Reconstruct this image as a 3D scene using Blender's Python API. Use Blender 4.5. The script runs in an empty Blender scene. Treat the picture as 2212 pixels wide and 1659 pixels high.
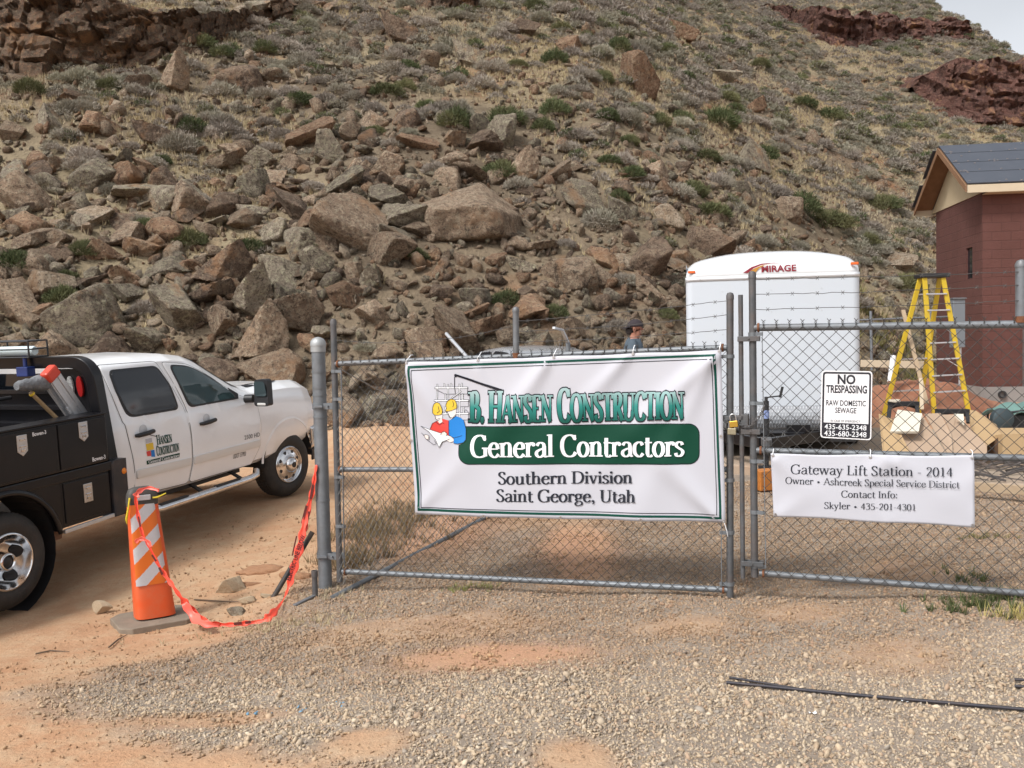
import bpy, bmesh, math, random
import numpy as np
from mathutils import Vector, Matrix
from mathutils.geometry import tessellate_polygon

SC = bpy.context.scene
COL = SC.collection
# ------------------------------------------------------------------ camera
PITCH, ROLL, FX = .0405, .02, 2037.0          # focal length in pixels of a 2212 px wide frame
CAM = np.array([0, 0, 1.8])
_F = np.array([0, math.cos(PITCH), -math.sin(PITCH)])
_R0 = np.array([1., 0, 0]); _U0 = np.array([0, math.sin(PITCH), math.cos(PITCH)])
_R = math.cos(ROLL) * _R0 - math.sin(ROLL) * _U0
_U = math.sin(ROLL) * _R0 + math.cos(ROLL) * _U0
cd = bpy.data.cameras.new("camera"); cam = bpy.data.objects.new("camera", cd); COL.objects.link(cam)
cd.sensor_width = 36; cd.lens = 36 * FX / 2212; cd.clip_start = .05; cd.clip_end = 1500
M = Matrix.Identity(4)
for i in range(3):
    M[i][0], M[i][1], M[i][2], M[i][3] = _R[i], _U[i], -_F[i], CAM[i]
cam.matrix_world = M
SC.camera = cam
# ------------------------------------------------------------------ sky, sun, exposure (overcast)
SUN_EL, SUN_AZ = math.radians(50), math.radians(226)      # high, behind the left shoulder
w = bpy.data.worlds.new("World"); SC.world = w; w.use_nodes = True
nt = w.node_tree; nt.nodes.clear()
sky = nt.nodes.new("ShaderNodeTexSky"); sky.sky_type = 'NISHITA'; sky.sun_disc = False
sky.sun_elevation = SUN_EL; sky.sun_rotation = SUN_AZ; sky.dust_density = 3.0; sky.air_density = 1.2
bw = nt.nodes.new("ShaderNodeRGBToBW"); nt.links.new(sky.outputs[0], bw.inputs[0])
tint = nt.nodes.new("ShaderNodeMix"); tint.data_type = 'RGBA'; tint.blend_type = 'MULTIPLY'; tint.inputs[0].default_value = 1
nt.links.new(bw.outputs[0], tint.inputs[6]); tint.inputs[7].default_value = (1.1, 1.12, 1.16, 1)
mix = nt.nodes.new("ShaderNodeMix"); mix.data_type = 'RGBA'; mix.inputs[0].default_value = .9
nt.links.new(sky.outputs[0], mix.inputs[6]); nt.links.new(tint.outputs[2], mix.inputs[7])
tcw = nt.nodes.new("ShaderNodeTexCoord"); nz = nt.nodes.new("ShaderNodeTexNoise"); nz.inputs['Scale'].default_value = 2.2
nz.inputs['Detail'].default_value = 5
nt.links.new(tcw.outputs['Generated'], nz.inputs['Vector'])
rmp = nt.nodes.new("ShaderNodeMapRange"); rmp.inputs[1].default_value = .3; rmp.inputs[2].default_value = .7
rmp.inputs[3].default_value = .85; rmp.inputs[4].default_value = 1.2
nt.links.new(nz.outputs[0], rmp.inputs[0])
cl = nt.nodes.new("ShaderNodeMix"); cl.data_type = 'RGBA'; cl.blend_type = 'MULTIPLY'; cl.inputs[0].default_value = 1
nt.links.new(mix.outputs[2], cl.inputs[6]); nt.links.new(rmp.outputs[0], cl.inputs[7])
bg = nt.nodes.new("ShaderNodeBackground"); bg.inputs['Strength'].default_value = .125
nt.links.new(cl.outputs[2], bg.inputs['Color'])
ow = nt.nodes.new("ShaderNodeOutputWorld"); nt.links.new(bg.outputs[0], ow.inputs['Surface'])
sd = bpy.data.lights.new("sun", 'SUN'); sd.energy = 1.5; sd.angle = math.radians(10); sd.color = (1, .96, .9)
so = bpy.data.objects.new("sun", sd); COL.objects.link(so)
sdir = Vector((math.sin(SUN_AZ) * math.cos(SUN_EL), math.cos(SUN_AZ) * math.cos(SUN_EL), math.sin(SUN_EL)))
so.rotation_euler = (sdir).to_track_quat('Z', 'Y').to_euler()
so.location = sdir * 60
SC.view_settings.view_transform = 'Standard'; SC.view_settings.look = 'None'
SC.view_settings.gamma = 1; SC.view_settings.exposure = 0.74
SC.render.engine = 'CYCLES'
SC.cycles.max_bounces = 6; SC.cycles.transparent_max_bounces = 8; SC.cycles.use_denoising = True

# ------------------------------------------------------------------ pixel geometry (2212 x 1659 frame of the photo)
def ray(px, py): return _F + (px - 1106) / FX * _R - (py - 829.5) / FX * _U
def P(px, py, d): return CAM + d * ray(px, py)
def proj(v):
    v = np.asarray(v, float) - CAM; d = v @ _F
    return 1106 + FX * (v @ _R) / d, 829.5 - FX * (v @ _U) / d, d
def hit_plane(px, py, o, n):
    r = ray(px, py); t = ((np.asarray(o) - CAM) @ n) / (r @ n); return CAM + t * r

# ------------------------------------------------------------------ noise
def _hash(a):
    a = np.sin(a @ np.array([127.1, 311.7, 74.7])) * 43758.5453
    return a - np.floor(a)
def vnoise(p):
    p = np.asarray(p, float); i = np.floor(p); f = p - i; f = f * f * (3 - 2 * f); r = 0
    for dx in (0, 1):
        for dy in (0, 1):
            for dz in (0, 1):
                wgt = (f[..., 0] if dx else 1 - f[..., 0]) * (f[..., 1] if dy else 1 - f[..., 1]) * (f[..., 2] if dz else 1 - f[..., 2])
                r = r + wgt * _hash(i + np.array([dx, dy, dz]))
    return r * 2 - 1
def fbm(p, o=4, g=.5):
    p = np.asarray(p, float); a, s, r = 1., 0, 0
    for k in range(o):
        r = r + a * vnoise(p * 2 ** k + 17.3 * k); s += a; a *= g
    return r / s
def fbm2(x, y, sc, o=4, z=0.):
    x = np.asarray(x, float); return fbm(np.stack([x / sc, np.asarray(y, float) / sc, np.zeros_like(x) + z], -1), o)

# ------------------------------------------------------------------ mesh building
class MB:
    def __init__(s): s.v = []; s.f = []; s.mi = []; s.cur = 0
    def add(s, vs, fs):
        o = len(s.v); s.v += [tuple(map(float, q)) for q in vs]
        for f in fs: s.f.append([i + o for i in f]); s.mi.append(s.cur)
        return s
    def box(s, c, d, m=None):
        x, y, z = [q / 2 for q in d]
        vs = [Vector((sx * x, sy * y, sz * z)) for sz in (-1, 1) for sy in (-1, 1) for sx in (-1, 1)]
        if m is not None: vs = [m @ q for q in vs]
        c = Vector(c); vs = [q + c for q in vs]
        return s.add(vs, [(0, 2, 3, 1), (4, 5, 7, 6), (0, 1, 5, 4), (2, 6, 7, 3), (0, 4, 6, 2), (1, 3, 7, 5)])
    def bar(s, a, b, wd, h, up=(0, 0, 1)):
        a, b = Vector(a), Vector(b); d = (b - a); L = d.length; d.normalize(); u = Vector(up)
        r = d.cross(u)
        if r.length < 1e-4: r = d.cross(Vector((1, 0, 0)))
        r.normalize(); u = r.cross(d)
        m = Matrix((d, r, u)).transposed()
        return s.box((a + b) / 2, (L, wd, h), m)
    def tube(s, path, r, n=8, cap=True, closed=False):
        path = [Vector(q) for q in path]; k = len(path)
        rs = r if isinstance(r, (list, tuple)) else [r] * k
        vs, fs = [], []; ref = None
        for i in range(k):
            a = path[i - 1] if (i > 0 or closed) else path[i]; b = path[(i + 1) % k] if (i < k - 1 or closed) else path[i]
            t = (b - a).normalized()
            if ref is None: ref = Vector((0, 0, 1)) if abs(t.z) < .9 else Vector((1, 0, 0))
            u = t.cross(ref).normalized(); ww = u.cross(t).normalized(); ref = ww
            for j in range(n):
                an = 2 * math.pi * j / n; vs.append(path[i] + (u * math.cos(an) + ww * math.sin(an)) * rs[i])
        for i in range(k if closed else k - 1):
            for j in range(n):
                a = i * n + j; b = i * n + (j + 1) % n; c = ((i + 1) % k) * n + (j + 1) % n; d = ((i + 1) % k) * n + j
                fs.append((a, b, c, d))
        if cap and not closed: fs += [tuple(range(n))[::-1], tuple((k - 1) * n + j for j in range(n))]
        return s.add(vs, fs)
    def lathe(s, prof, c=(0, 0, 0), axis='Z', n=24, m=None, cap=False):
        """prof: (radius, height) pairs"""
        vs, fs = [], []
        for (r, h) in prof:
            for j in range(n):
                a = 2 * math.pi * j / n; x, y = r * math.cos(a), r * math.sin(a)
                q = {'Z': (x, y, h), 'Y': (x, h, y), 'X': (h, x, y)}[axis]
                q = Vector(q)
                if m is not None: q = m @ q
                vs.append(q + Vector(c))
        k = len(prof)
        for i in range(k - 1):
            for j in range(n):
                fs.append((i * n + j, i * n + (j + 1) % n, (i + 1) * n + (j + 1) % n, (i + 1) * n + j))
        if cap and prof[0][0] > 1e-5: fs.append(tuple(range(n))[::-1])
        if cap and prof[-1][0] > 1e-5: fs.append(tuple((k - 1) * n + j for j in range(n)))
        return s.add(vs, fs)
    def prism(s, poly, h0, h1, fn):
        """poly of 2D points extruded between h0 and h1; fn(u, v, h) -> 3D"""
        n = len(poly); vs = [fn(u, v, h0) for u, v in poly] + [fn(u, v, h1) for u, v in poly]
        fs = [(i, (i + 1) % n, n + (i + 1) % n, n + i) for i in range(n)]
        for t in tessellate_polygon([[Vector((u, v, 0)) for u, v in poly]]):
            fs.append(tuple(t)); fs.append(tuple(n + q for q in reversed(t)))
        return s.add(vs, fs)
    def flat(s, poly, fn):
        vs = [fn(u, v) for u, v in poly]
        return s.add(vs, [tuple(t) for t in tessellate_polygon([[Vector((u, v, 0)) for u, v in poly]])])
    def grid(s, pts):
        r, c = len(pts), len(pts[0]); vs = [q for row in pts for q in row]
        return s.add(vs, [(i * c + j, i * c + j + 1, (i + 1) * c + j + 1, (i + 1) * c + j) for i in range(r - 1) for j in range(c - 1)])
    def build(s, name, mat, parent=None, smooth=None, bevel=0, recalc=True, solid=0):
        me = bpy.data.meshes.new(name); me.from_pydata(s.v, [], s.f)
        mats = mat if isinstance(mat, (list, tuple)) else [mat]
        for q in mats: me.materials.append(q)
        if len(mats) > 1: me.polygons.foreach_set('material_index', s.mi)
        me.update()
        if recalc:
            bm = bmesh.new(); bm.from_mesh(me); bmesh.ops.recalc_face_normals(bm, faces=bm.faces); bm.to_mesh(me); bm.free()
        return link(name, me, parent, smooth, bevel, solid)
def link(name, me, parent=None, smooth=None, bevel=0, solid=0):
    if smooth:
        me.polygons.foreach_set('use_smooth', [True] * len(me.polygons))
        if smooth < 180: me.set_sharp_from_angle(angle=math.radians(smooth))
    o = bpy.data.objects.new(name, me); COL.objects.link(o)
    if parent is not None: o.parent = parent
    if solid:
        md = o.modifiers.new('solid', 'SOLIDIFY'); md.thickness = solid; md.offset = -1
    if bevel:
        md = o.modifiers.new('bevel', 'BEVEL'); md.width = bevel; md.segments = 2; md.limit_method = 'ANGLE'; md.angle_limit = math.radians(40)
    return o
def npmesh(name, V, Fc, mat, smooth=False):
    """triangle/quad mesh from arrays"""
    me = bpy.data.meshes.new(name); V = np.asarray(V, np.float32); Fc = np.asarray(Fc, np.int32); k = Fc.shape[1]
    me.vertices.add(len(V)); me.vertices.foreach_set('co', V.ravel())
    me.loops.add(Fc.size); me.loops.foreach_set('vertex_index', Fc.ravel())
    me.polygons.add(len(Fc)); me.polygons.foreach_set('loop_start', np.arange(0, Fc.size, k, dtype=np.int32))
    if smooth: me.polygons.foreach_set('use_smooth', np.ones(len(Fc), bool))
    me.materials.append(mat); me.update(calc_edges=True)
    return me
def tag(o, label=None, cat=None, group=None, kind=None):
    if label: o['label'] = label
    if cat: o['category'] = cat
    if group: o['group'] = group
    if kind: o['kind'] = kind
    return o
def empty(name, label, cat, loc=(0, 0, 0), group=None, mat=None):
    o = bpy.data.objects.new(name, None); COL.objects.link(o); o.empty_display_size = .1
    if mat is not None: o.matrix_world = mat
    else: o.location = [float(q) for q in loc]
    return tag(o, label, cat, group)
def frame(o, x, z=(0, 0, 1)):
    """matrix: origin o, x axis, z close to up"""
    x = Vector(x).normalized(); z = Vector(z); y = z.cross(x).normalized(); z = x.cross(y)
    m = Matrix((x, y, z)).transposed().to_4x4(); m.translation = Vector(o); return m

# ------------------------------------------------------------------ materials
MATS = {}
def mat(name, col, rough=.6, metal=0, spec=.5, noise=None, bump=0, bscale=40, coat=0, trans=0, vcol=False, dirt=None, twosided=False, emis=None):
    """noise = (scale, amount, colour2, detail); dirt = (colour, amount, scale)"""
    m = bpy.data.materials.new(name); m.use_nodes = True; t = m.node_tree; b = t.nodes['Principled BSDF']
    b.inputs['Roughness'].default_value = rough; b.inputs['Metallic'].default_value = metal
    b.inputs['Specular IOR Level'].default_value = spec
    if coat: b.inputs['Coat Weight'].default_value = coat; b.inputs['Coat Roughness'].default_value = .06
    if trans: b.inputs['Transmission Weight'].default_value = trans
    src = None
    if vcol:
        a = t.nodes.new('ShaderNodeAttribute'); a.attribute_name = 'Col'; src = a.outputs['Color']
    tc = t.nodes.new('ShaderNodeTexCoord')
    def blend(src, c2, fac):
        mx = t.nodes.new('ShaderNodeMix'); mx.data_type = 'RGBA'
        if src is None: mx.inputs[6].default_value = (*col, 1)
        else: t.links.new(src, mx.inputs[6])
        mx.inputs[7].default_value = (*c2, 1); t.links.new(fac, mx.inputs[0]); return mx.outputs[2]
    def nfac(scale, lo, hi, amt, detail=5, off=0):
        n = t.nodes.new('ShaderNodeTexNoise'); n.inputs['Scale'].default_value = scale; n.inputs['Detail'].default_value = detail
        n.inputs['Roughness'].default_value = .65
        mp = t.nodes.new('ShaderNodeMapping'); mp.inputs['Location'].default_value = (off, off * 2, off * 3)
        t.links.new(tc.outputs['Object'], mp.inputs[0]); t.links.new(mp.outputs[0], n.inputs['Vector'])
        r = t.nodes.new('ShaderNodeMapRange'); r.inputs[1].default_value = lo; r.inputs[2].default_value = hi
        r.inputs[3].default_value = 0; r.inputs[4].default_value = amt; t.links.new(n.outputs[0], r.inputs[0]); return r.outputs[0]
    if noise: src = blend(src, noise[2], nfac(noise[0], .35, .65, noise[1], noise[3] if len(noise) > 3 else 5))
    if dirt: src = blend(src, dirt[0], nfac(dirt[2], .45, .75, dirt[1], 6, 3.1))
    if src is None: b.inputs['Base Color'].default_value = (*col, 1)
    else: t.links.new(src, b.inputs['Base Color'])
    if bump:
        n = t.nodes.new('ShaderNodeTexNoise'); n.inputs['Scale'].default_value = bscale; n.inputs['Detail'].default_value = 6
        t.links.new(tc.outputs['Object'], n.inputs['Vector'])
        bp = t.nodes.new('ShaderNodeBump'); bp.inputs['Strength'].default_value = bump; bp.inputs['Distance'].default_value = .02
        t.links.new(n.outputs[0], bp.inputs['Height']); t.links.new(bp.outputs[0], b.inputs['Normal'])
    MATS[name] = m; return m
class NT:
    """small node builder"""
    def __init__(s, m): s.t = m.node_tree
    def n(s, ty, **kw):
        q = s.t.nodes.new('ShaderNode' + ty)
        for k, v in kw.items():
            if k.startswith('i_'):
                key = k[2:]; key = int(key) if key.isdigit() else key.replace('_', ' ')
                if hasattr(v, 'is_linked') or isinstance(v, bpy.types.NodeSocket): s.t.links.new(v, q.inputs[key])
                else: q.inputs[key].default_value = v
            else: setattr(q, k, v)
        return q
    def mix(s, a, b, f, mode='MIX'):
        q = s.t.nodes.new('ShaderNodeMix'); q.data_type = 'RGBA'; q.blend_type = mode
        for i, v in ((6, a), (7, b), (0, f)):
            if isinstance(v, bpy.types.NodeSocket): s.t.links.new(v, q.inputs[i])
            else: q.inputs[i].default_value = (*v, 1) if i and len(v) == 3 else v
        return q.outputs[2]
    def noise(s, vec, scale, detail=5, rough=.6):
        return s.n('TexNoise', i_Vector=vec, i_Scale=scale, i_Detail=detail, i_Roughness=rough).outputs[0]
    def rng(s, v, a, b, c=0., d=1.):
        return s.n('MapRange', i_0=v, i_1=a, i_2=b, i_3=c, i_4=d).outputs[0]
    def math(s, op, a, b):
        q = s.t.nodes.new('ShaderNodeMath'); q.operation = op
        for i, v in enumerate((a, b)):
            if isinstance(v, bpy.types.NodeSocket): s.t.links.new(v, q.inputs[i])
            else: q.inputs[i].default_value = v
        return q.outputs[0]
def newmat(name):
    m = bpy.data.materials.new(name); m.use_nodes = True; return m, NT(m), m.node_tree.nodes['Principled BSDF']

WHITE_PAINT = mat('white_paint', (.85, .86, .875), .28, coat=.6, dirt=((.5, .40, .30), .14, 2.0))
BLACK_PAINT = mat('black_paint', (.006, .006, .008), .3, coat=.12, spec=.35, dirt=((.04, .031, .025), .14, 3.0))
BLACK_PLASTIC = mat('black_plastic', (.018, .018, .02), .5)
RUBBER = mat('rubber', (.022, .021, .02), .75, noise=(6, .5, (.06, .048, .038)), bump=.25, bscale=60)
CHROME = mat('chrome', (.75, .75, .76), .14, 1, dirt=((.35, .27, .2), .35, 9))
STEEL = mat('stainless', (.62, .62, .63), .3, 1)
ALU = mat('aluminium', (.62, .63, .65), .42, .7, noise=(30, .3, (.42, .42, .43)))
GLASS_DARK = mat('tinted_glass', (.012, .015, .02), .06, spec=.7)
GLASS_CLEAR = mat('window_glass', (.028, .055, .058), .05, spec=.8)
GALV = mat('galvanised', (.20, .215, .23), .5, .35, noise=(14, .5, (.12, .13, .14)), dirt=((.10, .07, .05), .35, 5), bump=.06, bscale=90)
GALV_DARK = mat('weathered_steel', (.085, .09, .095), .6, .3, noise=(9, .6, (.15, .15, .155)), dirt=((.14, .075, .04), .5, 6), bump=.08, bscale=80)
WIRE = mat('fence_wire', (.055, .055, .055), .6, .3, noise=(7, .5, (.10, .085, .07)))
WIRE_LIGHT = mat('galvanised_wire', (.30, .30, .29), .5, .4)
RUST = mat('rust', (.20, .075, .03), .85, noise=(40, .6, (.10, .045, .025)), bump=.3)
VINYL = mat('banner_vinyl', (.51, .51, .555), .45, spec=.3)
# ================================================================== TERRAIN
rng = np.random.default_rng(7); random.seed(7)
GP = np.array([(0, 0, .04), (0, 4, .03), (1.55, 6.65, -.02), (3.3, 6.0, .09), (-1.5, 7.75, -.18), (-2.75, 7.3, -.31), (-4.2, 7.85, -.38),
    (-2.85, 11.95, -.06), (-2.4, 4, -.06), (-6, 5, -.4), (-3, 3.5, -.12), (0, 9.6, .02), (2.8, 11.5, .16), (5.2, 9.5, .18), (1.7, 13.2, .3),
    (-2.7, 18.5, .6), (9.5, 22, .33), (8, 18, .3), (-6.2, 8.6, -.38), (-4.8, 12.6, -.06), (-9, 15, .15), (-10, 10, -.3), (14, 14, .3),
    (5, 3, .1), (12, 6, .2), (-3.6, 9.9, -.22), (-5.5, 10.5, -.22), (.1, 6.9, -.08), (4, 7.6, .1), (0, 16, .45), (4, 20, .45), (13, 30, .45), (-1.0, 8.8, -.06)])
def zg(x, y):
    x = np.asarray(x, float); y = np.clip(np.asarray(y, float), -6, 32)
    d2 = (x[..., None] - GP[:, 0]) ** 2 + (y[..., None] - GP[:, 1]) ** 2
    wg = 1 / (d2 + .25) ** 1.6
    z = (wg * GP[:, 2]).sum(-1) / wg.sum(-1)
    return z + .018 * fbm2(x, y, .9, 3) * (1 if True else 0)
def yb(x): return np.interp(x, [-40, -12, -3, 3, 8, 12, 20, 45, 90], [13.5, 15.6, 17.6, 18.6, 23, 28, 34, 40, 46])
def rise(x, t, y):
    tt = np.maximum(t, 0)
    r = .62 * tt + .9 * (1 - np.exp(-tt / 1.5))
    f = np.clip(tt / 3, 0, 1)
    r = r + f * (.55 * fbm2(x, y, 7, 3) + .28 * fbm2(x, y, 1.9, 3, 5.) + .5 * fbm2(x * 1.0, y, 22, 2, 9.) * np.clip(tt / 12, 0, 1))
    edge = x - 40.4 + 1.2 * fbm2(x, y, 6, 2, 3.)
    return r - 1.5 * np.maximum(edge, 0)
def H(x, y):
    x = np.asarray(x, float); y = np.asarray(y, float); t = y - yb(x)
    g = zg(x, np.minimum(y, yb(x)))
    return np.where(t > 0, g + rise(x, t, y), g)
def ground_hit(px, py, d0=3., d1=130., st=.12):
    d = np.arange(d0, d1, st); w_ = CAM[None] + d[:, None] * ray(px, py)[None]
    s = w_[:, 2] - H(w_[:, 0], w_[:, 1]); k = np.argmax(s < 0)
    if s[k] >= 0: return None, None
    a = d[k] - st * (1 if k == 0 else (-s[k]) / (s[k - 1] - s[k] + 1e-9))
    return CAM + a * ray(px, py), a
def gz(x, y): return float(H(np.array([x]), np.array([y]))[0])
def smooth01(v): v = np.clip(v, 0, 1); return v * v * (3 - 2 * v)
def dirt_mask(x, y):
    x = np.asarray(x, float); y = np.asarray(y, float)
    nz_ = fbm2(x, y, .8, 4, 2.); n2 = fbm2(x, y, .22, 3, 4.)
    xb = np.interp(y, [2.5, 3.9, 4.4, 4.9, 5.4, 5.9, 6.4, 7, 7.7, 9, 12, 15, 20], [-.6, -.85, -1.55, -2.4, -2.8, -2.55, -2.1, -1.65, -1.62, -1.25, -.3, .3, 8.])
    m = smooth01((xb - x) / .8 + .5 + .8 * nz_ + .3 * n2)
    for cx, cy, rx, ry, a in ((-.15, 5.55, .55, .3, 1), (.25, 3.95, .16, .2, .9), (-.72, 4.22, .2, .16, .9), (.55, 8.3, .35, .9, .9), (1.0, 6.0, .35, .25, .6), (-.55, 6.3, .9, .35, .55),
                              (2.1, 5.2, .3, .3, .5), (-1.6, 4.7, .5, .14, .8), (1.9, 6.2, .3, .2, .5), (2.9, 7.0, .3, .4, .5), (-.9, 9.3, .7, .9, .8), (.2, 10.5, 1.0, 1.2, .7)):
        q = 1 - np.sqrt(((x - cx) / rx) ** 2 + ((y - cy) / ry) ** 2)
        m = np.maximum(m, a * smooth01(q * 1.3 + .55 + .7 * nz_ + .3 * n2))
    m = np.maximum(m, smooth01((y - 12.5) / 1.5 + .4 * nz_))
    return np.clip(m, 0, 1)

# ground sheet: fine near the gate, coarse to the horizon
def axis(parts):
    out = []
    for a, b, s in parts: out += list(np.arange(a, b, s))
    return np.array(out + [parts[-1][1]])
gx = axis([(-900, -100, 100), (-100, -20, 5), (-20, -7, .5), (-7, 6.2, .075), (6.2, 24, .5), (24, 100, 4), (100, 900, 100)])
gy = axis([(-300, -20, 40), (-20, 2, 1.), (2, 14, .075), (14, 40, .5), (40, 200, 8), (200, 1200, 100)])
X, Y = np.meshgrid(gx, gy); Z = zg(X, Y)
near = (np.abs(X) < 14) & (Y < 20)
DM = np.where(near, dirt_mask(X, Y), 1.)
# wheel ruts and little clods in the dirt
Z = Z + np.where(near, .012 * fbm2(X, Y, .16, 2, 8.) * (.4 + .6 * DM), 0)
ta = np.array([-1.9, 3.72]); tb = np.array([-.85, 4.42]); td = (tb - ta) / np.linalg.norm(tb - ta)
al = (X - ta[0]) * td[0] + (Y - ta[1]) * td[1]; pe = (X - ta[0]) * -td[1] + (Y - ta[1]) * td[0] + .12 * (al - .6) ** 2
Z = Z + .011 * np.sin(pe * 60) * np.exp(-(pe / .16) ** 2) * (al > 0) * (al < 1.3)
n, m_ = len(gy), len(gx); idx = np.arange(n * m_).reshape(n, m_)
Fq = np.stack([idx[:-1, :-1], idx[:-1, 1:], idx[1:, 1:], idx[1:, :-1]], -1).reshape(-1, 4)
m, b_, bs = newmat('ground_dirt_and_gravel')
at = b_.n('Attribute', attribute_name='Col'); pos = b_.n('NewGeometry').outputs['Position']
sep = b_.n('SeparateColor', i_0=at.outputs[0])
n1 = b_.noise(pos, .55, 6, .65); n2 = b_.noise(pos, 5, 6, .7); n3 = b_.noise(pos, 38, 4, .7)
dirt = b_.mix((.50, .315, .19), (.44, .24, .135), b_.rng(n1, .42, .66)); dirt = b_.mix(dirt, (.53, .385, .25), b_.rng(n2, .45, .72, 0, .8))
dirt = b_.mix(dirt, (.20, .12, .075), b_.rng(n3, .56, .78, 0, .65))
vor = b_.n('TexVoronoi', i_Vector=pos, i_Scale=75.)
grav = b_.mix((.23, .185, .145), (.34, .28, .225), b_.rng(n2, .35, .65)); grav = b_.mix(grav, b_.mix((.38, .315, .25), (.15, .125, .10), b_.rng(n3, .4, .6)), b_.rng(vor.outputs['Distance'], .0, .6, .8, 0.))
col = b_.mix(grav, dirt, sep.outputs[0]); col = b_.mix(col, (.45, .235, .15), b_.math('MULTIPLY', sep.outputs[1], b_.rng(n2, .3, .6, .2, .65)))
b_.t.links.new(col, bs.inputs['Base Color']); bs.inputs['Roughness'].default_value = .95; bs.inputs['Specular IOR Level'].default_value = .15
bp = b_.n('Bump', i_Strength=.7, i_Distance=.02, i_Height=b_.math('ADD', b_.math('MULTIPLY', n2, 1.4), n3)); b_.t.links.new(bp.outputs[0], bs.inputs['Normal'])
GROUND = m
me = npmesh('ground', np.stack([X, Y, Z], -1).reshape(-1, 3), Fq, GROUND, True)
red = np.zeros_like(DM)
for cx, cy, rx, ry in ((-.15, 5.55, .7, .4), (.55, 8.3, .5, 1.), (-.9, 9.6, .9, 1.2)): red = np.maximum(red, smooth01(1.4 - np.sqrt(((X - cx) / rx) ** 2 + ((Y - cy) / ry) ** 2)))
red = np.maximum(red, smooth01((Y - 13.5) / 2) * smooth01((X - 3) / 3))
ca = me.color_attributes.new('Col', 'FLOAT_COLOR', 'POINT'); ca.data.foreach_set('color', np.stack([DM, red, DM * 0, DM * 0 + 1], -1).astype(np.float32).ravel())
tag(link('ground', me), kind='structure')

# hillside
hx = axis([(-60, -16, 1.5), (-16, 48, .33), (48, 90, 1.5)])
ht = axis([(-.5, 14, .22), (14, 40, .4), (40, 75, .8)])
X, T = np.meshgrid(hx, ht); Y = yb(X) + T; Z = zg(X, np.minimum(Y, yb(X))) + np.where(T > 0, rise(X, T, Y), 0) - .06 * (T < .1)
n, m_ = len(ht), len(hx); idx = np.arange(n * m_).reshape(n, m_)
Fq = np.stack([idx[:-1, :-1], idx[:-1, 1:], idx[1:, 1:], idx[1:, :-1]], -1).reshape(-1, 4)
m, b_, bs = newmat('hillside_soil'); pos = b_.n('NewGeometry').outputs['Position']
n1 = b_.noise(pos, .11, 5, .6); n2 = b_.noise(pos, .7, 6, .7); n3 = b_.noise(pos, 6, 5, .75)
col = b_.mix((.245, .19, .13), (.15, .115, .08), b_.rng(n2, .4, .62)); col = b_.mix(col, (.34, .275, .175), b_.rng(n1, .46, .6, 0, .8))
col = b_.mix(col, (.31, .155, .08), b_.rng(b_.noise(pos, .23, 4, .6), .57, .68, 0, .7)); col = b_.mix(col, (.055, .04, .03), b_.rng(n3, .52, .72, 0, .8))
b_.t.links.new(col, bs.inputs['Base Color']); bs.inputs['Roughness'].default_value = .95; bs.inputs['Specular IOR Level'].default_value = .1
bp = b_.n('Bump', i_Strength=1., i_Distance=.12, i_Height=b_.math('ADD', n3, n2)); b_.t.links.new(bp.outputs[0], bs.inputs['Normal'])
tag(link('hillside', npmesh('hillside', np.stack([X, Y, Z], -1).reshape(-1, 3), Fq, m, True)), kind='structure')

# ------------------------------------------------------------------ gravel pebbles (uncountable: one object)
def ico(sub):
    bm = bmesh.new(); bmesh.ops.create_icosphere(bm, subdivisions=sub, radius=1)
    v = np.array([q.co[:] for q in bm.verts]); f = np.array([[q.index for q in p_.verts] for p_ in bm.faces]); bm.free(); return v, f
def rotm(r, n):
    q = r.normal(size=(n, 4)); q /= np.linalg.norm(q, axis=1)[:, None]; a, b, c, d = q.T
    return np.stack([1 - 2 * (c * c + d * d), 2 * (b * c - a * d), 2 * (b * d + a * c), 2 * (b * c + a * d), 1 - 2 * (b * b + d * d), 2 * (c * d - a * b),
                     2 * (b * d - a * c), 2 * (c * d + a * b), 1 - 2 * (b * b + c * c)], -1).reshape(-1, 3, 3)
def scatter_mesh(name, base, pts, size, mt, r, col=None, flat=None, smooth=False):
    """base=(verts,faces) or list of them; merged copies with random turns"""
    bases = base if isinstance(base, list) else [base]
    VV, FF, CC, o = [], [], [], 0; which = r.integers(0, len(bases), len(pts))
    for k, (bv, bf) in enumerate(bases):
        sel = np.where(which == k)[0]; nn = len(sel)
        if nn == 0: continue
        Rm = rotm(r, nn) if flat is None else flat(nn)
        sc = np.asarray(size)[sel]; sc = sc[:, None] * (np.ones((1, 3)) if sc.ndim == 1 else 1) if sc.ndim == 1 else sc
        v = np.einsum('nij,nvj->nvi', Rm, bv[None] * sc[:, None, :]) + pts[sel][:, None]
        VV.append(v.reshape(-1, 3)); FF.append((bf[None] + (np.arange(nn) * len(bv))[:, None, None]).reshape(-1, bf.shape[1]) + o); o += nn * len(bv)
        if col is not None: CC.append(np.repeat(col[sel], len(bv), 0))
    me = npmesh(name, np.concatenate(VV), np.concatenate(FF), mt, smooth)
    if col is not None:
        c = np.concatenate(CC); c = np.concatenate([c, np.ones((len(c), 1))], 1)
        me.color_attributes.new('Col', 'FLOAT_COLOR', 'POINT').data.foreach_set('color', c.astype(np.float32).ravel())
    return me
PEBBLE = mat('pebbles', (.3, .26, .2), .85, spec=.25, vcol=True)
N = 345000
px_ = rng.uniform(-3.4, 5.8, N); py_ = 3.2 + 7.8 * rng.uniform(0, 1, N) ** 1.35
keep = (np.abs(px_) < (.66 * py_ + .5)) & (rng.uniform(0, 1, N) < (1 - dirt_mask(px_, py_)) ** 1.2 * .8 + .2 * (py_ > 4.4) * (px_ > -1.9) + .055)
px_, py_ = px_[keep], py_[keep]; N = len(px_)
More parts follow.
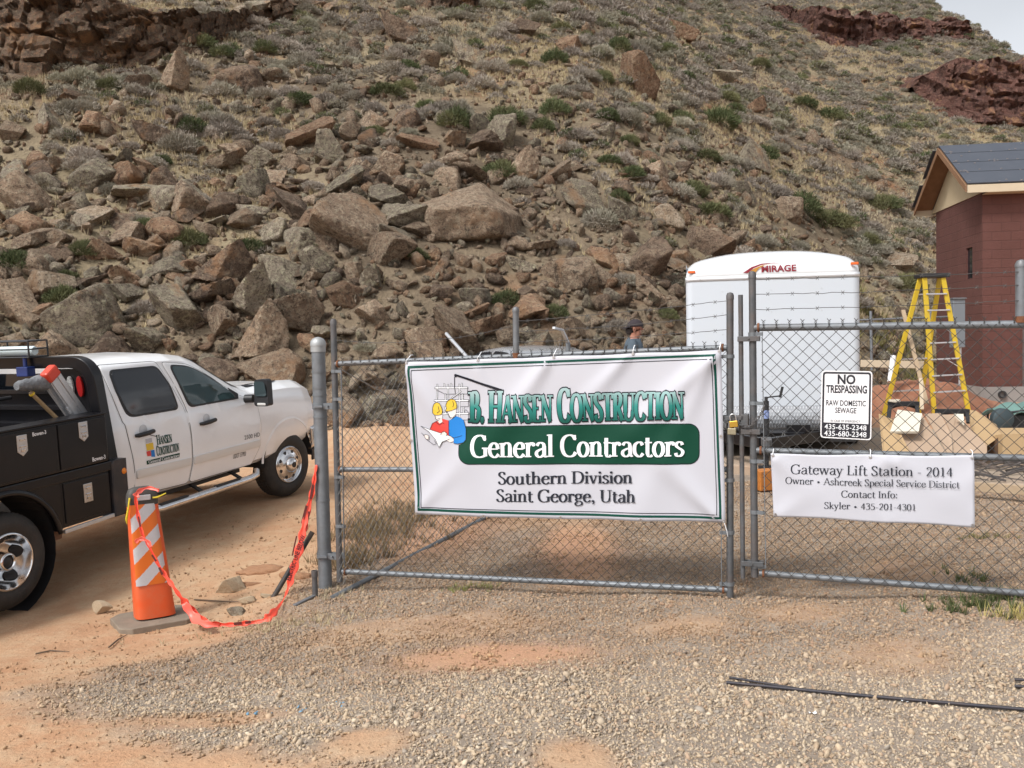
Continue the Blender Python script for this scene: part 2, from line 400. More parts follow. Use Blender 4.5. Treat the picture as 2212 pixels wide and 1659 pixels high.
pz_ = zg(px_, py_)
sz = np.clip(rng.lognormal(math.log(.0058), .45, N), .004, .024)
cl_ = np.array([(.44, .36, .265), (.39, .33, .26), (.33, .25, .175), (.26, .225, .19), (.53, .46, .365), (.36, .255, .185), (.19, .165, .15), (.28, .265, .25)])
pr = np.array([.24, .18, .16, .12, .09, .1, .06, .05])
cc = cl_[rng.choice(8, N, p=pr)] * rng.uniform(.9, 1.12, (N, 1)); cc = (cc * .72 + .28 * np.array([.385, .32, .25])) * np.array([1.13, 1.075, 1.0])
far = smooth01((py_ - 4.7 + .5 * fbm2(px_, py_, .8, 3, 7.)) / 1.1)[:, None]; cc = cc * (1 - far) + far * (cc * np.array([.72, .65, .605]) + np.array([.012, .008, .006]))
dmm = dirt_mask(px_, py_)[:, None] * .85; cc = cc * (1 - dmm) + dmm * np.array([.40, .25, .14]) * rng.uniform(.6, 1.25, (N, 1))
blue = (np.hypot((px_ + 1.2) / .35, (py_ - 4.75) / .12) < 1) & (rng.uniform(0, 1, N) < .04); cc[blue] = (.16, .30, .42)
pebs = []
for k in range(6):
    bv, bf = ico(1); pebs.append((bv * rng.uniform(.62, 1.2, (len(bv), 1)), bf))
tag(link('gravel', scatter_mesh('gravel', pebs, np.stack([px_, py_, pz_ + sz * .3], -1), np.stack([sz * rng.uniform(.9, 1.6, N), sz * rng.uniform(.8, 1.1, N), sz * rng.uniform(.38, .62, N)], -1), PEBBLE, rng, cc)), kind='stuff')

# ================================================================== ROCKS
def rock_base(seed, sub=4, npl=15, k=16, aniso=(1, .8, .68), nz=.05, hmin=.55):
    r = np.random.default_rng(seed); v, f = ico(sub)
    nrm = r.normal(size=(npl, 3)); nrm /= np.linalg.norm(nrm, axis=1)[:, None]; h = r.uniform(hmin, 1.0, npl)
    dt = np.maximum(v @ nrm.T, 0) / h
    rad = 1 / np.maximum((dt ** k).sum(1) ** (1 / k), .45)
    o = r.uniform(-50, 50, 3)
    rad = rad * (1 + nz * 1.5 * fbm(v * 1.7 + o, 3) + nz * fbm(v * 5 + o, 3) + (nz * .9 * (.5 - np.abs(fbm(v * 8 + o * 2, 2))) if sub > 3 else 0))
    v = v * rad[:, None] * np.array(aniso)
    v /= (v[:, 0].max() - v[:, 0].min()) / 2
    return v, f
SHAPES = [('rounded', (1, .85, .72), 22, 16, .62), ('blocky', (1, .8, .75), 10, 60, .62), ('wedge-shaped', (1, .72, .62), 8, 60, .52), ('slab-like', (1, .75, .34), 11, 55, .55), ('angular', (1, .78, .6), 13, 50, .55)]
BASES = []                                        # (shape word, verts, faces)
for i, (wd, an, npl, k, hm) in enumerate(SHAPES):
    for j in range(5): BASES.append((wd, *rock_base(100 + i * 10 + j, 5, npl, k, an, .05, hm)))
def rock_mat(name, c1, c2, c3, lich, lamt):
    m, b_, bs = newmat(name); tc = b_.n('TexCoord').outputs['Object']; geo = b_.n('NewGeometry'); pos = geo.outputs['Position']
    n1 = b_.noise(pos, 1.3, 5, .7); n2 = b_.noise(pos, 6.5, 7, .78); n3 = b_.noise(pos, 22, 5, .8)
    oi = b_.n('ObjectInfo').outputs['Random']; ri = geo.outputs['Random Per Island']
    c = b_.mix(c1, c2, b_.rng(n1, .44, .56)); c = b_.mix(c, c3, b_.rng(n2, .50, .58, 0, .9)); c = b_.mix(c, (.05, .038, .028), b_.rng(b_.noise(pos, 12, 5, .8), .56, .63, 0, .65))
    c = b_.mix(c, lich, b_.rng(b_.noise(pos, 8, 7, .85), .51, .60, 0, lamt)); c = b_.mix(c, (.035, .027, .022), b_.rng(n3, .53, .64, 0, .85)); c = b_.mix(c, (.045, .034, .026), b_.rng(b_.noise(pos, 3.2, 6, .8), .56, .64, 0, .75)); c = b_.mix(c, (.33, .185, .09), b_.rng(b_.noise(b_.n('VectorMath', operation='ADD', i_0=pos, i_1=(9., 4., 2.)).outputs[0], .9, 5, .7), .56, .66, 0, .6))
    v = b_.math('MULTIPLY', b_.rng(oi, 0, 1, 1.18, 1.65), b_.rng(ri, 0, 1, .85, 1.2))
    c = b_.mix(c, b_.n('CombineColor', i_0=v, i_1=b_.math('MULTIPLY', v, .985), i_2=b_.math('MULTIPLY', v, 1.03)).outputs[0], 1., 'MULTIPLY')
    b_.t.links.new(c, bs.inputs['Base Color']); bs.inputs['Roughness'].default_value = .92; bs.inputs['Specular IOR Level'].default_value = .2
    bp = b_.n('Bump', i_Strength=1., i_Distance=.22, i_Height=b_.math('ADD', n2, b_.math('MULTIPLY', n3, .6))); b_.t.links.new(bp.outputs[0], bs.inputs['Normal'])
    return m
RM = {'tan': rock_mat('tan_rock', (.31, .225, .15), (.21, .15, .10), (.40, .31, .21), (.42, .36, .25), .7),
      'rust-brown': rock_mat('rust_rock', (.29, .18, .11), (.20, .12, .07), (.37, .265, .165), (.37, .30, .20), .5),
      'grey lichened': rock_mat('grey_rock', (.27, .225, .165), (.18, .148, .105), (.36, .31, .22), (.40, .375, .24), .85),
      'dark brown': rock_mat('dark_rock', (.185, .132, .09), (.12, .085, .06), (.25, .18, .12), (.32, .27, .185), .5),
      'pale': rock_mat('pale_rock', (.44, .355, .25), (.35, .26, .17), (.52, .43, .31), (.40, .35, .24), .5)}
RED = rock_mat('red_cliff_rock', (.135, .066, .050), (.07, .036, .029), (.19, .10, .075), (.15, .105, .07), .35)
CLIFF = rock_mat('dark_cliff_rock', (.14, .095, .062), (.08, .055, .038), (.20, .115, .065), (.18, .165, .105), .5)
MESH = {}
def rock_mesh(bi, mk):
    if (bi, mk) not in MESH:
        wd, v, f = BASES[bi]; me = npmesh('rock', v, f, RM[mk], True); me.set_sharp_from_angle(angle=math.radians(32)); MESH[bi, mk] = me
    return MESH[bi, mk]
GENERIC = []
ROCKS = []                                         # dict(pos, scale(3), rot, base, mat, px width, label)
def szw(w_): return 'big' if w_ > 80 else 'mid-sized' if w_ > 42 else 'small'
def add_rock(pos, s, rot, bi, mk, label=None):
    u, v, d = proj(pos); wpx = 2 * s[0] * FX / d
    desc = None
    if label is None: desc = f"{szw(wpx)} {mk} {BASES[bi][0]} boulder"; label = desc
    ROCKS.append(dict(pos=pos, s=s, rot=rot, bi=bi, mk=mk, w=wpx, u=u, v=v, label=label, desc=desc))
SI = {'r': 0, 'b': 5, 'w': 10, 's': 15, 'a': 20}
HERO = [  # px, py, width, height (pixels), shape, colour, tilt in the picture plane, label
 (1395, 185, 92, 92, 'w', 'rust-brown', 5, 'lone rust-brown block standing among shrubs high on the slope'),
 (213, 690, 165, 125, 'r', 'grey lichened', 8, 'broad grey lichened boulder over the truck body, largest at lower left'),
 (402, 682, 165, 112, 'w', 'grey lichened', -12, 'long grey lichened boulder with slanted top above the rear truck door'),
 (115, 752, 115, 80, 'r', 'tan', 0, 'rounded tan boulder above the wire basket of the truck rack'),
 (240, 762, 135, 95, 'r', 'dark brown', -5, 'dome-shaped brown boulder touching the rear edge of the truck roof'),
 (600, 590, 135, 105, 'b', 'grey lichened', -20, 'squarish grey boulder leaning left in the middle of the pile'),
 (487, 590, 135, 85, 'b', 'dark brown', 0, 'dark brown flat-topped block in the middle of the pile'),
 (480, 632, 110, 42, 's', 'dark brown', 5, 'flat dark slab lying under the dark brown block'),
 (572, 745, 130, 112, 'b', 'tan', 10, 'tall tan boulder standing behind the truck windshield'),
 (612, 800, 150, 82, 'r', 'tan', 0, 'wide tan boulder right behind the truck hood'),
 (620, 650, 92, 70, 'a', 'grey lichened', 5, 'grey boulder between the squarish grey one and the tall tan one'),
 (475, 712, 64, 66, 'b', 'tan', 0, 'upright tan boulder squeezed between two grey ones over the cab'),
 (810, 682, 125, 70, 'w', 'tan', -25, 'tan wedge boulder pointing down right above the banner corner'),
 (745, 640, 118, 55, 's', 'rust-brown', -14, 'rust-brown slab resting on top of the tan wedge boulder'),
 (1003, 735, 175, 95, 'w', 'tan', -28, 'large tan boulder sloping down right behind the banner edge'),
 (905, 738, 95, 95, 'b', 'tan', -3, 'tan block left of the sloping boulder behind the banner'),
 (1060, 706, 95, 60, 's', 'rust-brown', -12, 'orange-brown slab behind the short grey post on the gate'),
 (838, 558, 112, 72, 'b', 'tan', 4, 'tan block with undercut base left below the huge boulder'),
 (18, 645, 95, 125, 'b', 'tan', 10, 'tan block cut by the left picture edge'),
 (210, 272, 115, 72, 'w', 'rust-brown', 12, 'rust-brown wedge boulder on the upper left slope'),
 (192, 392, 95, 80, 'r', 'grey lichened', -5, 'round grey lichened boulder on the left slope'),
 (165, 452, 98, 42, 's', 'pale', -4, 'pale flat-topped slab with dark underside on the left slope'),
 (215, 552, 95, 42, 's', 'rust-brown', 8, 'flat rust-brown stone at the left end of the lower pile'),
 (1085, 290, 75, 85, 'a', 'grey lichened', -20, 'grey pointed boulder above the right end of the huge boulder'),
 (662, 298, 112, 62, 's', 'rust-brown', 3, 'cracked rust-brown slab high left of the huge boulder'),
 (563, 405, 72, 64, 'r', 'grey lichened', 0, 'round grey boulder next to a crumbling outcrop on the left slope'),
 (505, 345, 95, 42, 's', 'tan', 2, 'layered tan slab in the stack on the left slope'),
 (493, 322, 62, 36, 'b', 'tan', 8, 'tan block on top of the layered slab'),
 (842, 362, 86, 62, 'a', 'tan', 10, 'tan angular boulder upper left of the huge boulder'),
 (740, 400, 95, 46, 's', 'grey lichened', 14, 'grey slab with flat lit top left of the huge boulder'),
 (895, 310, 90, 42, 's', 'rust-brown', -32, 'orange tilted slab above the huge boulder'),
 (1525, 528, 130, 72, 'b', 'dark brown', -18, 'dark cubic boulder just above the left of the trailer roof'),
 (1130, 372, 85, 62, 'b', 'tan', 6, 'tan block touching the top right of the huge boulder'),
 (1195, 385, 85, 40, 's', 'tan', 18, 'tan slab right above the huge boulder with a sharp edge'),
 (1268, 440, 130, 62, 's', 'grey lichened', -38, 'long grey slab leaning right of the huge boulder'),
 (1340, 455, 110, 36, 's', 'grey lichened', -48, 'narrow grey slab leaning beside the long grey slab'),
 (1238, 598, 145, 82, 'a', 'tan', -12, 'broad tan boulder on the scree left of the trailer'),
 (1400, 568, 95, 82, 'r', 'dark brown', 0, 'dark lumpy boulder left above the trailer'),
 (1942, 566, 80, 50, 'b', 'pale', 4, 'pale boulder between the trailer roof and the building'),
 (1705, 455, 80, 60, 'a', 'tan', -25, 'tan boulder between two green shrubs above the trailer'),
 (1475, 560, 70, 50, 'a', 'tan', 0, 'tan boulder under the dark cubic one by the trailer'),
 (700, 572, 72, 62, 'w', 'grey lichened', 30, 'upright grey wedge right of the squarish grey boulder'),
 (765, 590, 66, 58, 'a', 'tan', -10, 'tan boulder between the upright grey wedge and the undercut block'),
 (560, 345, 80, 50, 'a', 'grey lichened', 0, 'grey boulder right of the layered slab'),
 (330, 300, 80, 55, 'a', 'dark brown', 10, 'dark angular boulder left of the layered slab stack'),
 (100, 255, 62, 62, 'w', 'grey lichened', 20, 'grey wedge on the far left slope under the cliff'),
 (25, 285, 60, 60, 'b', 'tan', 0, 'tan boulder at the left edge under the cliff'),
 (380, 175, 70, 80, 'b', 'tan', 5, 'tall tan block below the right end of the left cliff'),
 (1790, 470, 60, 40, 'a', 'tan', 0, 'tan stone beside the largest green shrub above the trailer'),
 (1600, 410, 66, 44, 'a', 'grey lichened', -10, 'grey boulder mid slope left of two green shrubs'),
 (1560, 165, 70, 36, 's', 'grey lichened', -25, 'tilted grey slab high on the right slope'),
 (1640, 232, 56, 38, 's', 'rust-brown', 5, 'rust-brown stone with a lit top on the right slope'),
 (1010, 130, 70, 52, 'a', 'grey lichened', 0, 'grey boulder high over the huge boulder'),
 (860, 75, 80, 60, 'a', 'dark brown', 0, 'dark boulder at the top middle of the slope'),
 (1130, 60, 80, 50, 'b', 'dark brown', 0, 'dark block in a hollow at the top of the slope'),
 (1475, 75, 66, 44, 'a', 'rust-brown', 0, 'rust-brown boulder at the top of the slope near the right cliff'),
]
CAMR, CAMU, CAMF = Vector(_R), Vector(_U), Vector(_F)
occ = []
def hero_rock(px, py, wpx, hpx, sh, mk, tilt, label, bi=None, big=False):
    p_, d = ground_hit(px, py + hpx * .28)
    s = wpx / 2 * d / FX; hh = hpx / 2 * d / FX
    b = SI[sh] + random.randrange(5) if bi is None else bi
    v = BASES[b][1]; ex = (v.max(0) - v.min(0)) / 2
    # axis x across the view, y away, z up; tilt about the view axis
    az = math.atan2(p_[0], p_[1])
    rot = Matrix.Rotation(-az, 3, 'Z') @ Matrix.Rotation(-math.radians(tilt), 3, 'Y') @ Matrix.Rotation(math.radians(random.uniform(-12, 12)), 3, 'X')
    sc = (s / ex[0], max(s * .8, hh) / ex[1], hh * 1.18 / ex[2])
    c = P(px, py, d + s * .25)
    add_rock(c, sc, rot, b, mk, label); ROCKS[-1]['w'] = wpx * 1.5
    occ.append((c[0], c[1], s * .9))
for h in HERO: hero_rock(*h)
# the huge boulder: its own finer shape
gp, gd = ground_hit(1005, 525)
gv, gf = ico(5)
PLN = np.array([(-.1, -.52, .85), (.1, -.98, -.22), (-.95, -.2, .15), (.9, -.35, .12), (.55, -.75, .36), (-.6, -.75, .25), (0, 1, .1), (.2, -.2, -1), (.5, -.3, .8), (-.45, -.2, .87), (-.85, -.5, -.2)]); PH_ = np.array([.52, .80, 1.05, 1.1, .98, .98, 1, .72, .72, .70, 1.0])
PLN = PLN / np.linalg.norm(PLN, axis=1)[:, None]; rad = 1 / np.maximum(((np.maximum(gv @ PLN.T, 0) / PH_) ** 34).sum(1) ** (1 / 34), .5)
gv = gv * (rad * (1 + .07 * fbm(gv * 2.3 + 4, 3) + .05 * fbm(gv * 7 + 9, 4)))[:, None]
ex = (gv.max(0) - gv.min(0)) / 2
me = npmesh('boulder', gv, gf, RM['tan'], True); me.set_sharp_from_angle(angle=math.radians(30))
o = bpy.data.objects.new('boulder', me); COL.objects.link(o); o.location = P(1004, 472, gd + .8)
o.scale = (146 * gd / FX / ex[0], 1.6 / ex[1], 106 * gd / FX / ex[2]); o.rotation_euler = (0, math.radians(5), math.radians(-3))
tag(o, 'huge flat-topped tan boulder in the middle of the slope above the banner', 'boulder')
occ.append((gp[0], gp[1] + .6, 1.5))
# random rocks
def density(x, t):
    pile = np.where(x < 2.5, 8.5, np.where(x < 7, 6.5, 1.5)) * np.clip(1.2 - t / 10, 0, 1)
    slope = np.where(x < 1, 1.9, np.where(x < 9, 1.3, .75)) * np.clip(t / 5, 0, 1) * np.clip(1.25 - t / 38, .3, 1) * (1 - .5 * smooth01((x - 3) / 6) * smooth01((t - 14) / 10))
    return (pile + slope) * np.clip(.95 + .9 * fbm2(x, t, 4, 3, 11.), .25, 1.6)
GREENS = [(415, 500, 66, 'round green shrub on bare orange soil over the truck cab'), (545, 515, 66, 'green shrub right of the round one over the truck cab'), (190, 520, 66, 'green shrub at left above the lower boulder pile'),
 (45, 548, 75, 'green shrub at the left picture edge'), (150, 578, 46, 'small bright green shrub above the boulder pile at left'), (893, 528, 62, 'dark green shrub at the lower left of the huge boulder'),
 (1093, 628, 58, 'green shrub among rubble below the huge boulder'), (1092, 242, 76, 'green shrub above the grey pointed boulder'), (1172, 262, 48, 'small green shrub right of the one over the grey boulder'),
 (1198, 117, 56, 'green shrub high over the huge boulder'), (1335, 92, 56, 'dark green shrub high left of the lone rust-brown block'), (1358, 292, 46, 'green shrub below the lone rust-brown block'),
 (1492, 397, 66, 'green shrub mid slope left of a pair over the trailer'), (1535, 440, 72, 'green shrub lower in the pair over the trailer'), (1725, 430, 82, 'broad dark green shrub over the right of the trailer'),
 (1790, 458, 88, 'olive green shrub, largest above the trailer'), (1648, 325, 56, 'green shrub mid slope over the trailer middle'), (1525, 325, 56, 'green shrub between two lower ones and a taller one'),
 (1550, 245, 84, 'tall dark green shrub in the middle of the right slope'), (838, 182, 66, 'grey-green shrub high left of the huge boulder'), (440, 85, 62, 'dark green shrub beside the upper left cliff'),
 (1735, 212, 56, 'green shrub right of the tall dark one'), (1438, 657, 46, 'green shrub left of the trailer top edge'), (1315, 332, 46, 'green shrub left below the lone block'), (1905, 430, 64, 'green shrub left of the building gable'),
 (1790, 240, 52, 'green shrub under the far red cliff'), (1300, 160, 50, 'green shrub above left of the lone block'), (1120, 130, 44, 'small green shrub high above the huge boulder'), (70, 180, 66, 'green shrub at the foot of the left cliff'),
 (690, 515, 40, 'small green tuft above the grey wedge boulder'), (190, 60, 70, 'green shrub growing on the left cliff'), (1960, 600, 70, 'dark green shrub behind the stepladder top'), (1420, 250, 50, 'green shrub right below the lone block'), (1640, 130, 50, 'green shrub high right of centre')]
KEEP = [(h[0], h[1], h[2] * .5, h[3] * .5) for h in HERO] + [(1006, 470, 118, 85)] + [(q[0], q[1] + q[2] * .35, q[2] * .5, q[2] * .85) for q in GREENS]
KEEP = np.array(KEEP)
def covers(u, v, k=.9): return bool(np.any((np.abs(KEEP[:, 0] - u) < KEEP[:, 2] * k) & (np.abs(KEEP[:, 1] - v) < KEEP[:, 3] * k)))
cand = 78000
x_ = rng.uniform(-24, 42, cand); t_ = rng.uniform(-.5, 62, cand)
keep = rng.uniform(0, 1, cand) < density(x_, t_) / (cand / (66 * 62.5))
x_, t_ = x_[keep], t_[keep]; y_ = yb(x_) + t_; z_ = H(x_, y_)
pp = np.array([proj((a, b, c)) for a, b, c in zip(x_, y_, z_)])
ok = (pp[:, 0] > -450) & (pp[:, 0] < 2350) & (pp[:, 1] > -120)
mks = ['tan', 'rust-brown', 'grey lichened', 'dark brown', 'pale']
for x, t, y, z, (u, v, d) in zip(x_[ok], t_[ok], y_[ok], z_[ok], pp[ok]):
    pile = t < 9 and x < 7
    s = float(np.clip(rng.lognormal(math.log(.225 if pile else .175), .5), .10, .70)) * (1.4 if (x < -2.5 and t < 7) else .8 if (x > .5 and t < 9) else 1.1 if x < 0 else 1)
    if covers(u, v - .3 * s * FX / d, .8 if s > .2 else .5): continue
    if any((x - ox) ** 2 + (y - oy) ** 2 < (orr * .7 + s * .45) ** 2 for ox, oy, orr in occ): continue
    if s > .4: occ.append((x, y, s * .7))
    mk = mks[rng.choice(5, p=(.40, .17, .24, .14, .05) if pile else (.36, .10, .34, .18, .02))]
    bi = int(rng.choice([0, 1, 2, 3, 4])) * 5 + int(rng.integers(5))
    rot = Matrix.Rotation(rng.uniform(0, 6.28), 3, 'Z') @ Matrix.Rotation(rng.normal() * .35, 3, 'X') @ Matrix.Rotation(rng.normal() * .35, 3, 'Y')
    add_rock((x, y, z + s * .2), (s, s * rng.uniform(.85, 1.1), s * rng.uniform(.85, 1.2)), rot, bi, mk)

ROCKS.sort(key=lambda q: -q['w'])
def inview(q): return -60 < q['u'] < 2270 and q['v'] > -50
sel, rest = [], []
for q in ROCKS: (sel if len(sel) < 296 and inview(q) else rest).append(q)
for q in sel:
    o = bpy.data.objects.new('boulder', rock_mesh(q['bi'], q['mk'])); COL.objects.link(o)
    o.matrix_world = Matrix.Translation(q['pos']) @ q['rot'].to_4x4() @ Matrix.Diagonal((*q['s'], 1))
    tag(o, q['label'], 'boulder', 'boulders on the hillside')
    if q['desc']: GENERIC.append((o, q['desc'], q['u'], q['v']))
VV, FF, o_ = [], [], 0; small = {}
for mk in mks: small[mk] = ([], [], 0)
lowb = [rock_base(300 + i, 3, SHAPES[i % 5][2], SHAPES[i % 5][3], SHAPES[i % 5][1], .05, SHAPES[i % 5][4]) for i in range(10)]
acc = dict(v=[], f=[], mi=[], o=0)
for q in rest:
    bv, bf = lowb[random.randrange(10)]
    v = (np.array(q['rot']) @ (bv * np.array(q['s'])).T).T + np.array(q['pos'])
    acc['v'].append(v); acc['f'].append(bf + acc['o']); acc['mi'].append(np.full(len(bf), mks.index(q['mk']))); acc['o'] += len(bv)
# rubble: thousands of fist to head sized stones between the boulders
rb = [rock_base(400 + i, 2, 8, 20, (1, .8, .55), .02) for i in range(8)]
cand = 122000; x_ = rng.uniform(-21, 40, cand); t_ = rng.uniform(-1.2, 50, cand)
dn = np.where(x_ < 7, 1., .35) * np.exp(-np.maximum(t_, 0) / 7) + .14
k_ = (rng.uniform(0, 1, cand) < dn); x_, t_ = x_[k_], t_[k_]; y_ = yb(x_) + t_; z_ = H(x_, y_)
vis = np.abs(x_) < .72 * y_ + 1; x_, y_, z_ = x_[vis], y_[vis], z_[vis]
for x, y, z, R_ in zip(x_, y_, z_, rotm(rng, len(x_))):
    bv, bf = rb[random.randrange(8)]; s = float(np.clip(rng.lognormal(math.log(.08), .48), .03, .26))
    acc['v'].append((R_ @ (bv * s).T).T + np.array([x, y, z + s * .25])); acc['f'].append(bf + acc['o'])
    acc['mi'].append(np.full(len(bf), int(rng.choice(5, p=(.36, .22, .2, .1, .12))))); acc['o'] += len(bv)
me = npmesh('rubble', np.concatenate(acc['v']), np.concatenate(acc['f']), RM['tan'])
for mk in mks[1:]: me.materials.append(RM[mk])
me.polygons.foreach_set('material_index', np.concatenate(acc['mi']).astype(np.int32)); me.update()
tag(link('rubble', me), kind='stuff')

# ------------------------------------------------------------------ cliffs
def outcrop(polys, n, smin, smax, mt, label, seed, push=.6):
    r = np.random.default_rng(seed); VV, FF, o = [], [], 0
    bs_ = [rock_base(500 + seed * 10 + i, 3, 7, 40, (1, .8, .8), .10, .6) for i in range(6)]
    for (x0, y0, x1, y1, k) in polys:
        for i in range(k):
            px, py = r.uniform(x0, x1), r.uniform(y0, y1)
            p_, d = ground_hit(px, py)
            if p_ is None: continue
            s = r.uniform(smin, smax) * d / FX / 2
            bv, bf = bs_[r.integers(6)]
            R_ = np.array(Matrix.Rotation(r.uniform(-.35, .35) + (0 if r.random() < .6 else 1.5), 3, 'Z') @ Matrix.Rotation(r.normal() * .12, 3, 'X') @ Matrix.Rotation(r.normal() * .12, 3, 'Y'))
            v = (R_ @ (bv * np.array([s * 1.25, s, s * r.uniform(.7, 1.15)])).T).T + p_ + np.array([0, -s * push * r.uniform(0, 1), s * .1])
            VV.append(v); FF.append(bf + o); o += len(bv)
    me = npmesh('rock_outcrop', np.concatenate(VV), np.concatenate(FF), mt, True); me.set_sharp_from_angle(angle=math.radians(30))
    tag(link('rock_outcrop', me), label, 'cliff', 'rock outcrops on the hill')
def cells(u, v, seed):
    iu, iv = np.floor(u), np.floor(v); F1 = np.full(u.shape, 9.); F2 = F1.copy(); ID = np.zeros(u.shape)
    for du in (-1, 0, 1):
        for dv in (-1, 0, 1):
            q = np.stack([iu + du, iv + dv, np.full(u.shape, seed * 1.7)], -1); ju, jv = _hash(q), _hash(q + 31.7)
            d = np.maximum(np.abs(iu + du + .15 + .7 * ju - u), np.abs(iv + dv + .2 + .6 * jv - v)); nw = d < F1
            F2 = np.where(nw, F1, np.minimum(F2, d)); ID = np.where(nw, _hash(q + 77.1), ID); F1 = np.where(nw, d, F1)
    return F1, F2, ID
def cliff(ctrl, mt, label, seed, bw, bh, depth, step=.09):
    """blocky rock face; ctrl = (px, py of the foot, py of the top)"""
    c = np.array(ctrl, float); pxs = np.linspace(c[0, 0], c[-1, 0], 26); B_ = []; Hh = []
    for px in pxs:
        p_, d = ground_hit(px, np.interp(px, c[:, 0], c[:, 1])); B_.append(p_); Hh.append(d / FX * (np.interp(px, c[:, 0], c[:, 1]) - np.interp(px, c[:, 0], c[:, 2])))
    B_ = np.array(B_); k = np.ones(5) / 5; B_ = np.stack([np.convolve(np.pad(B_[:, i], 2, 'edge'), k, 'valid') for i in range(3)], 1); Hh = np.array(Hh)
    L = np.r_[0, np.cumsum(np.linalg.norm(np.diff(B_[:, :2], axis=0), axis=1))]; nu = int(L[-1] / step); u = np.linspace(0, L[-1], nu)
    bx_, by_, bz_, hh = [np.interp(u, L, q) for q in (B_[:, 0], B_[:, 1], B_[:, 2], Hh)]
    hm = hh.max(); nv = int(hm / step) + 2; U, V = np.meshgrid(u, np.linspace(-.25, 1, nv)); hgt = hh[None] * (1 + .22 * fbm2(u, u * 0, 1.3, 3, seed)[None]) * V
    wu = U + .25 * fbm2(U, hgt, 1.2, 3, 3.); wv = hgt + .2 * fbm2(U, hgt, 1.6, 3, 6.)
    F1, F2, ID = cells(wu / bw, wv / bh, seed); g1, g2, id2 = cells(wu / bw * 2.3, wv / bh * 2.1, seed + 5)
    lay = cells(wu / 6, wv / (bh * 1.9), seed + 9)[2]
    off = depth * (ID - .35) + depth * .35 * (id2 - .5) + depth * .9 * (lay - .5) - .35 * depth * (F2 - F1 < .07) - .15 * depth * (g2 - g1 < .08) + .12 * fbm2(U, hgt, .35, 3, seed)
    ramp = .30 * hgt
    X_, Y_, Z_ = bx_[None] + .15 * (id2 - .5), by_[None] - off + ramp, bz_[None] + hgt - .1
    rows = [np.stack([X_, Y_, Z_], -1)]
    for kk in (1.2, 3.5, 7.0):
        yy = by_ + ramp[-1] + kk; rows.append(np.stack([bx_, yy, np.maximum(bz_ + hgt[-1] * 1.02 + .1 * kk * 0, H(bx_, yy) - (.3 if kk > 3 else 0))], -1)[None])
    A = np.concatenate(rows, 0); n, m_ = A.shape[:2]; idx = np.arange(n * m_).reshape(n, m_)
    Fq = np.stack([idx[:-1, :-1], idx[:-1, 1:], idx[1:, 1:], idx[1:, :-1]], -1).reshape(-1, 4)
    me = npmesh('rock_cliff', A.reshape(-1, 3), Fq, mt, True); me.set_sharp_from_angle(angle=math.radians(35)); tag(link('rock_cliff', me), label, 'cliff', 'rock cliffs on the hill')
cliff([(-140, 185, -60), (60, 172, -40), (180, 178, -30), (300, 150, -10), (400, 132, 10), (452, 105, 20), (540, 62, 0), (620, 42, -8), (660, 30, 5)], CLIFF, 'dark brown blocky cliff at the upper left of the hill', 1, 1.3, .9, .75)
cliff([(890, 20, -25), (960, 34, -40), (1040, 26, -25)], CLIFF, 'small dark outcrop at the top middle of the hill', 2, 1., .8, .5)
cliff([(1640, 20, -4), (1700, 40, 2), (1745, 76, 14), (1800, 104, 18), (1880, 102, 22), (1960, 84, 20), (2030, 88, 32), (2090, 88, 28), (2114, 88, 50)], RED, 'dark red cliff band below the skyline at upper right', 3, 3.4, .7, .9, .14)
cliff([(1970, 208, 180), (2010, 222, 150), (2060, 258, 130), (2120, 272, 122), (2200, 280, 118), (2330, 285, 120)], RED, 'dark red crag above the roof of the red building', 4, 2.8, .8, .9, .12)
outcrop([(590, 400, 640, 455, 9)], 0, 26, 40, CLIFF, 'crumbling columnar outcrop on the slope left of the huge boulder', 5)
# ================================================================== SHRUBS AND GRASS
def leaf_mat(name, c1, c2, c3=None):
    m, b_, bs = newmat(name); g = b_.n('NewGeometry'); ri = g.outputs['Random Per Island']; oi = b_.n('ObjectInfo').outputs['Random']
    c = b_.mix(c1, c2, ri)
    if c3: c = b_.mix(c, c3, b_.rng(b_.noise(g.outputs['Position'], .35, 3), .45, .62))
    v = b_.rng(oi, 0, 1, .75, 1.2); c = b_.mix(c, b_.n('CombineColor', i_0=v, i_1=v, i_2=v).outputs[0], 1., 'MULTIPLY')
    b_.t.links.new(c, bs.inputs['Base Color']); bs.inputs['Roughness'].default_value = .8; bs.inputs['Specular IOR Level'].default_value = .15
    return m
SAGE = leaf_mat('sage_twigs', (.42, .365, .31), (.235, .20, .165), (.32, .30, .225))
GREEN = leaf_mat('green_twigs', (.115, .135, .06), (.065, .082, .038), (.17, .165, .08))
STRAW = leaf_mat('straw', (.60, .49, .30), (.43, .34, .20), (.50, .42, .29))
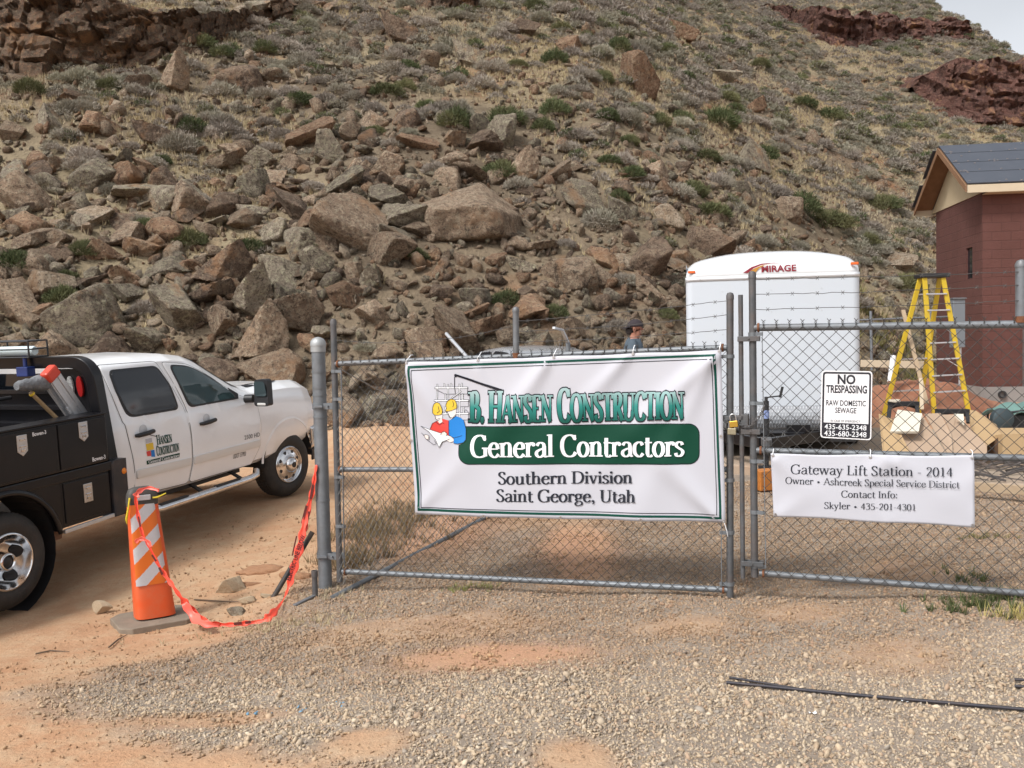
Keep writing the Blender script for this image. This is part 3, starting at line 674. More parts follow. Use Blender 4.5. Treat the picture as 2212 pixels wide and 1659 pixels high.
def shrub_geo(seed, n, wid=.03, up=.75, ln=(.22, .5)):
    r = np.random.default_rng(seed)
    d = r.normal(size=(n, 3)); d[:, 2] = np.abs(d[:, 2]) * .9 + .05; d /= np.linalg.norm(d, axis=1)[:, None]
    lob = 1 + .28 * fbm(d * 2.2 + seed, 3); rr = lob * r.uniform(.45, .9, n) ** .6
    a = d * rr[:, None] * np.array([1, 1, up]); dr = d + r.normal(size=(n, 3)) * .5; dr[:, 2] += .35; dr /= np.linalg.norm(dr, axis=1)[:, None]
    L = r.uniform(*ln, n)[:, None]; b = a + dr * L * .6; a = a - dr * L * .4
    sd_ = np.cross(dr, r.normal(size=(n, 3))); sd_ /= np.linalg.norm(sd_, axis=1)[:, None] + 1e-9; sd_ *= wid * r.uniform(.6, 1.4, (n, 1))
    mid = (a + b) / 2
    V = np.stack([a, mid + sd_, b, mid - sd_], 1); V[..., 2] = np.maximum(V[..., 2], -.08)
    return V.reshape(-1, 3), np.arange(4 * n).reshape(-1, 4)
SHR = {'sage': [npmesh('shrub', *shrub_geo(20 + i, 2400, .013, .8, (.14, .36)), SAGE) for i in range(5)],
       'green': [npmesh('shrub', *shrub_geo(40 + i, 2800, .013, .95, (.14, .34)), GREEN) for i in range(4)]}
def place_shrub(kind, x, y, r, lab):
    o = bpy.data.objects.new('shrub', random.choice(SHR[kind])); COL.objects.link(o)
    o.location = (x, y, gz(x, y) - .04); o.rotation_euler = (random.uniform(-.15, .15), random.uniform(-.15, .15), random.uniform(0, 6.28))
    o.scale = (r, r * random.uniform(.85, 1.15), r * random.uniform(.8, 1.1)); tag(o, lab, 'shrub', 'shrubs growing on the hillside'); return o
gocc = []
for px, py, wpx, lab in GREENS:
    p_, d = ground_hit(px, py + wpx * .3)
    place_shrub('green', p_[0], p_[1] - .15, wpx / 2 * d / FX * 1.2, lab); gocc.append((p_[0], p_[1]))
cand = 42000; x_ = rng.uniform(-22, 42, cand); t_ = rng.uniform(.5, 66, cand); y_ = yb(x_) + t_
dn = np.where(x_ > 2, .95, .55) * np.clip((t_ - np.where(x_ > 7, 0, 4)) / 6, .1, 1) * np.clip(.75 + 1.1 * fbm2(x_, y_, 5, 3, 21.), .1, 1.4)
k_ = rng.uniform(0, 1, cand) < dn * .52; x_, y_ = x_[k_], y_[k_]; z_ = H(x_, y_)
L_ = []
for x, y, z in zip(x_, y_, z_):
    u, v, d = proj((x, y, z))
    if not (-420 < u < 2400 and v > -60): continue
    if covers(u, v - 10, .85) or any((x - ox) ** 2 + (y - oy) ** 2 < (orr * .8 + .1) ** 2 for ox, oy, orr in occ): continue
    r = float(np.clip(rng.lognormal(math.log(.29), .36), .15, .6)); L_.append((2 * r * FX / d, x, y, z, r, u, v))
L_.sort(reverse=True)
ng = len(GREENS)
L_ = [q for q in L_ if -40 < q[5] < 2250] + [q for q in L_ if not -40 < q[5] < 2250]
for k, (wpx, x, y, z, r, u, v) in enumerate(L_[:290 - ng]):
    gq = rng.random() < .16
    ds_ = f"{szw(wpx * 1.3)} {'green' if gq else 'dry grey'} shrub"; GENERIC.append((place_shrub('green' if gq else 'sage', x, y, r, ds_), ds_, u, v))
# a label for each: counted outward from the nearest landmark of the slope
ANCHOR = [(1395, 185, 'the lone rust-brown block'), (213, 690, 'the broad grey boulder over the truck bed'), (402, 682, 'the long grey boulder over the cab'), (75, 750, 'the wire basket on the truck'), (600, 590, 'the squarish grey boulder'), (487, 590, 'the dark flat-topped block'),
 (572, 745, 'the boulder behind the windshield'), (612, 800, 'the boulder behind the truck hood'), (810, 682, 'the tan wedge over the banner corner'), (1003, 735, 'the sloping boulder behind the banner edge'), (838, 558, 'the undercut tan block'), (18, 645, 'the tan block at the left edge'), (210, 272, 'the rust-brown wedge at upper left'),
 (192, 392, 'the round grey boulder at left'), (165, 452, 'the pale flat-topped slab'), (215, 552, 'the flat rust-brown stone at left'), (1085, 290, 'the grey pointed boulder'), (662, 298, 'the cracked rust-brown slab'), (505, 345, 'the layered tan slab'), (895, 310, 'the orange tilted slab'), (740, 400, 'the flat-lit grey slab'), (1525, 528, 'the dark block above the trailer'),
 (1268, 440, 'the long grey leaning slab'), (1238, 598, 'the broad tan boulder on the scree'), (1400, 568, 'the dark lumpy boulder'), (1942, 566, 'the pale boulder by the building'), (1006, 470, 'the huge boulder'), (200, 120, 'the upper left cliff'), (1880, 60, 'the red cliff band'), (2120, 200, 'the dark red crag'), (1550, 245, 'the tall dark green shrub'),
 (1725, 430, 'the broad green shrub over the trailer'), (1790, 458, 'the largest olive green shrub'), (838, 182, 'the grey-green shrub high up'), (1198, 117, 'the green shrub over the pointed boulder'), (1371, 700, 'the person in the cap'), (1560, 165, 'the tilted grey slab high up'), (1010, 130, 'the grey boulder high up'), (860, 75, 'the dark boulder at the top'),
 (1130, 60, 'the dark block at the top'), (1475, 75, 'the rust-brown boulder at the top'), (380, 175, 'the tall block below the cliff'), (1640, 232, 'the lit rust-brown stone'), (1905, 430, 'the green shrub by the gable'), (1670, 560, 'the trailer roof'), (415, 500, 'the round green shrub over the cab'), (1492, 397, 'the green shrub of the trailer pair')]
ORD = ['', 'second ', 'third ', 'fourth ', 'fifth ', 'sixth ', 'seventh ', 'eighth ', 'ninth ', 'tenth ']
bins = {}
for o, ds_, u, v in GENERIC:
    k = min(range(len(ANCHOR)), key=lambda i: (ANCHOR[i][0] - u) ** 2 + ((ANCHOR[i][1] - v) * 1.2) ** 2); dx, dy = u - ANCHOR[k][0], v - ANCHOR[k][1]
    dr = ('uphill from' if dy < 0 else 'downhill from') if abs(dy) > abs(dx) * .8 else ('left of' if dx < 0 else 'right of')
    bins.setdefault((ds_, dr, k), []).append((dx * dx + dy * dy, o))
for (ds_, dr, k), L2 in bins.items():
    for i, (q, o) in enumerate(sorted(L2, key=lambda e: e[0])): o['label'] = (ORD[i] if len(L2) > 1 and i else 'first ' if len(L2) > 1 else '') + f"{ds_} {dr} {ANCHOR[k][2]}"

lo = {'sage': [shrub_geo(60 + i, 330, .032, .75, (.2, .45)) for i in range(6)], 'green': [shrub_geo(70 + i, 360, .03, .9, (.2, .42)) for i in range(4)]}
for kind, mt in (('sage', SAGE), ('green', GREEN)):
    VV, FF, o_ = [], [], 0
    for q in L_[290 - ng:]:
        if (rng.random() < .14) != (kind == 'green'): continue
        bv, bf = random.choice(lo[kind]); a = rng.uniform(0, 6.28); c, s = math.cos(a), math.sin(a); r = q[4] * 1.1
        v = bv @ np.array([[c, s, 0], [-s, c, 0], [0, 0, 1]]) * np.array([r, r, r * rng.uniform(.8, 1.1)]) + np.array(q[1:4])
        VV.append(v); FF.append(bf + o_); o_ += len(bv)
    tag(link('brush', npmesh('brush', np.concatenate(VV), np.concatenate(FF), mt)), kind='stuff')
# straw-coloured grass
def tuft_geo(seed, n=11, h=1., sp=.5, w_=.06):
    r = np.random.default_rng(seed); V, Fc = [], []
    for i in range(n):
        a = r.uniform(0, 6.28); b = r.uniform(.1, .35); e = r.uniform(.5, 1.) * sp; hh = r.uniform(.55, 1) * h
        p0 = np.array([math.cos(a) * b * .4, math.sin(a) * b * .4, -.05]); p1 = np.array([math.cos(a) * e, math.sin(a) * e, hh])
        s_ = np.array([-math.sin(a + r.normal() * .6), math.cos(a + r.normal() * .6), 0]) * w_
        V += [p0 - s_, p0 + s_, p1]; Fc.append((3 * i, 3 * i + 1, 3 * i + 2))
    return np.array(V), np.array(Fc)
def zrot(n):
    a = rng.uniform(0, 6.28, n); c, s = np.cos(a), np.sin(a); z = np.zeros(n); return np.stack([c, -s, z, s, c, z, z, z, z + 1], -1).reshape(-1, 3, 3)
cand = 260000; x_ = rng.uniform(-22, 41, cand); t_ = rng.uniform(-.5, 60, cand); y_ = yb(x_) + t_
dn = np.clip(.5 + 1.5 * fbm2(x_, y_, 4.2, 4, 31.), 0, 1) * np.clip((t_ - np.where(x_ > 6, -1., 4.)) / 5, .03, 1) * np.where(t_ > 40, .5, 1)
k_ = (rng.uniform(0, 1, cand) < dn * .85) & (np.abs(x_) < .7 * y_ + 1); x_, y_ = x_[k_], y_[k_]
pts = np.stack([x_, y_, H(x_, y_)], -1); s_ = rng.uniform(.09, .24, len(x_))
tag(link('dry_grass', scatter_mesh('dry_grass', [tuft_geo(i) for i in range(6)], pts, s_, STRAW, rng, flat=zrot)), kind='stuff')
# weeds round the gate: dead grass by the left post, green weeds under the right leaf
def weeds(name, spots, mt, n, h, label, cat, w_=.05):
    P_, S_ = [], []
    for (px, py, rx, ry, k) in spots:
        c, d = ground_hit(px, py)
        for i in range(k):
            x, y = c[0] + rng.normal() * rx, c[1] + rng.normal() * ry; P_.append((x, y, gz(x, y))); S_.append(rng.uniform(.5, 1.1) * h)
    o = link(name, scatter_mesh(name, [tuft_geo(80 + i, n, 1., .75, w_) for i in range(5)], np.array(P_), np.array(S_), mt, rng, flat=zrot)); return tag(o, label, cat)
DEAD = leaf_mat('dead_weed', (.23, .17, .09), (.13, .095, .055))
weeds('weed_patch', [(800, 1160, .25, .35, 110), (760, 1215, .15, .15, 50), (850, 1130, .35, .4, 90), (900, 1100, .3, .4, 50)], DEAD, 14, .2, 'dead brown weeds behind the left end of the gate', 'weeds', .02)
weeds('weed_patch', [(640, 1345, .3, .12, 46), (560, 1360, .3, .08, 26), (710, 1290, .12, .1, 26)], STRAW, 9, .075, 'dry straw lying along the berm below the left gate post', 'weeds', .03)
weeds('weed_patch', [(1020, 1272, .12, .05, 26)], leaf_mat('yellow_weed', (.28, .27, .09), (.16, .18, .06)), 10, .07, 'small yellow-green weed under the middle of the bottom rail', 'weeds', .035)
weeds('weed_patch', [(2110, 1312, .16, .12, 60), (2160, 1290, .14, .08, 40), (2080, 1250, .1, .1, 16)], leaf_mat('gate_weed', (.07, .095, .04), (.12, .13, .05)), 12, .085, 'dark green weeds under the right gate leaf', 'weeds', .05)
weeds('weed_patch', [(2195, 1335, .1, .07, 22)], leaf_mat('straw_weed', (.48, .38, .14), (.32, .27, .10)), 8, .12, 'yellow dry weed beside the dark green weeds at the right edge', 'weeds', .025)
weeds('weed_patch', [(2130, 1163, .12, .06, 26)], leaf_mat('flat_weed', (.16, .15, .05), (.09, .085, .035)), 10, .06, 'low olive weed on the gravel behind the right leaf', 'weeds', .05)
weeds('weed_patch', [(1900, 735, 1.2, 1.2, 90), (1960, 745, 1., 1.0, 60), (1890, 715, 1.2, 1.2, 50)], leaf_mat('yellow_brush', (.30, .27, .11), (.18, .17, .075)), 16, .42, 'yellow-green brush behind the far fence near the ladder', 'weeds', .04)
# loose stones on the dirt
def stone(px, py, wpx, mk, sh, label, flat_=.7):
    p_, d = ground_hit(px, py); s = wpx / 2 * d / FX; bi = SI[sh] + random.randrange(5)
    m_s = rock_mesh(bi, mk).copy(); m_s.materials[0] = PST if mk == 'pale' else RM[mk]; o = bpy.data.objects.new('stone', m_s); COL.objects.link(o)
    o.matrix_world = Matrix.Translation((p_[0], p_[1], p_[2] + s * .25)) @ Matrix.Rotation(random.uniform(-.5, .5), 4, 'Z') @ Matrix.Diagonal((s, s * .8, s * flat_, 1)); tag(o, label, 'stone', 'loose stones on the dirt')
PST = mat('pale_stone', (.50, .39, .265), .85, noise=(9, .7, (.38, .28, .18), 6), dirt=((.28, .2, .13), .5, 22), bump=.5, bscale=30)
DIRTM = mat('packed_dirt', (.40, .215, .115), .95, noise=(7, .7, (.30, .15, .08), 6), bump=.8, bscale=14)
stone(217, 1325, 44, 'pale', 'b', 'pale tan stone on the dirt left of the channelizer base', 1.0)
stone(497, 1278, 66, 'pale', 's', 'flat pale stone on the dirt right of the channelizer', 1.15)
stone(540, 1300, 38, 'pale', 'r', 'pale tan stone just right of the flat pale one', .8)
stone(512, 1325, 46, 'grey lichened', 'r', 'greyish stone above the lying orange tape', .7)
stone(572, 1290, 26, 'pale', 'a', 'small tan stone nearest the black pipe end', .8)
stone(370, 1474, 18, 'tan', 'a', 'small brown stone on the gravel at lower left', .8)
stone(1136, 1498, 12, 'rust-brown', 'a', 'tiny red stone in the middle of the foreground gravel', .8)
for px, py, wpx, hk, lab in ((575, 1232, 120, .36, 'clod of reddish dirt left of the hanging tape'), (640, 1245, 80, .5, 'mound of reddish dirt behind the black pipe'), (545, 1262, 46, .5, 'small dirt lump above the flat pale stone')):
    p_, d = ground_hit(px, py); s = wpx / 2 * d / FX; v, f = rock_base(int(px), 4, 16, 8, (1, .8, .8), .16); me = npmesh('dirt_clod', v, f, DIRTM, True)
    o = link('dirt_clod', me); o.location = (p_[0], p_[1], p_[2] - s * .05); o.scale = (s, s * .7, s * hk); tag(o, lab, 'clod', 'dirt clods by the gate post')
# ================================================================== LETTERING
def crs(pts, n=6, closed=False):
    """Catmull-Rom"""
    p = [np.array(q, float) for q in pts]; out = []
    if closed: p = [p[-1]] + p + [p[0], p[1]]
    else: p = [2 * p[0] - p[1]] + p + [2 * p[-1] - p[-2]]
    for i in range(1, len(p) - 2):
        for k in range(n):
            t = k / n; a, b, c, d = p[i - 1:i + 3]
            out.append(.5 * ((2 * b) + (c - a) * t + (2 * a - 5 * b + 4 * c - d) * t * t + (3 * b - a - 3 * c + d) * t ** 3))
    out.append(p[-2]); return out
O_ = lambda cx, cy, rx, ry: [(cx + rx * math.cos(a), cy + ry * math.sin(a)) for a in [math.pi / 2 + k * math.pi / 6 for k in range(13)]]
# glyph: (advance, [(kind, points, weight)]); p straight, c curve, b serif bar (x, y), d dot
GLY = {
 'A': (76, [('p', [(37, 100), (6, 0)], .5), ('p', [(37, 100), (68, 0)], 1), ('p', [(17, 34), (56, 34)], 1), ('b', (6, 0)), ('b', (68, 0))]),
 'B': (62, [('p', [(15, 0), (15, 100)], 1), ('c', [(15, 98), (34, 98), (45, 88), (45, 68), (34, 54), (15, 52)], 1), ('c', [(15, 52), (38, 51), (52, 42), (53, 22), (42, 4), (15, 2)], 1), ('b', (11, 0)), ('b', (11, 100))]),
 'C': (72, [('c', [(64, 80), (55, 94), (40, 100), (20, 92), (8, 70), (7, 36), (18, 9), (38, 0), (56, 5), (66, 20)], 1), ('p', [(64, 76), (64, 100)], .5)]),
 'D': (80, [('p', [(15, 0), (15, 100)], 1), ('c', [(15, 98), (42, 97), (62, 86), (71, 58), (69, 34), (58, 12), (40, 3), (15, 2)], 1), ('b', (12, 0)), ('b', (12, 100))]),
 'E': (60, [('p', [(15, 0), (15, 100)], 1), ('p', [(15, 98), (52, 98)], 1), ('p', [(15, 51), (42, 51)], 1), ('p', [(15, 2), (55, 2)], 1), ('p', [(52, 100), (52, 82)], .5), ('p', [(55, 0), (55, 20)], .5), ('b', (12, 0)), ('b', (12, 100))]),
 'G': (80, [('c', [(66, 80), (57, 95), (41, 100), (20, 92), (8, 70), (7, 36), (18, 9), (38, 0), (56, 3), (68, 10)], 1), ('p', [(66, 76), (66, 100)], .5), ('p', [(67, 4), (67, 40)], 1), ('b', (67, 41))]),
 'H': (80, [('p', [(15, 0), (15, 100)], 1), ('p', [(65, 0), (65, 100)], 1), ('p', [(15, 51), (65, 51)], 1), ('b', (15, 0)), ('b', (15, 100)), ('b', (65, 0)), ('b', (65, 100))]),
 'I': (32, [('p', [(16, 0), (16, 100)], 1), ('b', (16, 0)), ('b', (16, 100))]),
 'L': (58, [('p', [(15, 0), (15, 100)], 1), ('p', [(15, 2), (53, 2)], 1), ('p', [(53, 0), (53, 24)], .5), ('b', (14, 0)), ('b', (14, 100))]),
 'N': (80, [('p', [(13, 0), (13, 100)], .5), ('p', [(11, 99), (66, 1)], 1), ('p', [(66, 0), (66, 100)], .5), ('b', (13, 0)), ('b', (8, 100)), ('b', (66, 100))]),
 'O': (82, [('c', O_(41, 50, 33, 50), 1)]),
 'R': (68, [('p', [(15, 0), (15, 100)], 1), ('c', [(15, 98), (36, 98), (49, 88), (49, 68), (38, 52), (15, 50)], 1), ('p', [(32, 50), (62, 0)], 1), ('b', (13, 0)), ('b', (11, 100)), ('b', (62, 0))]),
 'S': (54, [('c', [(44, 80), (38, 95), (26, 100), (12, 92), (9, 76), (20, 60), (36, 46), (46, 28), (42, 8), (26, 0), (12, 6), (6, 22)], 1), ('p', [(45, 78), (45, 98)], .4), ('p', [(6, 4), (6, 24)], .4)]),
 'T': (70, [('p', [(35, 0), (35, 100)], 1), ('p', [(4, 98), (66, 98)], 1), ('p', [(4, 100), (4, 80)], .5), ('p', [(66, 100), (66, 80)], .5), ('b', (35, 0))]),
 'U': (78, [('p', [(14, 100), (14, 30)], 1), ('c', [(14, 32), (18, 10), (38, 0), (58, 10), (63, 32)], .8), ('p', [(63, 30), (63, 100)], .5), ('b', (14, 100)), ('b', (63, 100))]),
 'a': (54, [('c', [(10, 52), (17, 63), (28, 66), (39, 60), (42, 48)], .9), ('p', [(42, 50), (42, 8)], 1), ('c', [(42, 40), (24, 34), (10, 24), (9, 10), (20, 0), (32, 3), (42, 14)], .9), ('c', [(42, 10), (46, 1), (54, 3)], .6)]),
 'c': (50, [('c', [(44, 52), (37, 64), (26, 66), (12, 56), (7, 36), (10, 14), (24, 0), (36, 2), (46, 14)], 1)]),
 'd': (60, [('p', [(45, 104), (45, 2)], 1), ('c', [(45, 54), (36, 65), (24, 65), (11, 52), (7, 32), (12, 9), (24, 0), (36, 4), (45, 14)], 1), ('b', (38, 104), .6), ('b', (51, 1), .6)]),
 'e': (52, [('p', [(9, 38), (45, 38)], 1), ('c', [(45, 38), (42, 57), (29, 66), (14, 56), (7, 34), (12, 11), (26, 0), (38, 3), (48, 14)], 1)]),
 'f': (36, [('c', [(40, 96), (32, 104), (22, 98), (17, 80)], .9), ('p', [(17, 82), (17, 0)], 1), ('p', [(4, 64), (34, 64)], 1), ('b', (18, 0))]),
 'g': (54, [('c', O_(25, 46, 16, 20), .9), ('p', [(38, 62), (54, 65)], .8), ('c', [(16, 28), (9, 18), (18, 8), (38, 5), (49, -7), (44, -22), (26, -30), (9, -24), (7, -10), (20, 4)], .8)]),
 'h': (62, [('p', [(14, 0), (14, 104)], 1), ('c', [(14, 50), (24, 62), (36, 66), (45, 58), (47, 42)], .9), ('p', [(47, 46), (47, 0)], 1), ('b', (14, 0)), ('b', (47, 0)), ('b', (8, 104), .6)]),
 'i': (30, [('p', [(15, 0), (15, 66)], 1), ('b', (15, 0)), ('b', (9, 65), .6), ('d', (15, 90), 9)]),
 'k': (54, [('p', [(14, 0), (14, 104)], 1), ('p', [(14, 30), (44, 64)], .6), ('p', [(23, 40), (48, 0)], 1), ('b', (14, 0)), ('b', (48, 0)), ('b', (44, 65)), ('b', (8, 104), .6)]),
 'l': (30, [('p', [(15, 0), (15, 104)], 1), ('b', (15, 0)), ('b', (9, 103), .6)]),
 'n': (62, [('p', [(14, 0), (14, 66)], 1), ('c', [(14, 50), (24, 62), (36, 66), (45, 58), (47, 42)], .9), ('p', [(47, 46), (47, 0)], 1), ('b', (14, 0)), ('b', (47, 0)), ('b', (8, 65), .6)]),
 'o': (56, [('c', O_(28, 33, 21, 33), 1)]),
 'p': (60, [('p', [(14, -30), (14, 66)], 1), ('c', [(14, 54), (26, 65), (38, 64), (49, 52), (53, 32), (48, 10), (36, 0), (24, 2), (14, 12)], 1), ('b', (14, -30)), ('b', (8, 65), .6)]),
 'r': (44, [('p', [(14, 0), (14, 66)], 1), ('c', [(14, 46), (22, 60), (31, 65), (40, 60)], .9), ('d', (38, 58), 8), ('b', (14, 0)), ('b', (8, 65), .6)]),
 's': (42, [('c', [(35, 52), (30, 63), (20, 66), (9, 59), (8, 48), (18, 38), (32, 28), (36, 16), (28, 3), (18, 0), (8, 4), (5, 15)], .9)]),
 't': (38, [('p', [(16, 86), (16, 12)], 1), ('c', [(16, 16), (20, 2), (30, 0), (38, 6)], .9), ('p', [(4, 64), (36, 64)], 1)]),
 'u': (62, [('p', [(13, 66), (13, 20)], 1), ('c', [(13, 24), (16, 6), (27, 0), (38, 5), (47, 18)], .9), ('p', [(47, 66), (47, 0)], 1), ('b', (8, 65), .6), ('b', (41, 65), .6), ('b', (53, 1), .6)]),
 'v': (54, [('p', [(8, 66), (27, 0)], 1), ('p', [(27, 0), (46, 66)], .5), ('b', (8, 65)), ('b', (46, 65))]),
 'w': (80, [('p', [(8, 66), (24, 0)], 1), ('p', [(24, 0), (40, 66)], .5), ('p', [(40, 66), (56, 0)], 1), ('p', [(56, 0), (72, 66)], .5), ('b', (8, 65)), ('b', (40, 65)), ('b', (72, 65))]),
 'y': (54, [('p', [(8, 66), (28, 2)], 1), ('p', [(46, 66), (26, 0)], .5), ('c', [(27, 4), (21, -18), (12, -30), (4, -28)], .7), ('b', (8, 65)), ('b', (46, 65))]),
 '0': (54, [('c', O_(27, 47, 20, 47), 1)]), '1': (54, [('p', [(28, 0), (28, 95)], 1), ('p', [(14, 84), (28, 94)], .6), ('b', (28, 0), 1.3)]),
 '2': (54, [('c', [(10, 74), (16, 90), (28, 95), (42, 86), (43, 66), (32, 42), (10, 5)], .9), ('p', [(8, 4), (48, 4)], 1.4)]),
 '3': (54, [('c', [(10, 82), (18, 93), (28, 95), (41, 86), (40, 66), (28, 54), (20, 52)], .9), ('c', [(20, 52), (36, 50), (46, 38), (44, 14), (30, 0), (16, 1), (8, 8)], .9)]),
 '4': (54, [('p', [(36, 0), (36, 95)], 1), ('p', [(36, 94), (6, 30)], .5), ('p', [(4, 29), (52, 29)], 1.2)]),
 '5': (54, [('p', [(15, 92), (46, 92)], 1.4), ('p', [(15, 94), (13, 54)], .6), ('c', [(13, 54), (28, 58), (42, 46), (45, 28), (38, 8), (22, 0), (8, 6)], .9)]),
 '-': (38, [('p', [(6, 34), (32, 34)], 1.6)]), '.': (26, [('d', (13, 7), 9)]), ',': (28, [('d', (13, 7), 9), ('c', [(19, 6), (18, -8), (10, -18)], .5)]),
 ':': (28, [('d', (14, 7), 8), ('d', (14, 56), 8)]), '\u2022': (56, [('d', (28, 36), 15)]), ' ': (30, []),
}
def serif_text(s, wt=13., thin=4.5, scale_first=None, grow=0):
    """-> list of 2D polygons and the total advance; 100 = cap height"""
    out, x = [], 0
    for ch in s:
        sc = 1.0
        if scale_first and ch.islower(): ch2, sc = ch.upper(), scale_first
        else: ch2 = ch
        adv, el = GLY[ch2]
        for e in el:
            if e[0] in 'pc':
                pts = crs(e[1], 5) if e[0] == 'c' else [np.array(q, float) for q in e[1]]
                L, Rr = [], []
                for i in range(len(pts)):
                    t = pts[min(i + 1, len(pts) - 1)] - pts[max(i - 1, 0)]; l = np.hypot(*t) + 1e-9; t = t / l
                    hw = .5 * (thin + (wt * e[2] - thin) * min(1, abs(t[1]) ** 1.2)) if wt * e[2] > thin else .5 * thin
                    hw += grow; n_ = np.array([-t[1], t[0]]) * hw; q = pts[i] + (t * grow * (1 if i == len(pts) - 1 else -1 if i == 0 else 0))
                    L.append(q + n_); Rr.append(q - n_)
                for i in range(len(pts) - 1): out.append([(x + sc * a, sc * b) for a, b in (L[i], L[i + 1], Rr[i + 1], Rr[i])])
            elif e[0] == 'b':
                k = e[2] if len(e) > 2 else 1; hw = (wt * .5 + 7) * k; cx, cy = e[1]; th = thin * .55 + grow
                y0, y1 = (cy - grow, cy + th * 1.6) if cy < 30 else (cy - th * 1.6, cy + grow)
                if ch2 == 'G' or cy in (65,) and False: y0, y1 = cy - th, cy + th
                out.append([(x + sc * a, sc * b) for a, b in ((cx - hw - grow, y0), (cx + hw + grow, y0), (cx + hw + grow, y1), (cx - hw - grow, y1))])
            elif e[0] == 'd':
                r = e[2] + grow + (wt - 13) * .25; out.append([(x + sc * (e[1][0] + r * math.cos(k * .6283)), sc * (e[1][1] + r * math.sin(k * .6283))) for k in range(10)])
        x += adv * sc
    return out, x
def sans_text(s, bold=0.):
    """built-in font outline -> triangles in 2D, width, cap height 1"""
    cu = bpy.data.curves.new('t', 'FONT'); cu.body = s; cu.size = 1; cu.offset = bold; cu.resolution_u = 3
    ob = bpy.data.objects.new('t', cu); COL.objects.link(ob); dg = bpy.context.evaluated_depsgraph_get()
    me = bpy.data.meshes.new_from_object(ob.evaluated_get(dg)); v = np.array([q.co[:2] for q in me.vertices]); f = []
    me.calc_loop_triangles(); f = [tuple(t.vertices) for t in me.loop_triangles]
    bpy.data.objects.remove(ob); bpy.data.curves.remove(cu); bpy.data.meshes.remove(me)
    v[:, 0] -= v[:, 0].min(); return v, f, v[:, 0].max()
CAPH = None
def capsize():
    global CAPH
    if CAPH is None: v, f, w_ = sans_text('H'); CAPH = v[:, 1].max()
    return CAPH
class Print:
    """flat printed artwork: 2D triangles in picture coordinates, refined and laid on a surface fn(px, py, layer) -> 3D"""
    def __init__(s, fn, maxlen): s.fn, s.ml = fn, maxlen
    def emit(s, name, tris, mat_, parent, layer, col=None, step=0.):
        bm = bmesh.new(); k = 0; lay = bm.verts.layers.float.new('k')
        for poly in tris:
            vs = [bm.verts.new((a, b, 0)) for a, b in poly]
            for q in vs: q[lay] = k
            k += 1
            if len(vs) == 3 or len(vs) == 4: bm.faces.new(vs)
            else:
                for t in tessellate_polygon([[Vector((a, b, 0)) for a, b in poly]]):
                    try: bm.faces.new([vs[i] for i in t])
                    except ValueError: pass
        for it in range(6):
            ed = [e for e in bm.edges if e.calc_length() > s.ml]
            if not ed: break
            bmesh.ops.subdivide_edges(bm, edges=ed, cuts=1)
            bmesh.ops.triangulate(bm, faces=[f for f in bm.faces if len(f.verts) > 4])
        raw = [(q.co.x, q.co.y) for q in bm.verts]
        for q in bm.verts: q.co = s.fn(q.co.x, q.co.y, layer + step * q[lay])
        me = bpy.data.meshes.new(name); bm.to_mesh(me); bm.free(); me.materials.append(mat_)
        if col:
            c = np.array([(*col(a, b), 1) for a, b in raw], np.float32); me.color_attributes.new('Col', 'FLOAT_COLOR', 'POINT').data.foreach_set('color', c.ravel())
        return link(name, me, parent)
    def line_map(s, x0, y0, x1, y1, cap, adv):
        d = np.array([x1 - x0, y1 - y0]); n_ = np.array([d[1], -d[0]]) / np.hypot(*d) * cap
        return lambda a, b: tuple(np.array([x0, y0]) + d * (a / adv) + n_ * b)
    def serif(s, name, txt, x0, y0, x1, y1, cap, mat_, parent, layer, wt=13, thin=4.5, **kw):
        col = kw.pop('col', None); polys, adv = serif_text(txt, wt, thin, **kw); mp = s.line_map(x0, y0, x1, y1, cap / 100, adv)
        return s.emit(name, [[mp(a, b) for a, b in p_] for p_ in polys], mat_, parent, layer, col, step=.000012)
    def sans(s, name, txt, x0, y0, x1, y1, cap, mat_, parent, layer, bold=0):
        v, f, w_ = sans_text(txt, bold); mp = s.line_map(x0, y0, x1, y1, cap / capsize(), w_)
        return s.emit(name, [[mp(*v[i]) for i in t] for t in f], mat_, parent, layer)

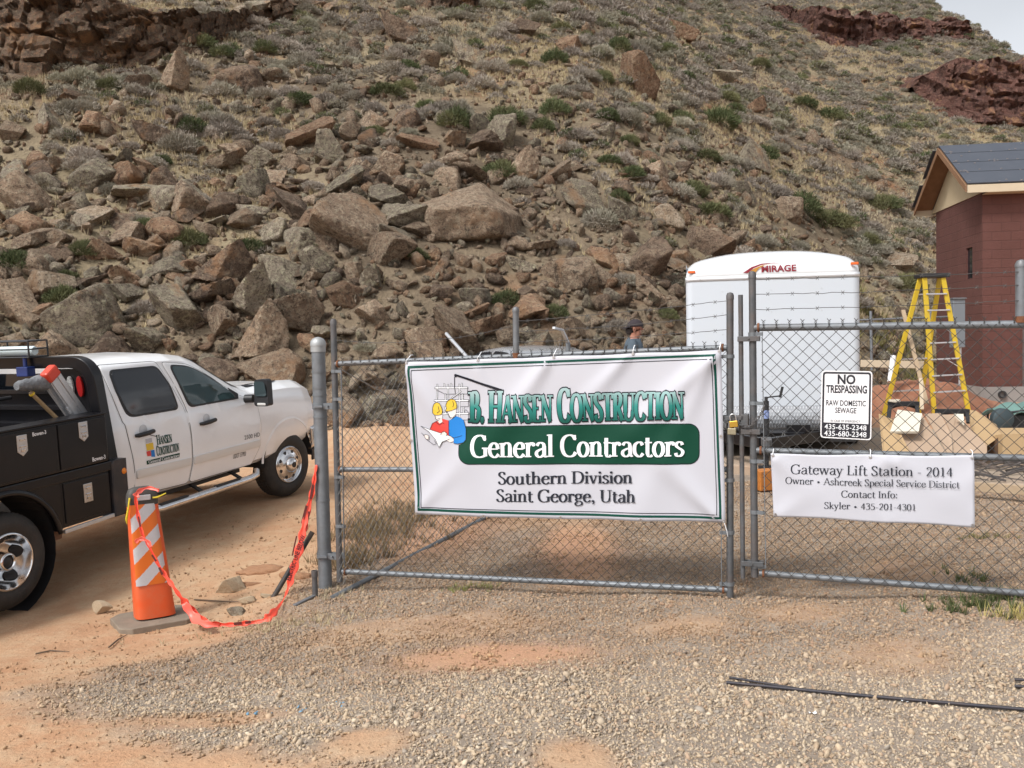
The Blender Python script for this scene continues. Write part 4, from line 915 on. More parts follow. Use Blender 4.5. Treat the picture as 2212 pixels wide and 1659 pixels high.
# ================================================================== GATE
GA, GB = P(740, 1238, 7.7), P(2197, 1278, 6.06)
gux = GB - GA; gux[2] = 0; gux /= np.linalg.norm(gux); gn = np.cross(np.array([0, 0, 1.]), gux)       # gn points away from the viewer
G0 = np.array([GA[0], GA[1], 0.])
GATE = frame(G0, gux)
def gp(px, py, off=0.):
    w_ = hit_plane(px, py, G0 + gn * off, gn); return float((w_ - G0) @ gux), off, float(w_[2])
def ring(mb, a, b, r, h=.012, t=.006):
    mb.lathe([(r, -h), (r + t, -h), (r + t, h), (r, h), (r, -h)], (a[0], a[1], a[2]), b, 14)
def chainlink(mb, poly, dia, r, y0=0., inside=None, ph=0.):
    """two families of slanted wires clipped to a polygon in (s, z)"""
    pts = np.array(poly); x0, x1 = pts[:, 0].min(), pts[:, 0].max(); z0, z1 = pts[:, 1].min(), pts[:, 1].max(); n_ = len(pts)
    for sg in (1, -1):
        c = (x0 if sg > 0 else x0) - (z1 - z0) - dia + ph
        while c < x1 + (z1 - z0) + dia:
            # line x = c + sg*(z - z0) (sg=1) or x = c - ... ; intersections with polygon edges
            hits = []
            for i in range(n_):
                (xa, za), (xb, zb) = pts[i], pts[(i + 1) % n_]
                fa, fb = xa - c - sg * (za - z0), xb - c - sg * (zb - z0)
                if (fa < 0) != (fb < 0):
                    t = fa / (fa - fb); hits.append((xa + t * (xb - xa), za + t * (zb - za)))
            hits.sort(key=lambda q: q[1])
            for k in range(0, len(hits) - 1, 2):
                (xa, za), (xb, zb) = hits[k], hits[k + 1]
                if math.hypot(xb - xa, zb - za) < .02: continue
                mb.tube([(xa, y0 + sg * r * .8, za), (xb, y0 + sg * r * .8, zb)], r, 4, False)
            c += dia
def top_tips(mb, xs, zf, y0, r):
    for x in xs:
        z = zf(x)
        mb.tube([(x - .004, y0, z - .012), (x + .006, y0, z + .012), (x - .012, y0 - .008, z + .034)], r, 4)
        mb.tube([(x + .004, y0, z - .012), (x - .006, y0, z + .012), (x + .013, y0 + .004, z + .03)], r, 4)
def barbed(parent, a, b, sag, seed, y=0.):
    r = random.Random(seed); n_ = 26; path = []; mb = MB()
    for i in range(n_ + 1):
        t = i / n_; path.append((a[0] + (b[0] - a[0]) * t, y + r.uniform(-.003, .003), a[1] + (b[1] - a[1]) * t - sag * 4 * t * (1 - t) + r.uniform(-.004, .004)))
    mb.tube(path, .0022, 5); L = math.hypot(b[0] - a[0], b[1] - a[1]); k = max(2, int(L / .15))
    for i in range(k):
        t = (i + .5) / k; x = a[0] + (b[0] - a[0]) * t; z = a[1] + (b[1] - a[1]) * t - sag * 4 * t * (1 - t)
        for an in (.9, 2.2): mb.tube([(x - .016 * math.cos(an), y - .004, z - .016 * math.sin(an)), (x + .016 * math.cos(an), y + .004, z + .016 * math.sin(an))], .0016, 4)
    return mb.build('barbed_wire', WIRE, parent)
def leaf(label, stileL, stileR, rails, mids, name='metal_gate', dia=.08):
    o = empty(name, label, 'gate', mat=GATE @ Matrix.Translation((gp(*stileL[1])[0], 0, gp(*stileL[1])[2])))
    ox, oz = gp(*stileL[1])[0], gp(*stileL[1])[2]
    L = lambda px, py, off=0.: (gp(px, py, off)[0] - ox, off, gp(px, py, off)[2] - oz)
    o['ox'] = 0
    for st, dome in ((stileL, False), (stileR, True)):
        if st is None: continue
        mb = MB(); a, b = L(*st[0]), L(*st[1]); mb.tube([b, a], .025, 14); mb.lathe([(.027, -.03), (.027, 0), (.02, .016), (.0, .022)], a, 'Z', 14); mb.build('gate_post', GALV_DARK if True else GALV, o, 40)
    for (pa, pb, r) in rails:
        a, b = L(*pa), L(*pb); MB().tube([a, b], r, 14).build('rail', GALV, o, 40)
        mb = MB()
        for e, sg in ((a, 1), (b, -1)):
            mb.tube([(e[0] + sg * .022, 0, e[2]), (e[0] + sg * .036, 0, e[2])], r + .008, 14)
        mb.build('weld_collar', RUST, o, 40)
    for (pa, pb, r) in mids:
        mb = MB(); a, b = L(*pa), L(*pb); mb.tube([b, a], r, 14); mb.lathe([(r + .003, -.02), (r + .003, 0), (r * .75, r * .6), (0, r * .85)], a, 'Z', 14); mb.build('upright', GALV, o, 40)
        MB().tube([(b[0], 0, b[2] - .02), (b[0], 0, b[2] + .02)], r + .006, 12).build('weld_collar', RUST, o, 40)
    return o, L
gl, LL = leaf('left gate leaf of grey pipe and chain link carrying the large white banner', ((720, 694), (734, 1256)), ((1577, 638), (1577, 1290)),
    [((724, 786), (1570, 751), .022), ((728, 1014), (1570, 1014), .02), ((740, 1234.4), (1572, 1274), .022)], [((1114, 668), (1115, 768), .024)])
mb = MB(); chainlink(mb, [LL(736, 784)[::2], LL(1572, 749)[::2], LL(1572, 1278)[::2], LL(742, 1238)[::2]], .08, .0018, -.026)
a_, b_ = LL(736, 784), LL(1572, 749); top_tips(mb, np.arange(a_[0] + .03, b_[0], .08), lambda x: a_[2] + (b_[2] - a_[2]) * (x - a_[0]) / (b_[0] - a_[0]) + .012, -.024, .0022)
mb.build('chain_link', WIRE, gl)
mb = MB(); q0, q1 = LL(1557, 757), LL(1560, 1262); mb.bar((q0[0], -.03, q0[2]), (q1[0], -.03, q1[2]), .012, .005); mb.build('tension_bar', GALV, gl)
mb = MB(); q0, q1 = LL(741, 795), LL(748, 1222); mb.bar((q0[0], -.03, q0[2]), (q1[0], -.03, q1[2]), .012, .005); mb.build('tension_bar', GALV, gl)
def bands(o, L, pts, r=.026):
    for (px, py, sg) in pts:
        a = L(px, py); mb = MB(); mb.lathe([(r, -.013), (r + .005, -.013), (r + .005, .013), (r, .013), (r, -.013)], a, 'Z', 14); mb.box((a[0] + sg * .045, -.02, a[2]), (.05, .012, .024)); mb.build('band', GALV, o, 40)
bands(gl, LL, [(1577, 770, -1), (1577, 1037, -1), (1577, 1150, -1), (1577, 1261, -1), (723, 802, 1), (727, 862, 1), (730, 1030, 1), (733, 1136, 1)])
# latch fork
a = LL(1565, 902); mb = MB(); mb.box((a[0] + .055, -.035, a[2]), (.16, .02, .03)); mb.box((a[0] + .055, .03, a[2]), (.16, .012, .03)); mb.box((a[0] + .14, 0, a[2] - .015), (.05, .09, .08)); mb.build('latch', GALV_DARK, gl, bevel=.003)
a, b = LL(1600, 637), LL(1605, 1248); mb = MB(); mb.tube([(b[0], -.01, b[2]), (a[0], -.01, a[2])], .0165, 12); mb.build('drop_rod', GALV_DARK, gl, 40)
for i, (p0, p1, sg) in enumerate((((1121, 694), (1570, 650), .01), ((1121, 716), (1570, 681), .015), ((1121, 739), (1570, 713), .01), ((730, 735), (1107, 706), .06))): barbed(gl, LL(*p0)[::2], LL(*p1)[::2], sg, i, -.026)

gr, LR = leaf('right gate leaf of grey pipe and chain link carrying the warning sign', ((1625, 592), (1630, 1246)), None,
    [((1629, 708), (2300, 699), .025), ((1634, 973), (2300, 992), .022), ((1640, 1238), (2300, 1288), .022)], [((2206, 570), (2206, 690), .034)])
mb = MB(); chainlink(mb, [LR(1645, 706)[::2], LR(2300, 698)[::2], LR(2300, 1290)[::2], LR(1650, 1240)[::2]], .0855, .0020, -.03, ph=.02)
a_, b_ = LR(1645, 706), LR(2300, 698); top_tips(mb, np.arange(a_[0] + .015, b_[0], .0855), lambda x: a_[2] + (b_[2] - a_[2]) * (x - a_[0]) / (b_[0] - a_[0]) + .016, -.03, .0024)
mb.build('chain_link', WIRE, gr)
q0, q1 = LR(1647, 716), LR(1655, 1225); MB().bar((q0[0], -.03, q0[2]), (q1[0], -.03, q1[2]), .014, .005).build('tension_bar', GALV, gr)
bands(gr, LR, [(1626, 722, 1), (1628, 871, 1), (1629, 996, 1), (1630, 1106, 1), (1631, 1222, 1)])
for (px, py, w_) in ((1618, 732, .15), (1622, 932, .13), (1626, 1216, .15)):
    a = LR(px, py); mb = MB(); mb.box((a[0], -.035, a[2]), (w_, .012, .036)); mb.box((a[0], .02, a[2]), (w_, .01, .036)); mb.tube([(a[0], -.05, a[2]), (a[0], .03, a[2])], .007, 6); mb.build('rod_guide', GALV_DARK, gr, bevel=.003)
for i, (p0, p1, sg) in enumerate((((1633, 603), (2200, 587), .008), ((1633, 636), (2200, 616), .01), ((1633, 669), (2200, 650), .006))): barbed(gr, LR(*p0)[::2], LR(*p1)[::2], sg, 10 + i, -.028)

# left gate post
base = ground_hit(703, 1270)[0]; dpost = float((base - CAM) @ _F)
top = P(687, 742, dpost - .03)
o = empty('gate_post', 'thick grey pipe post with domed cap carrying the left gate leaf', 'post', (base[0], base[1], base[2]))
L = lambda q: Vector(q) - Vector(base)
ax = (Vector(top) - Vector(base)); PM = frame((0, 0, 0), Vector((1, 0, 0)), ax).to_3x3()
mb = MB(); mb.tube([(0, 0, -.1) , ax], .056, 22); mb.build('pipe', GALV, o, 40)
mb = MB(); mb.lathe([(.058, -.07), (.063, -.07), (.063, -.02), (.066, -.02), (.066, 0), (.06, .02), (.045, .04), (.02, .052), (0, .055)], ax, 'Z', 22); mb.build('cap', mat('cap_metal', (.36, .37, .37), .5, .4), o, 40)
for f_ in (.885, .82, .79, .735, .70, .36, .15):
    mb = MB(); c = ax * f_; mb.lathe([(.0555, -.008), (.0595, -.008), (.0595, .008), (.0555, .008), (.0555, -.008)], c, 'Z', 20); mb.build('band', GALV, o, 40)
for f_ in (.745, .135):
    c = ax * f_; dv = Vector((gux[0], gux[1], 0)); mb = MB(); mb.lathe([(.057, -.022), (.064, -.022), (.064, .022), (.057, .022), (.057, -.022)], c, 'Z', 20)
    nv = Vector((gn[0], gn[1], 0)); mb.bar(c + dv * .05 - nv * .03, c + dv * .17 - nv * .03, .012, .05); mb.bar(c + dv * .05 + nv * .02, c + dv * .17 + nv * .02, .012, .05); mb.bar(c - dv * .02 - nv * .075, c + dv * .06 - nv * .06, .02, .016)
    mb.tube([c + dv * .1 - nv * .06, c + dv * .1 + nv * .05], .008, 6); mb.build('hinge', GALV, o, 40)
# pipe stub and ground strip at its foot
p1, d1 = ground_hit(681, 1290); mb = MB(); h_ = 58 * d1 / FX; mb.tube([(0, 0, -.08), (0, 0, h_ - .03)], .022, 14, False); mb.lathe([(.019, h_ - .05), (.027, h_ - .05), (.027, h_), (.019, h_), (.019, h_ - .05)], (0, 0, 0), 'Z', 14)
o = mb.build('pipe_stub', GALV_DARK, None, 40); o.location = p1; tag(o, 'short rusty pipe stub standing left of the thick gate post', 'pipe')
a, b = ground_hit(636, 1310)[0], ground_hit(680, 1291)[0]; mb = MB(); mb.bar((0, 0, .01), Vector(b) - Vector(a) + Vector((0, 0, .02)), .035, .012); o = mb.build('metal_strip', GALV, None, bevel=.003); o.location = a
tag(o, 'flat grey metal strip on the ground left of the pipe stub', 'strip')
# black pipe stuck in the dirt
a, da = ground_hit(592, 1288); b = P(675, 1149, da + .12); v_ = Vector(b) - Vector(a); mb = MB(); t_ = v_.normalized()
mb.tube([-t_ * .12, v_], .021, 16, False); mb.tube([v_, v_ - t_ * .25], .018, 16, False)
n0 = len(mb.v)
o = mb.build('black_pipe', mat('black_pipe', (.03, .028, .027), .6, dirt=((.14, .10, .07), .6, 8)), None, 40, recalc=False); o.location = a; tag(o, 'black hollow pipe slanting out of the dirt behind the orange tape', 'pipe')

# ---------------------------------------------------------------- big banner
C2 = lambda x, y: (677.7 + .4596 * x, 643.8 + .4596 * y)
bo_s = gp(*C2(437, 300))[0]; bo_z = gp(*C2(437, 300))[2]
def fold(s, z):
    w_ = .012 * math.sin(2.1 * (s + .55 * z) + .6) + .007 * math.sin(5.3 * (s - .7 * z)) + .006 * math.sin(9 * s + 3 * z + 1)
    for (gs, gzz, dx, dz, amp, wd) in FOLDS:
        ux, uz = s - gs, z - gzz; al = ux * dx + uz * dz; pe = -ux * dz + uz * dx
        if al > 0: w_ += 1.5 * amp * math.exp(-(pe / (wd * (.35 + al))) ** 2) * math.exp(-al * .9) * min(1, al / .08)
    return w_
FOLDS = []
for (x, y, dx, dz, amp, wd) in ((1905, 250, -.72, -.69, .03, .10), (1905, 250, -.45, -.89, .018, .08), (1130, 275, -.6, -.8, .02, .10), (1500, 255, -.68, -.73, .016, .09), (440, 300, .55, -.83, .02, .1), (1930, 1050, -.7, .71, .022, .1), (775, 290, .3, -.95, .012, .1), (480, 1015, .7, .7, .014, .1)):
    s_, _, z_ = gp(*C2(x, y)); FOLDS.append((s_ - bo_s, z_ - bo_z, dx, dz, amp, wd))
def bfn(x, y, layer=0.):
    s, _, z = gp(*C2(x, y), -.068); s -= bo_s; z -= bo_z
    return (s, -.068 - fold(s, z) - layer, z)
bn = empty('banner', 'large white contractor banner with green border tied to the left gate leaf', 'banner', mat=GATE @ Matrix.Translation((bo_s, 0, bo_z)))
cTL, cTR, cBR, cBL = [np.array(q, float) for q in ((437, 300), (1915, 243), (1935, 1058), (475, 1018))]
bil = lambda u, v: (1 - v) * ((1 - u) * cTL + u * cTR) + v * ((1 - u) * cBL + u * cBR)
rows = []
for j in range(61):
    row = []
    for i in range(101):
        u, v = i / 100, j / 60; q = bil(u, v)
        q = q + np.array([0, 4 * math.sin(u * math.pi * 4) ** 2 * (1 - v) + 5 * math.sin(u * math.pi * 4) ** 2 * -v * .6])
        row.append(bfn(*q))
    rows.append(row)
MB().grid(rows).build('sheet', VINYL, bn, 180, solid=.0008)
INK_G = mat('green_ink', (.004, .06, .042), .6, spec=.2); INK_K = mat('black_ink', (.012, .012, .018), .55, spec=.2); INK_D = mat('dark_ink', (.022, .025, .035), .55, spec=.2)
INK_W = mat('white_ink', (.82, .83, .85), .4); INK_COL = mat('graded_ink', (1, 1, 1), .55, spec=.2, vcol=True)
INK_GREEN = mat('dark_green_ink', (.003, .05, .028), .55, spec=.2)
PR = Print(bfn, 26)
def frame_polys(c, t):
    c = [np.array(q, float) for q in c]; cen = sum(c) / 4; out = []
    inn = [q + np.array([np.sign(cen[0] - q[0]) * t, np.sign(cen[1] - q[1]) * t]) for q in c]
    for i in range(4): out.append([tuple(c[i]), tuple(c[(i + 1) % 4]), tuple(inn[(i + 1) % 4]), tuple(inn[i])])
    return out
PR.emit('green_border', frame_polys(((450, 319), (1890, 263), (1917, 1040), (488, 1000)), 11), INK_G, bn, .002)
PR.emit('thin_border', frame_polys(((466, 338), (1873, 285), (1897, 1020), (504, 986)), 3.5), INK_D, bn, .002)
def arc(cx, cy, r, a0, a1, n_=8): return [(cx + r * math.cos(math.radians(a0 + (a1 - a0) * i / n_)), cy - r * math.sin(math.radians(a0 + (a1 - a0) * i / n_))) for i in range(n_ + 1)]
def pill(g): return [(712 - g * 0, 606 - g), (900, 603.5 - g), (1100, 600.5 - g), (1300, 597.5 - g), (1500, 594.5 - g)] + arc(1763, 640, 47 + g, 90, 0) + [(1810 + g, 690)] + arc(1763, 731, 47 + g, 0, -90) + [(1500, 778 + g), (1300, 777.5 + g), (1100, 777 + g), (900, 777 + g)] + arc(740, 727, 50 + g, 270, 180) + [(690 - g, 690), (712, 676)]
PR.emit('pill_outline', [pill(4)], INK_K, bn, .002); PR.emit('green_pill', [pill(0)], INK_GREEN, bn, .0032)
PR.serif('lettering', 'General Contractors', 744, 746, 1742, 742, 101, INK_W, bn, .0045, wt=17, thin=6)
PR.serif('lettering', 'Southern Division', 872, 873, 1500, 869, 57, INK_D, bn, .002, wt=15.5, thin=6)
PR.serif('lettering', 'Saint George, Utah', 864, 954, 1515, 959, 57, INK_D, bn, .002, wt=15.5, thin=6)
def gradc(y0, y1):
    def f(x, y):
        t = min(1, max(0, (y - y0) / (y1 - y0))); a, b, c = np.array((.36, .50, .50)), np.array((.03, .23, .20)), np.array((.006, .075, .055))
        return tuple(a + (b - a) * t * 2) if t < .5 else tuple(b + (c - b) * (t * 2 - 1))
    return f
for (txt, x0, y0, x1, y1, cap) in (('B.', 734, 583, 806, 583, 142), ('Hansen', 830, 584, 1124, 580, 148), ('Construction', 1152, 581, 1743, 568, 152)):
    PR.serif('lettering', txt, x0, y0, x1, y1, cap, INK_K, bn, .002, wt=25, thin=8, scale_first=.84, grow=3.6)
    PR.serif('lettering', txt, x0, y0, x1, y1, cap, INK_COL, bn, .0036, wt=25, thin=8, scale_first=.84, grow=-.4, col=gradc(y0 - cap, y0))
# workers, scaffold and crane of the printed emblem (coordinates of a 4x enlargement)
lg = lambda x, y: ((894.6 + .14706 * x - 677.7) / .4596, (786.1 + .14706 * y - 643.8) / .4596)
LP = lambda pts: [lg(*q) for q in pts]
def strokes(name, lines, wd, ink, layer):
    polys = []
    for ln in lines:
        for a, b in zip(ln[:-1], ln[1:]):
            a, b = np.array(a, float), np.array(b, float); t = (b - a) / (np.hypot(*(b - a)) + 1e-9); n_ = np.array([-t[1], t[0]]) * wd / 2; e = t * wd * .3
            polys.append(LP([a - e + n_, b + e + n_, b + e - n_, a - e - n_]))
    return PR.emit(name, polys, ink, bn, layer, step=.000012)
GREYI = mat('grey_ink', (.50, .50, .54), .45); YEL = mat('yellow_ink', (.75, .50, .035), .45); REDI = mat('red_ink', (.68, .055, .045), .45); BLUI = mat('blue_ink', (.0, .19, .58), .45); SKI = mat('skin_ink', (.78, .70, .66), .45)
PR.emit('scaffold', [LP(q) for q in ([(345, 365), (785, 365), (785, 440), (460, 440)], [(350, 548), (798, 548), (798, 625), (440, 625)], [(430, 740), (798, 740), (798, 820), (520, 820)])], GREYI, bn, .002)
vl = [[(x, y0), (x, y1)] for x, y0, y1 in ((353, 300, 560), (453, 290, 335), (507, 302, 520), (552, 288, 335), (668, 298, 780), (706, 286, 335), (468, 440, 530), (718, 440, 530), (475, 630, 730), (725, 630, 720))]
strokes('scaffold_posts', vl, 22, INK_D, .0026); strokes('scaffold_posts', vl, 10, INK_W, .0032)
hl = [[(325, 350), (788, 350)], [(325, 537), (800, 537)], [(430, 730), (800, 730)]]
strokes('scaffold_decks', hl, 30, INK_D, .0030); strokes('scaffold_decks', hl, 16, INK_W, .0036)
strokes('scaffold_lines', [[(788, 335), (788, 440), (470, 440)], [(345, 380), (460, 440)], [(800, 530), (800, 625), (690, 625)], [(800, 715), (800, 822), (700, 822)], [(740, 700), (760, 668), (795, 705)]], 5, INK_D, .0038)
strokes('scaffold_lines', [[(560, 500), (692, 400)]], 20, INK_D, .0038); strokes('scaffold_lines', [[(560, 500), (692, 400)]], 9, INK_W, .0042)
PR.emit('crane', [LP([(595, 160), (612, 145), (1335, 382), (1250, 392), (640, 185), (608, 195)])], INK_K, bn, .0040)
strokes('crane', [[(602, 190), (600, 330), (612, 430)]], 9, INK_K, .0040)
PR.emit('red_worker', [LP([(250, 955), (290, 870), (370, 828), (440, 800), (525, 830), (535, 1050), (470, 1030), (410, 1010), (330, 985)])], REDI, bn, .0046)
PR.emit('face', [LP([(335, 745), (435, 735), (432, 800), (440, 850), (400, 870), (365, 830), (345, 800)]), LP([(500, 700), (620, 660), (622, 740), (580, 815), (530, 780), (520, 730)])], SKI, bn, .0050)
PR.emit('hard_hat', [LP([(303, 640), (318, 585), (350, 560), (392, 575), (420, 630), (435, 690), (430, 735), (390, 748), (330, 745), (302, 715)]), LP([(475, 690), (490, 650), (478, 600), (500, 545), (550, 512), (605, 525), (634, 590), (630, 650), (560, 685), (520, 700)])], YEL, bn, .0054)
PR.emit('blue_worker', [LP([(525, 830), (560, 812), (620, 765), (690, 790), (735, 830), (768, 960), (772, 1110), (740, 1150), (660, 1170), (600, 1160), (600, 1085), (530, 1040)])], BLUI, bn, .0058)
PR.emit('plan_sheet', [LP([(112, 910), (250, 960), (410, 1010), (540, 1060), (540, 1100), (430, 1140), (378, 1225), (330, 1110), (230, 990)])], INK_W, bn, .0062)
PR.emit('hand', [LP([(410, 1040), (430, 1000), (465, 985), (505, 1015), (495, 1050), (450, 1045)]), LP([(500, 1120), (545, 1050), (595, 1095), (600, 1130), (550, 1145)]), LP([(150, 1050), (185, 1030), (230, 1050), (225, 1105), (180, 1095)])], SKI, bn, .0066)
strokes('outline', [[(112, 910), (250, 960), (410, 1010)], [(112, 910), (230, 990), (330, 1110), (378, 1225), (430, 1140), (540, 1100)], [(120, 1010), (160, 1050), (180, 1095), (300, 1185), (340, 1170), (310, 1120)], [(250, 955), (290, 870), (370, 828)], [(525, 830), (530, 1040), (600, 1085), (715, 1050)],
   [(735, 830), (768, 960), (772, 1110), (740, 1150), (660, 1170), (600, 1160)], [(560, 812), (620, 765)], [(303, 640), (318, 585), (350, 560), (392, 575), (420, 630), (435, 690), (430, 735), (390, 748), (330, 745), (302, 715), (303, 640)],
   [(475, 690), (490, 650), (478, 600), (500, 545), (550, 512), (605, 525), (634, 590), (630, 650), (560, 685), (475, 697)], [(335, 745), (345, 800), (390, 832)], [(500, 700), (520, 740), (530, 780), (580, 790), (622, 740)], [(378, 620), (395, 690), (365, 715)], [(575, 545), (590, 600), (575, 630)], [(375, 800), (410, 800)], [(520, 745), (535, 770)],
   [(410, 1040), (430, 1000), (465, 985), (505, 1015), (495, 1050)], [(150, 1050), (185, 1030), (230, 1050), (225, 1105)], [(350, 850), (400, 890), (440, 850), (460, 870)]], 6, INK_D, .0072)
# grommets and ties
for i, (x, y) in enumerate(((442, 305), (775, 292), (1130, 278), (1498, 262), (1905, 250), (480, 1012), (805, 1022), (1163, 1030), (1540, 1041), (1926, 1050), (458, 668), (1914, 650))):
    a = bfn(x, y, .003); mb = MB(); mb.lathe([(.004, 0), (.011, 0), (.011, -.003), (.004, -.003)], a, 'Y', 12); mb.build('grommet', STEEL, bn, 40)
    if y < 400:
        mb = MB(); mb.tube([(a[0], a[1] - .004, a[2]), (a[0] + .004, a[1] - .012, a[2] + .02), (a[0] + .008, -.06, a[2] + .042), (a[0] + .008, -.03, a[2] + .06), (a[0] + .006, .02, a[2] + .06)], .003, 6); mb.build('zip_tie', INK_W, bn, 60)
a = bfn(1926, 1050, .003); MB().tube([a, (a[0] + .02, a[1], a[2] - .06), (a[0] + .025, a[1] + .02, a[2] - .11)], .003, 6).build('zip_tie', INK_W, bn, 60)

# ---------------------------------------------------------------- small banner
sb_o = gp(1664.7, 979, -.05)
def sfold(s, z):
    w_ = .006 * math.sin(3.1 * s + 2 * z)
    for gs, gzz, dx, dz, amp, wd in SF:
        ux, uz = s - gs, z - gzz; al = ux * dx + uz * dz; pe = -ux * dz + uz * dx
        if al > 0: w_ += amp * math.exp(-(pe / (wd * (.3 + al))) ** 2) * math.exp(-al * 3) * min(1, al / .05)
    return w_
SF = [(.0, -.01, .7, -.7, .02, .14), (.78, 0., -.72, -.7, .022, .16), (.78, 0., .75, -.66, .014, .16), (1.47, .0, -.8, -.6, .022, .14), (.02, -.45, .8, .6, .014, .14), (1.46, -.5, -.8, .6, .014, .14), (.78, -.48, -.6, .8, .01, .14)]
def sfn(px, py, layer=0.):
    s, _, z = gp(px, py, -.05); s -= sb_o[0]; z -= sb_o[2]; return (s, -.05 - sfold(s, z) - layer, z)
sb = empty('banner', 'small white job information banner hung below the warning sign', 'banner', mat=GATE @ Matrix.Translation((sb_o[0], 0, sb_o[2])))
cs = [np.array(q, float) for q in ((1664.7, 979), (2104.5, 983.5), (2105.5, 1139.5), (1671, 1116))]
rows = [[sfn(*((1 - v) * ((1 - u) * cs[0] + u * cs[1]) + v * ((1 - u) * cs[3] + u * cs[2]) + np.array([0, 2.5 * math.sin(u * math.pi * 2) ** 2 * (1 - 2 * v)]))) for u in np.linspace(0, 1, 71)] for v in np.linspace(0, 1, 31)]
MB().grid(rows).build('sheet', VINYL, sb, 180, solid=.0008)
PS = Print(sfn, 12)
PS.serif('lettering', 'Gateway Lift Station - 2014', 1708, 1023, 2058, 1029, 20, INK_D, sb, .002, wt=11, thin=5)
PS.serif('lettering', 'Owner \u2022 Ashcreek Special Service District', 1696, 1044.5, 2072, 1053.5, 14.5, INK_D, sb, .002, wt=11, thin=5)
PS.serif('lettering', 'Contact Info:', 1817, 1073.5, 1939, 1075.5, 14.5, INK_D, sb, .002, wt=11, thin=5)
PS.serif('lettering', 'Skyler \u2022 435-201-4301', 1780, 1098, 1979, 1102, 14, INK_D, sb, .002, wt=11, thin=5)
for (x, y) in ((1670, 984), (1880, 987), (2100, 989), (1675, 1111), (1880, 1127), (2101, 1134)):
    a = sfn(x, y, .003); MB().lathe([(.004, 0), (.010, 0), (.010, -.003), (.004, -.003)], a, 'Y', 12).build('grommet', STEEL, sb, 40)
    if y < 1000: MB().tube([(a[0], a[1] - .004, a[2]), (a[0], a[1] - .012, a[2] + .015), (a[0] + .003, -.045, a[2] + .04), (a[0], .02, a[2] + .045)], .003, 6).build('zip_tie', INK_W, sb, 60)
# ---------------------------------------------------------------- warning sign
C6 = lambda x, y: (1545.2 + .18383 * x, 799.7 + .18383 * y)
so_ = gp(*C6(1250, 5), -.045)
def wfn(x, y, layer=0.):
    s, _, z = gp(*C6(x, y), -.045); return (s - so_[0], -.045 - layer, z - so_[2])
ws = empty('warning_sign', 'white no trespassing sign with black border on the right gate leaf', 'sign', mat=GATE @ Matrix.Translation((so_[0], 0, so_[2])))
def rquad(c, r, g, n_=6):
    """rounded quad shrunk by g"""
    c = [np.array(q, float) for q in c]; cen = sum(c) / 4; out = []
    c = [q + np.array([np.sign(cen[0] - q[0]) * g, np.sign(cen[1] - q[1]) * g]) for q in c]
    for i in range(4):
        p_, a, b = c[i], c[i - 1], c[(i + 1) % 4]; da = (a - p_) / np.hypot(*(a - p_)) * r; db = (b - p_) / np.hypot(*(b - p_)) * r
        for k in range(n_ + 1): t = k / n_; out.append(tuple((1 - t) ** 2 * (p_ + da) + 2 * t * (1 - t) * p_ + t * t * (p_ + db)))
    return out
sq = [(1250, 4), (1846, 12), (1832, 824), (1233, 792)]
mb = MB(); mb.prism(rquad(sq, 45, 0), 0, .003, lambda u, v, h: wfn(u, v, -h)); mb.build('plate', mat('sign_white', (.80, .79, .80), .35), ws)
PW = Print(wfn, 200)
SBLK = mat('sign_black', (.02, .02, .028), .35)
ro, ri = rquad(sq, 38, 14), rquad(sq, 22, 36)
PW.emit('border', [[ro[i], ro[(i + 1) % len(ro)], ri[(i + 1) % len(ri)], ri[i]] for i in range(len(ro))], SBLK, ws, .0008)
PW.emit('number_panel', [[(1270, 612), (1806, 634), (1806, 800), (1262, 778)]], SBLK, ws, .0010)
PW.sans('lettering', 'NO', 1436, 158, 1646, 162, 103, SBLK, ws, .001, .035)
PW.sans('lettering', 'TRESPASSING', 1302, 262, 1782, 272, 86, SBLK, ws, .001, .03)
PW.sans('lettering', 'RAW DOMESTIC', 1302, 412, 1768, 424, 62, SBLK, ws, .001, .014)
PW.sans('lettering', 'SEWAGE', 1408, 500, 1656, 507, 61, SBLK, ws, .001, .014)
PW.sans('lettering', 'IN CASE OF EMERGENCY', 1356, 606, 1700, 617, 26, SBLK, ws, .001)
PW.sans('lettering', '435-635-2348', 1282, 690, 1775, 708, 58, INK_W, ws, .002, .006)
PW.sans('lettering', '435-680-2348', 1278, 768, 1775, 788, 60, INK_W, ws, .002, .006)
# ---------------------------------------------------------------- padlocks and chain
def padlock(px, py, rz, m_, label):
    s_, _, z_ = gp(px, py, -.06); o = empty('padlock', label, 'padlock', mat=GATE @ Matrix.Translation((s_, -.06, z_)) @ Matrix.Rotation(rz, 4, 'Y'))
    MB().box((0, 0, 0), (.058, .024, .045)).build('body', m_, o, bevel=.004)
    MB().tube([(-.02, 0, .02), (-.02, 0, .05)] + [(.02 * -math.cos(t), 0, .05 + .02 * math.sin(t)) for t in np.linspace(.3, 2.8, 7)] + [(.02, 0, .05), (.02, 0, .02)], .0045, 8).build('shackle', STEEL, o, 60)
padlock(1585, 916, -.12, mat('brass', (.55, .34, .06), .35, .8), 'brass padlock hanging on the gate chain')
padlock(1581, 932, .03, mat('dull_brass', (.36, .32, .22), .45, .7), 'dull padlock hanging below the brass one on the gate chain')
mb = MB(); cp = [(1562, 905), (1572, 912), (1590, 908), (1600, 918), (1618, 922), (1632, 908), (1645, 893), (1650, 880)]
cp = crs(cp, 3)
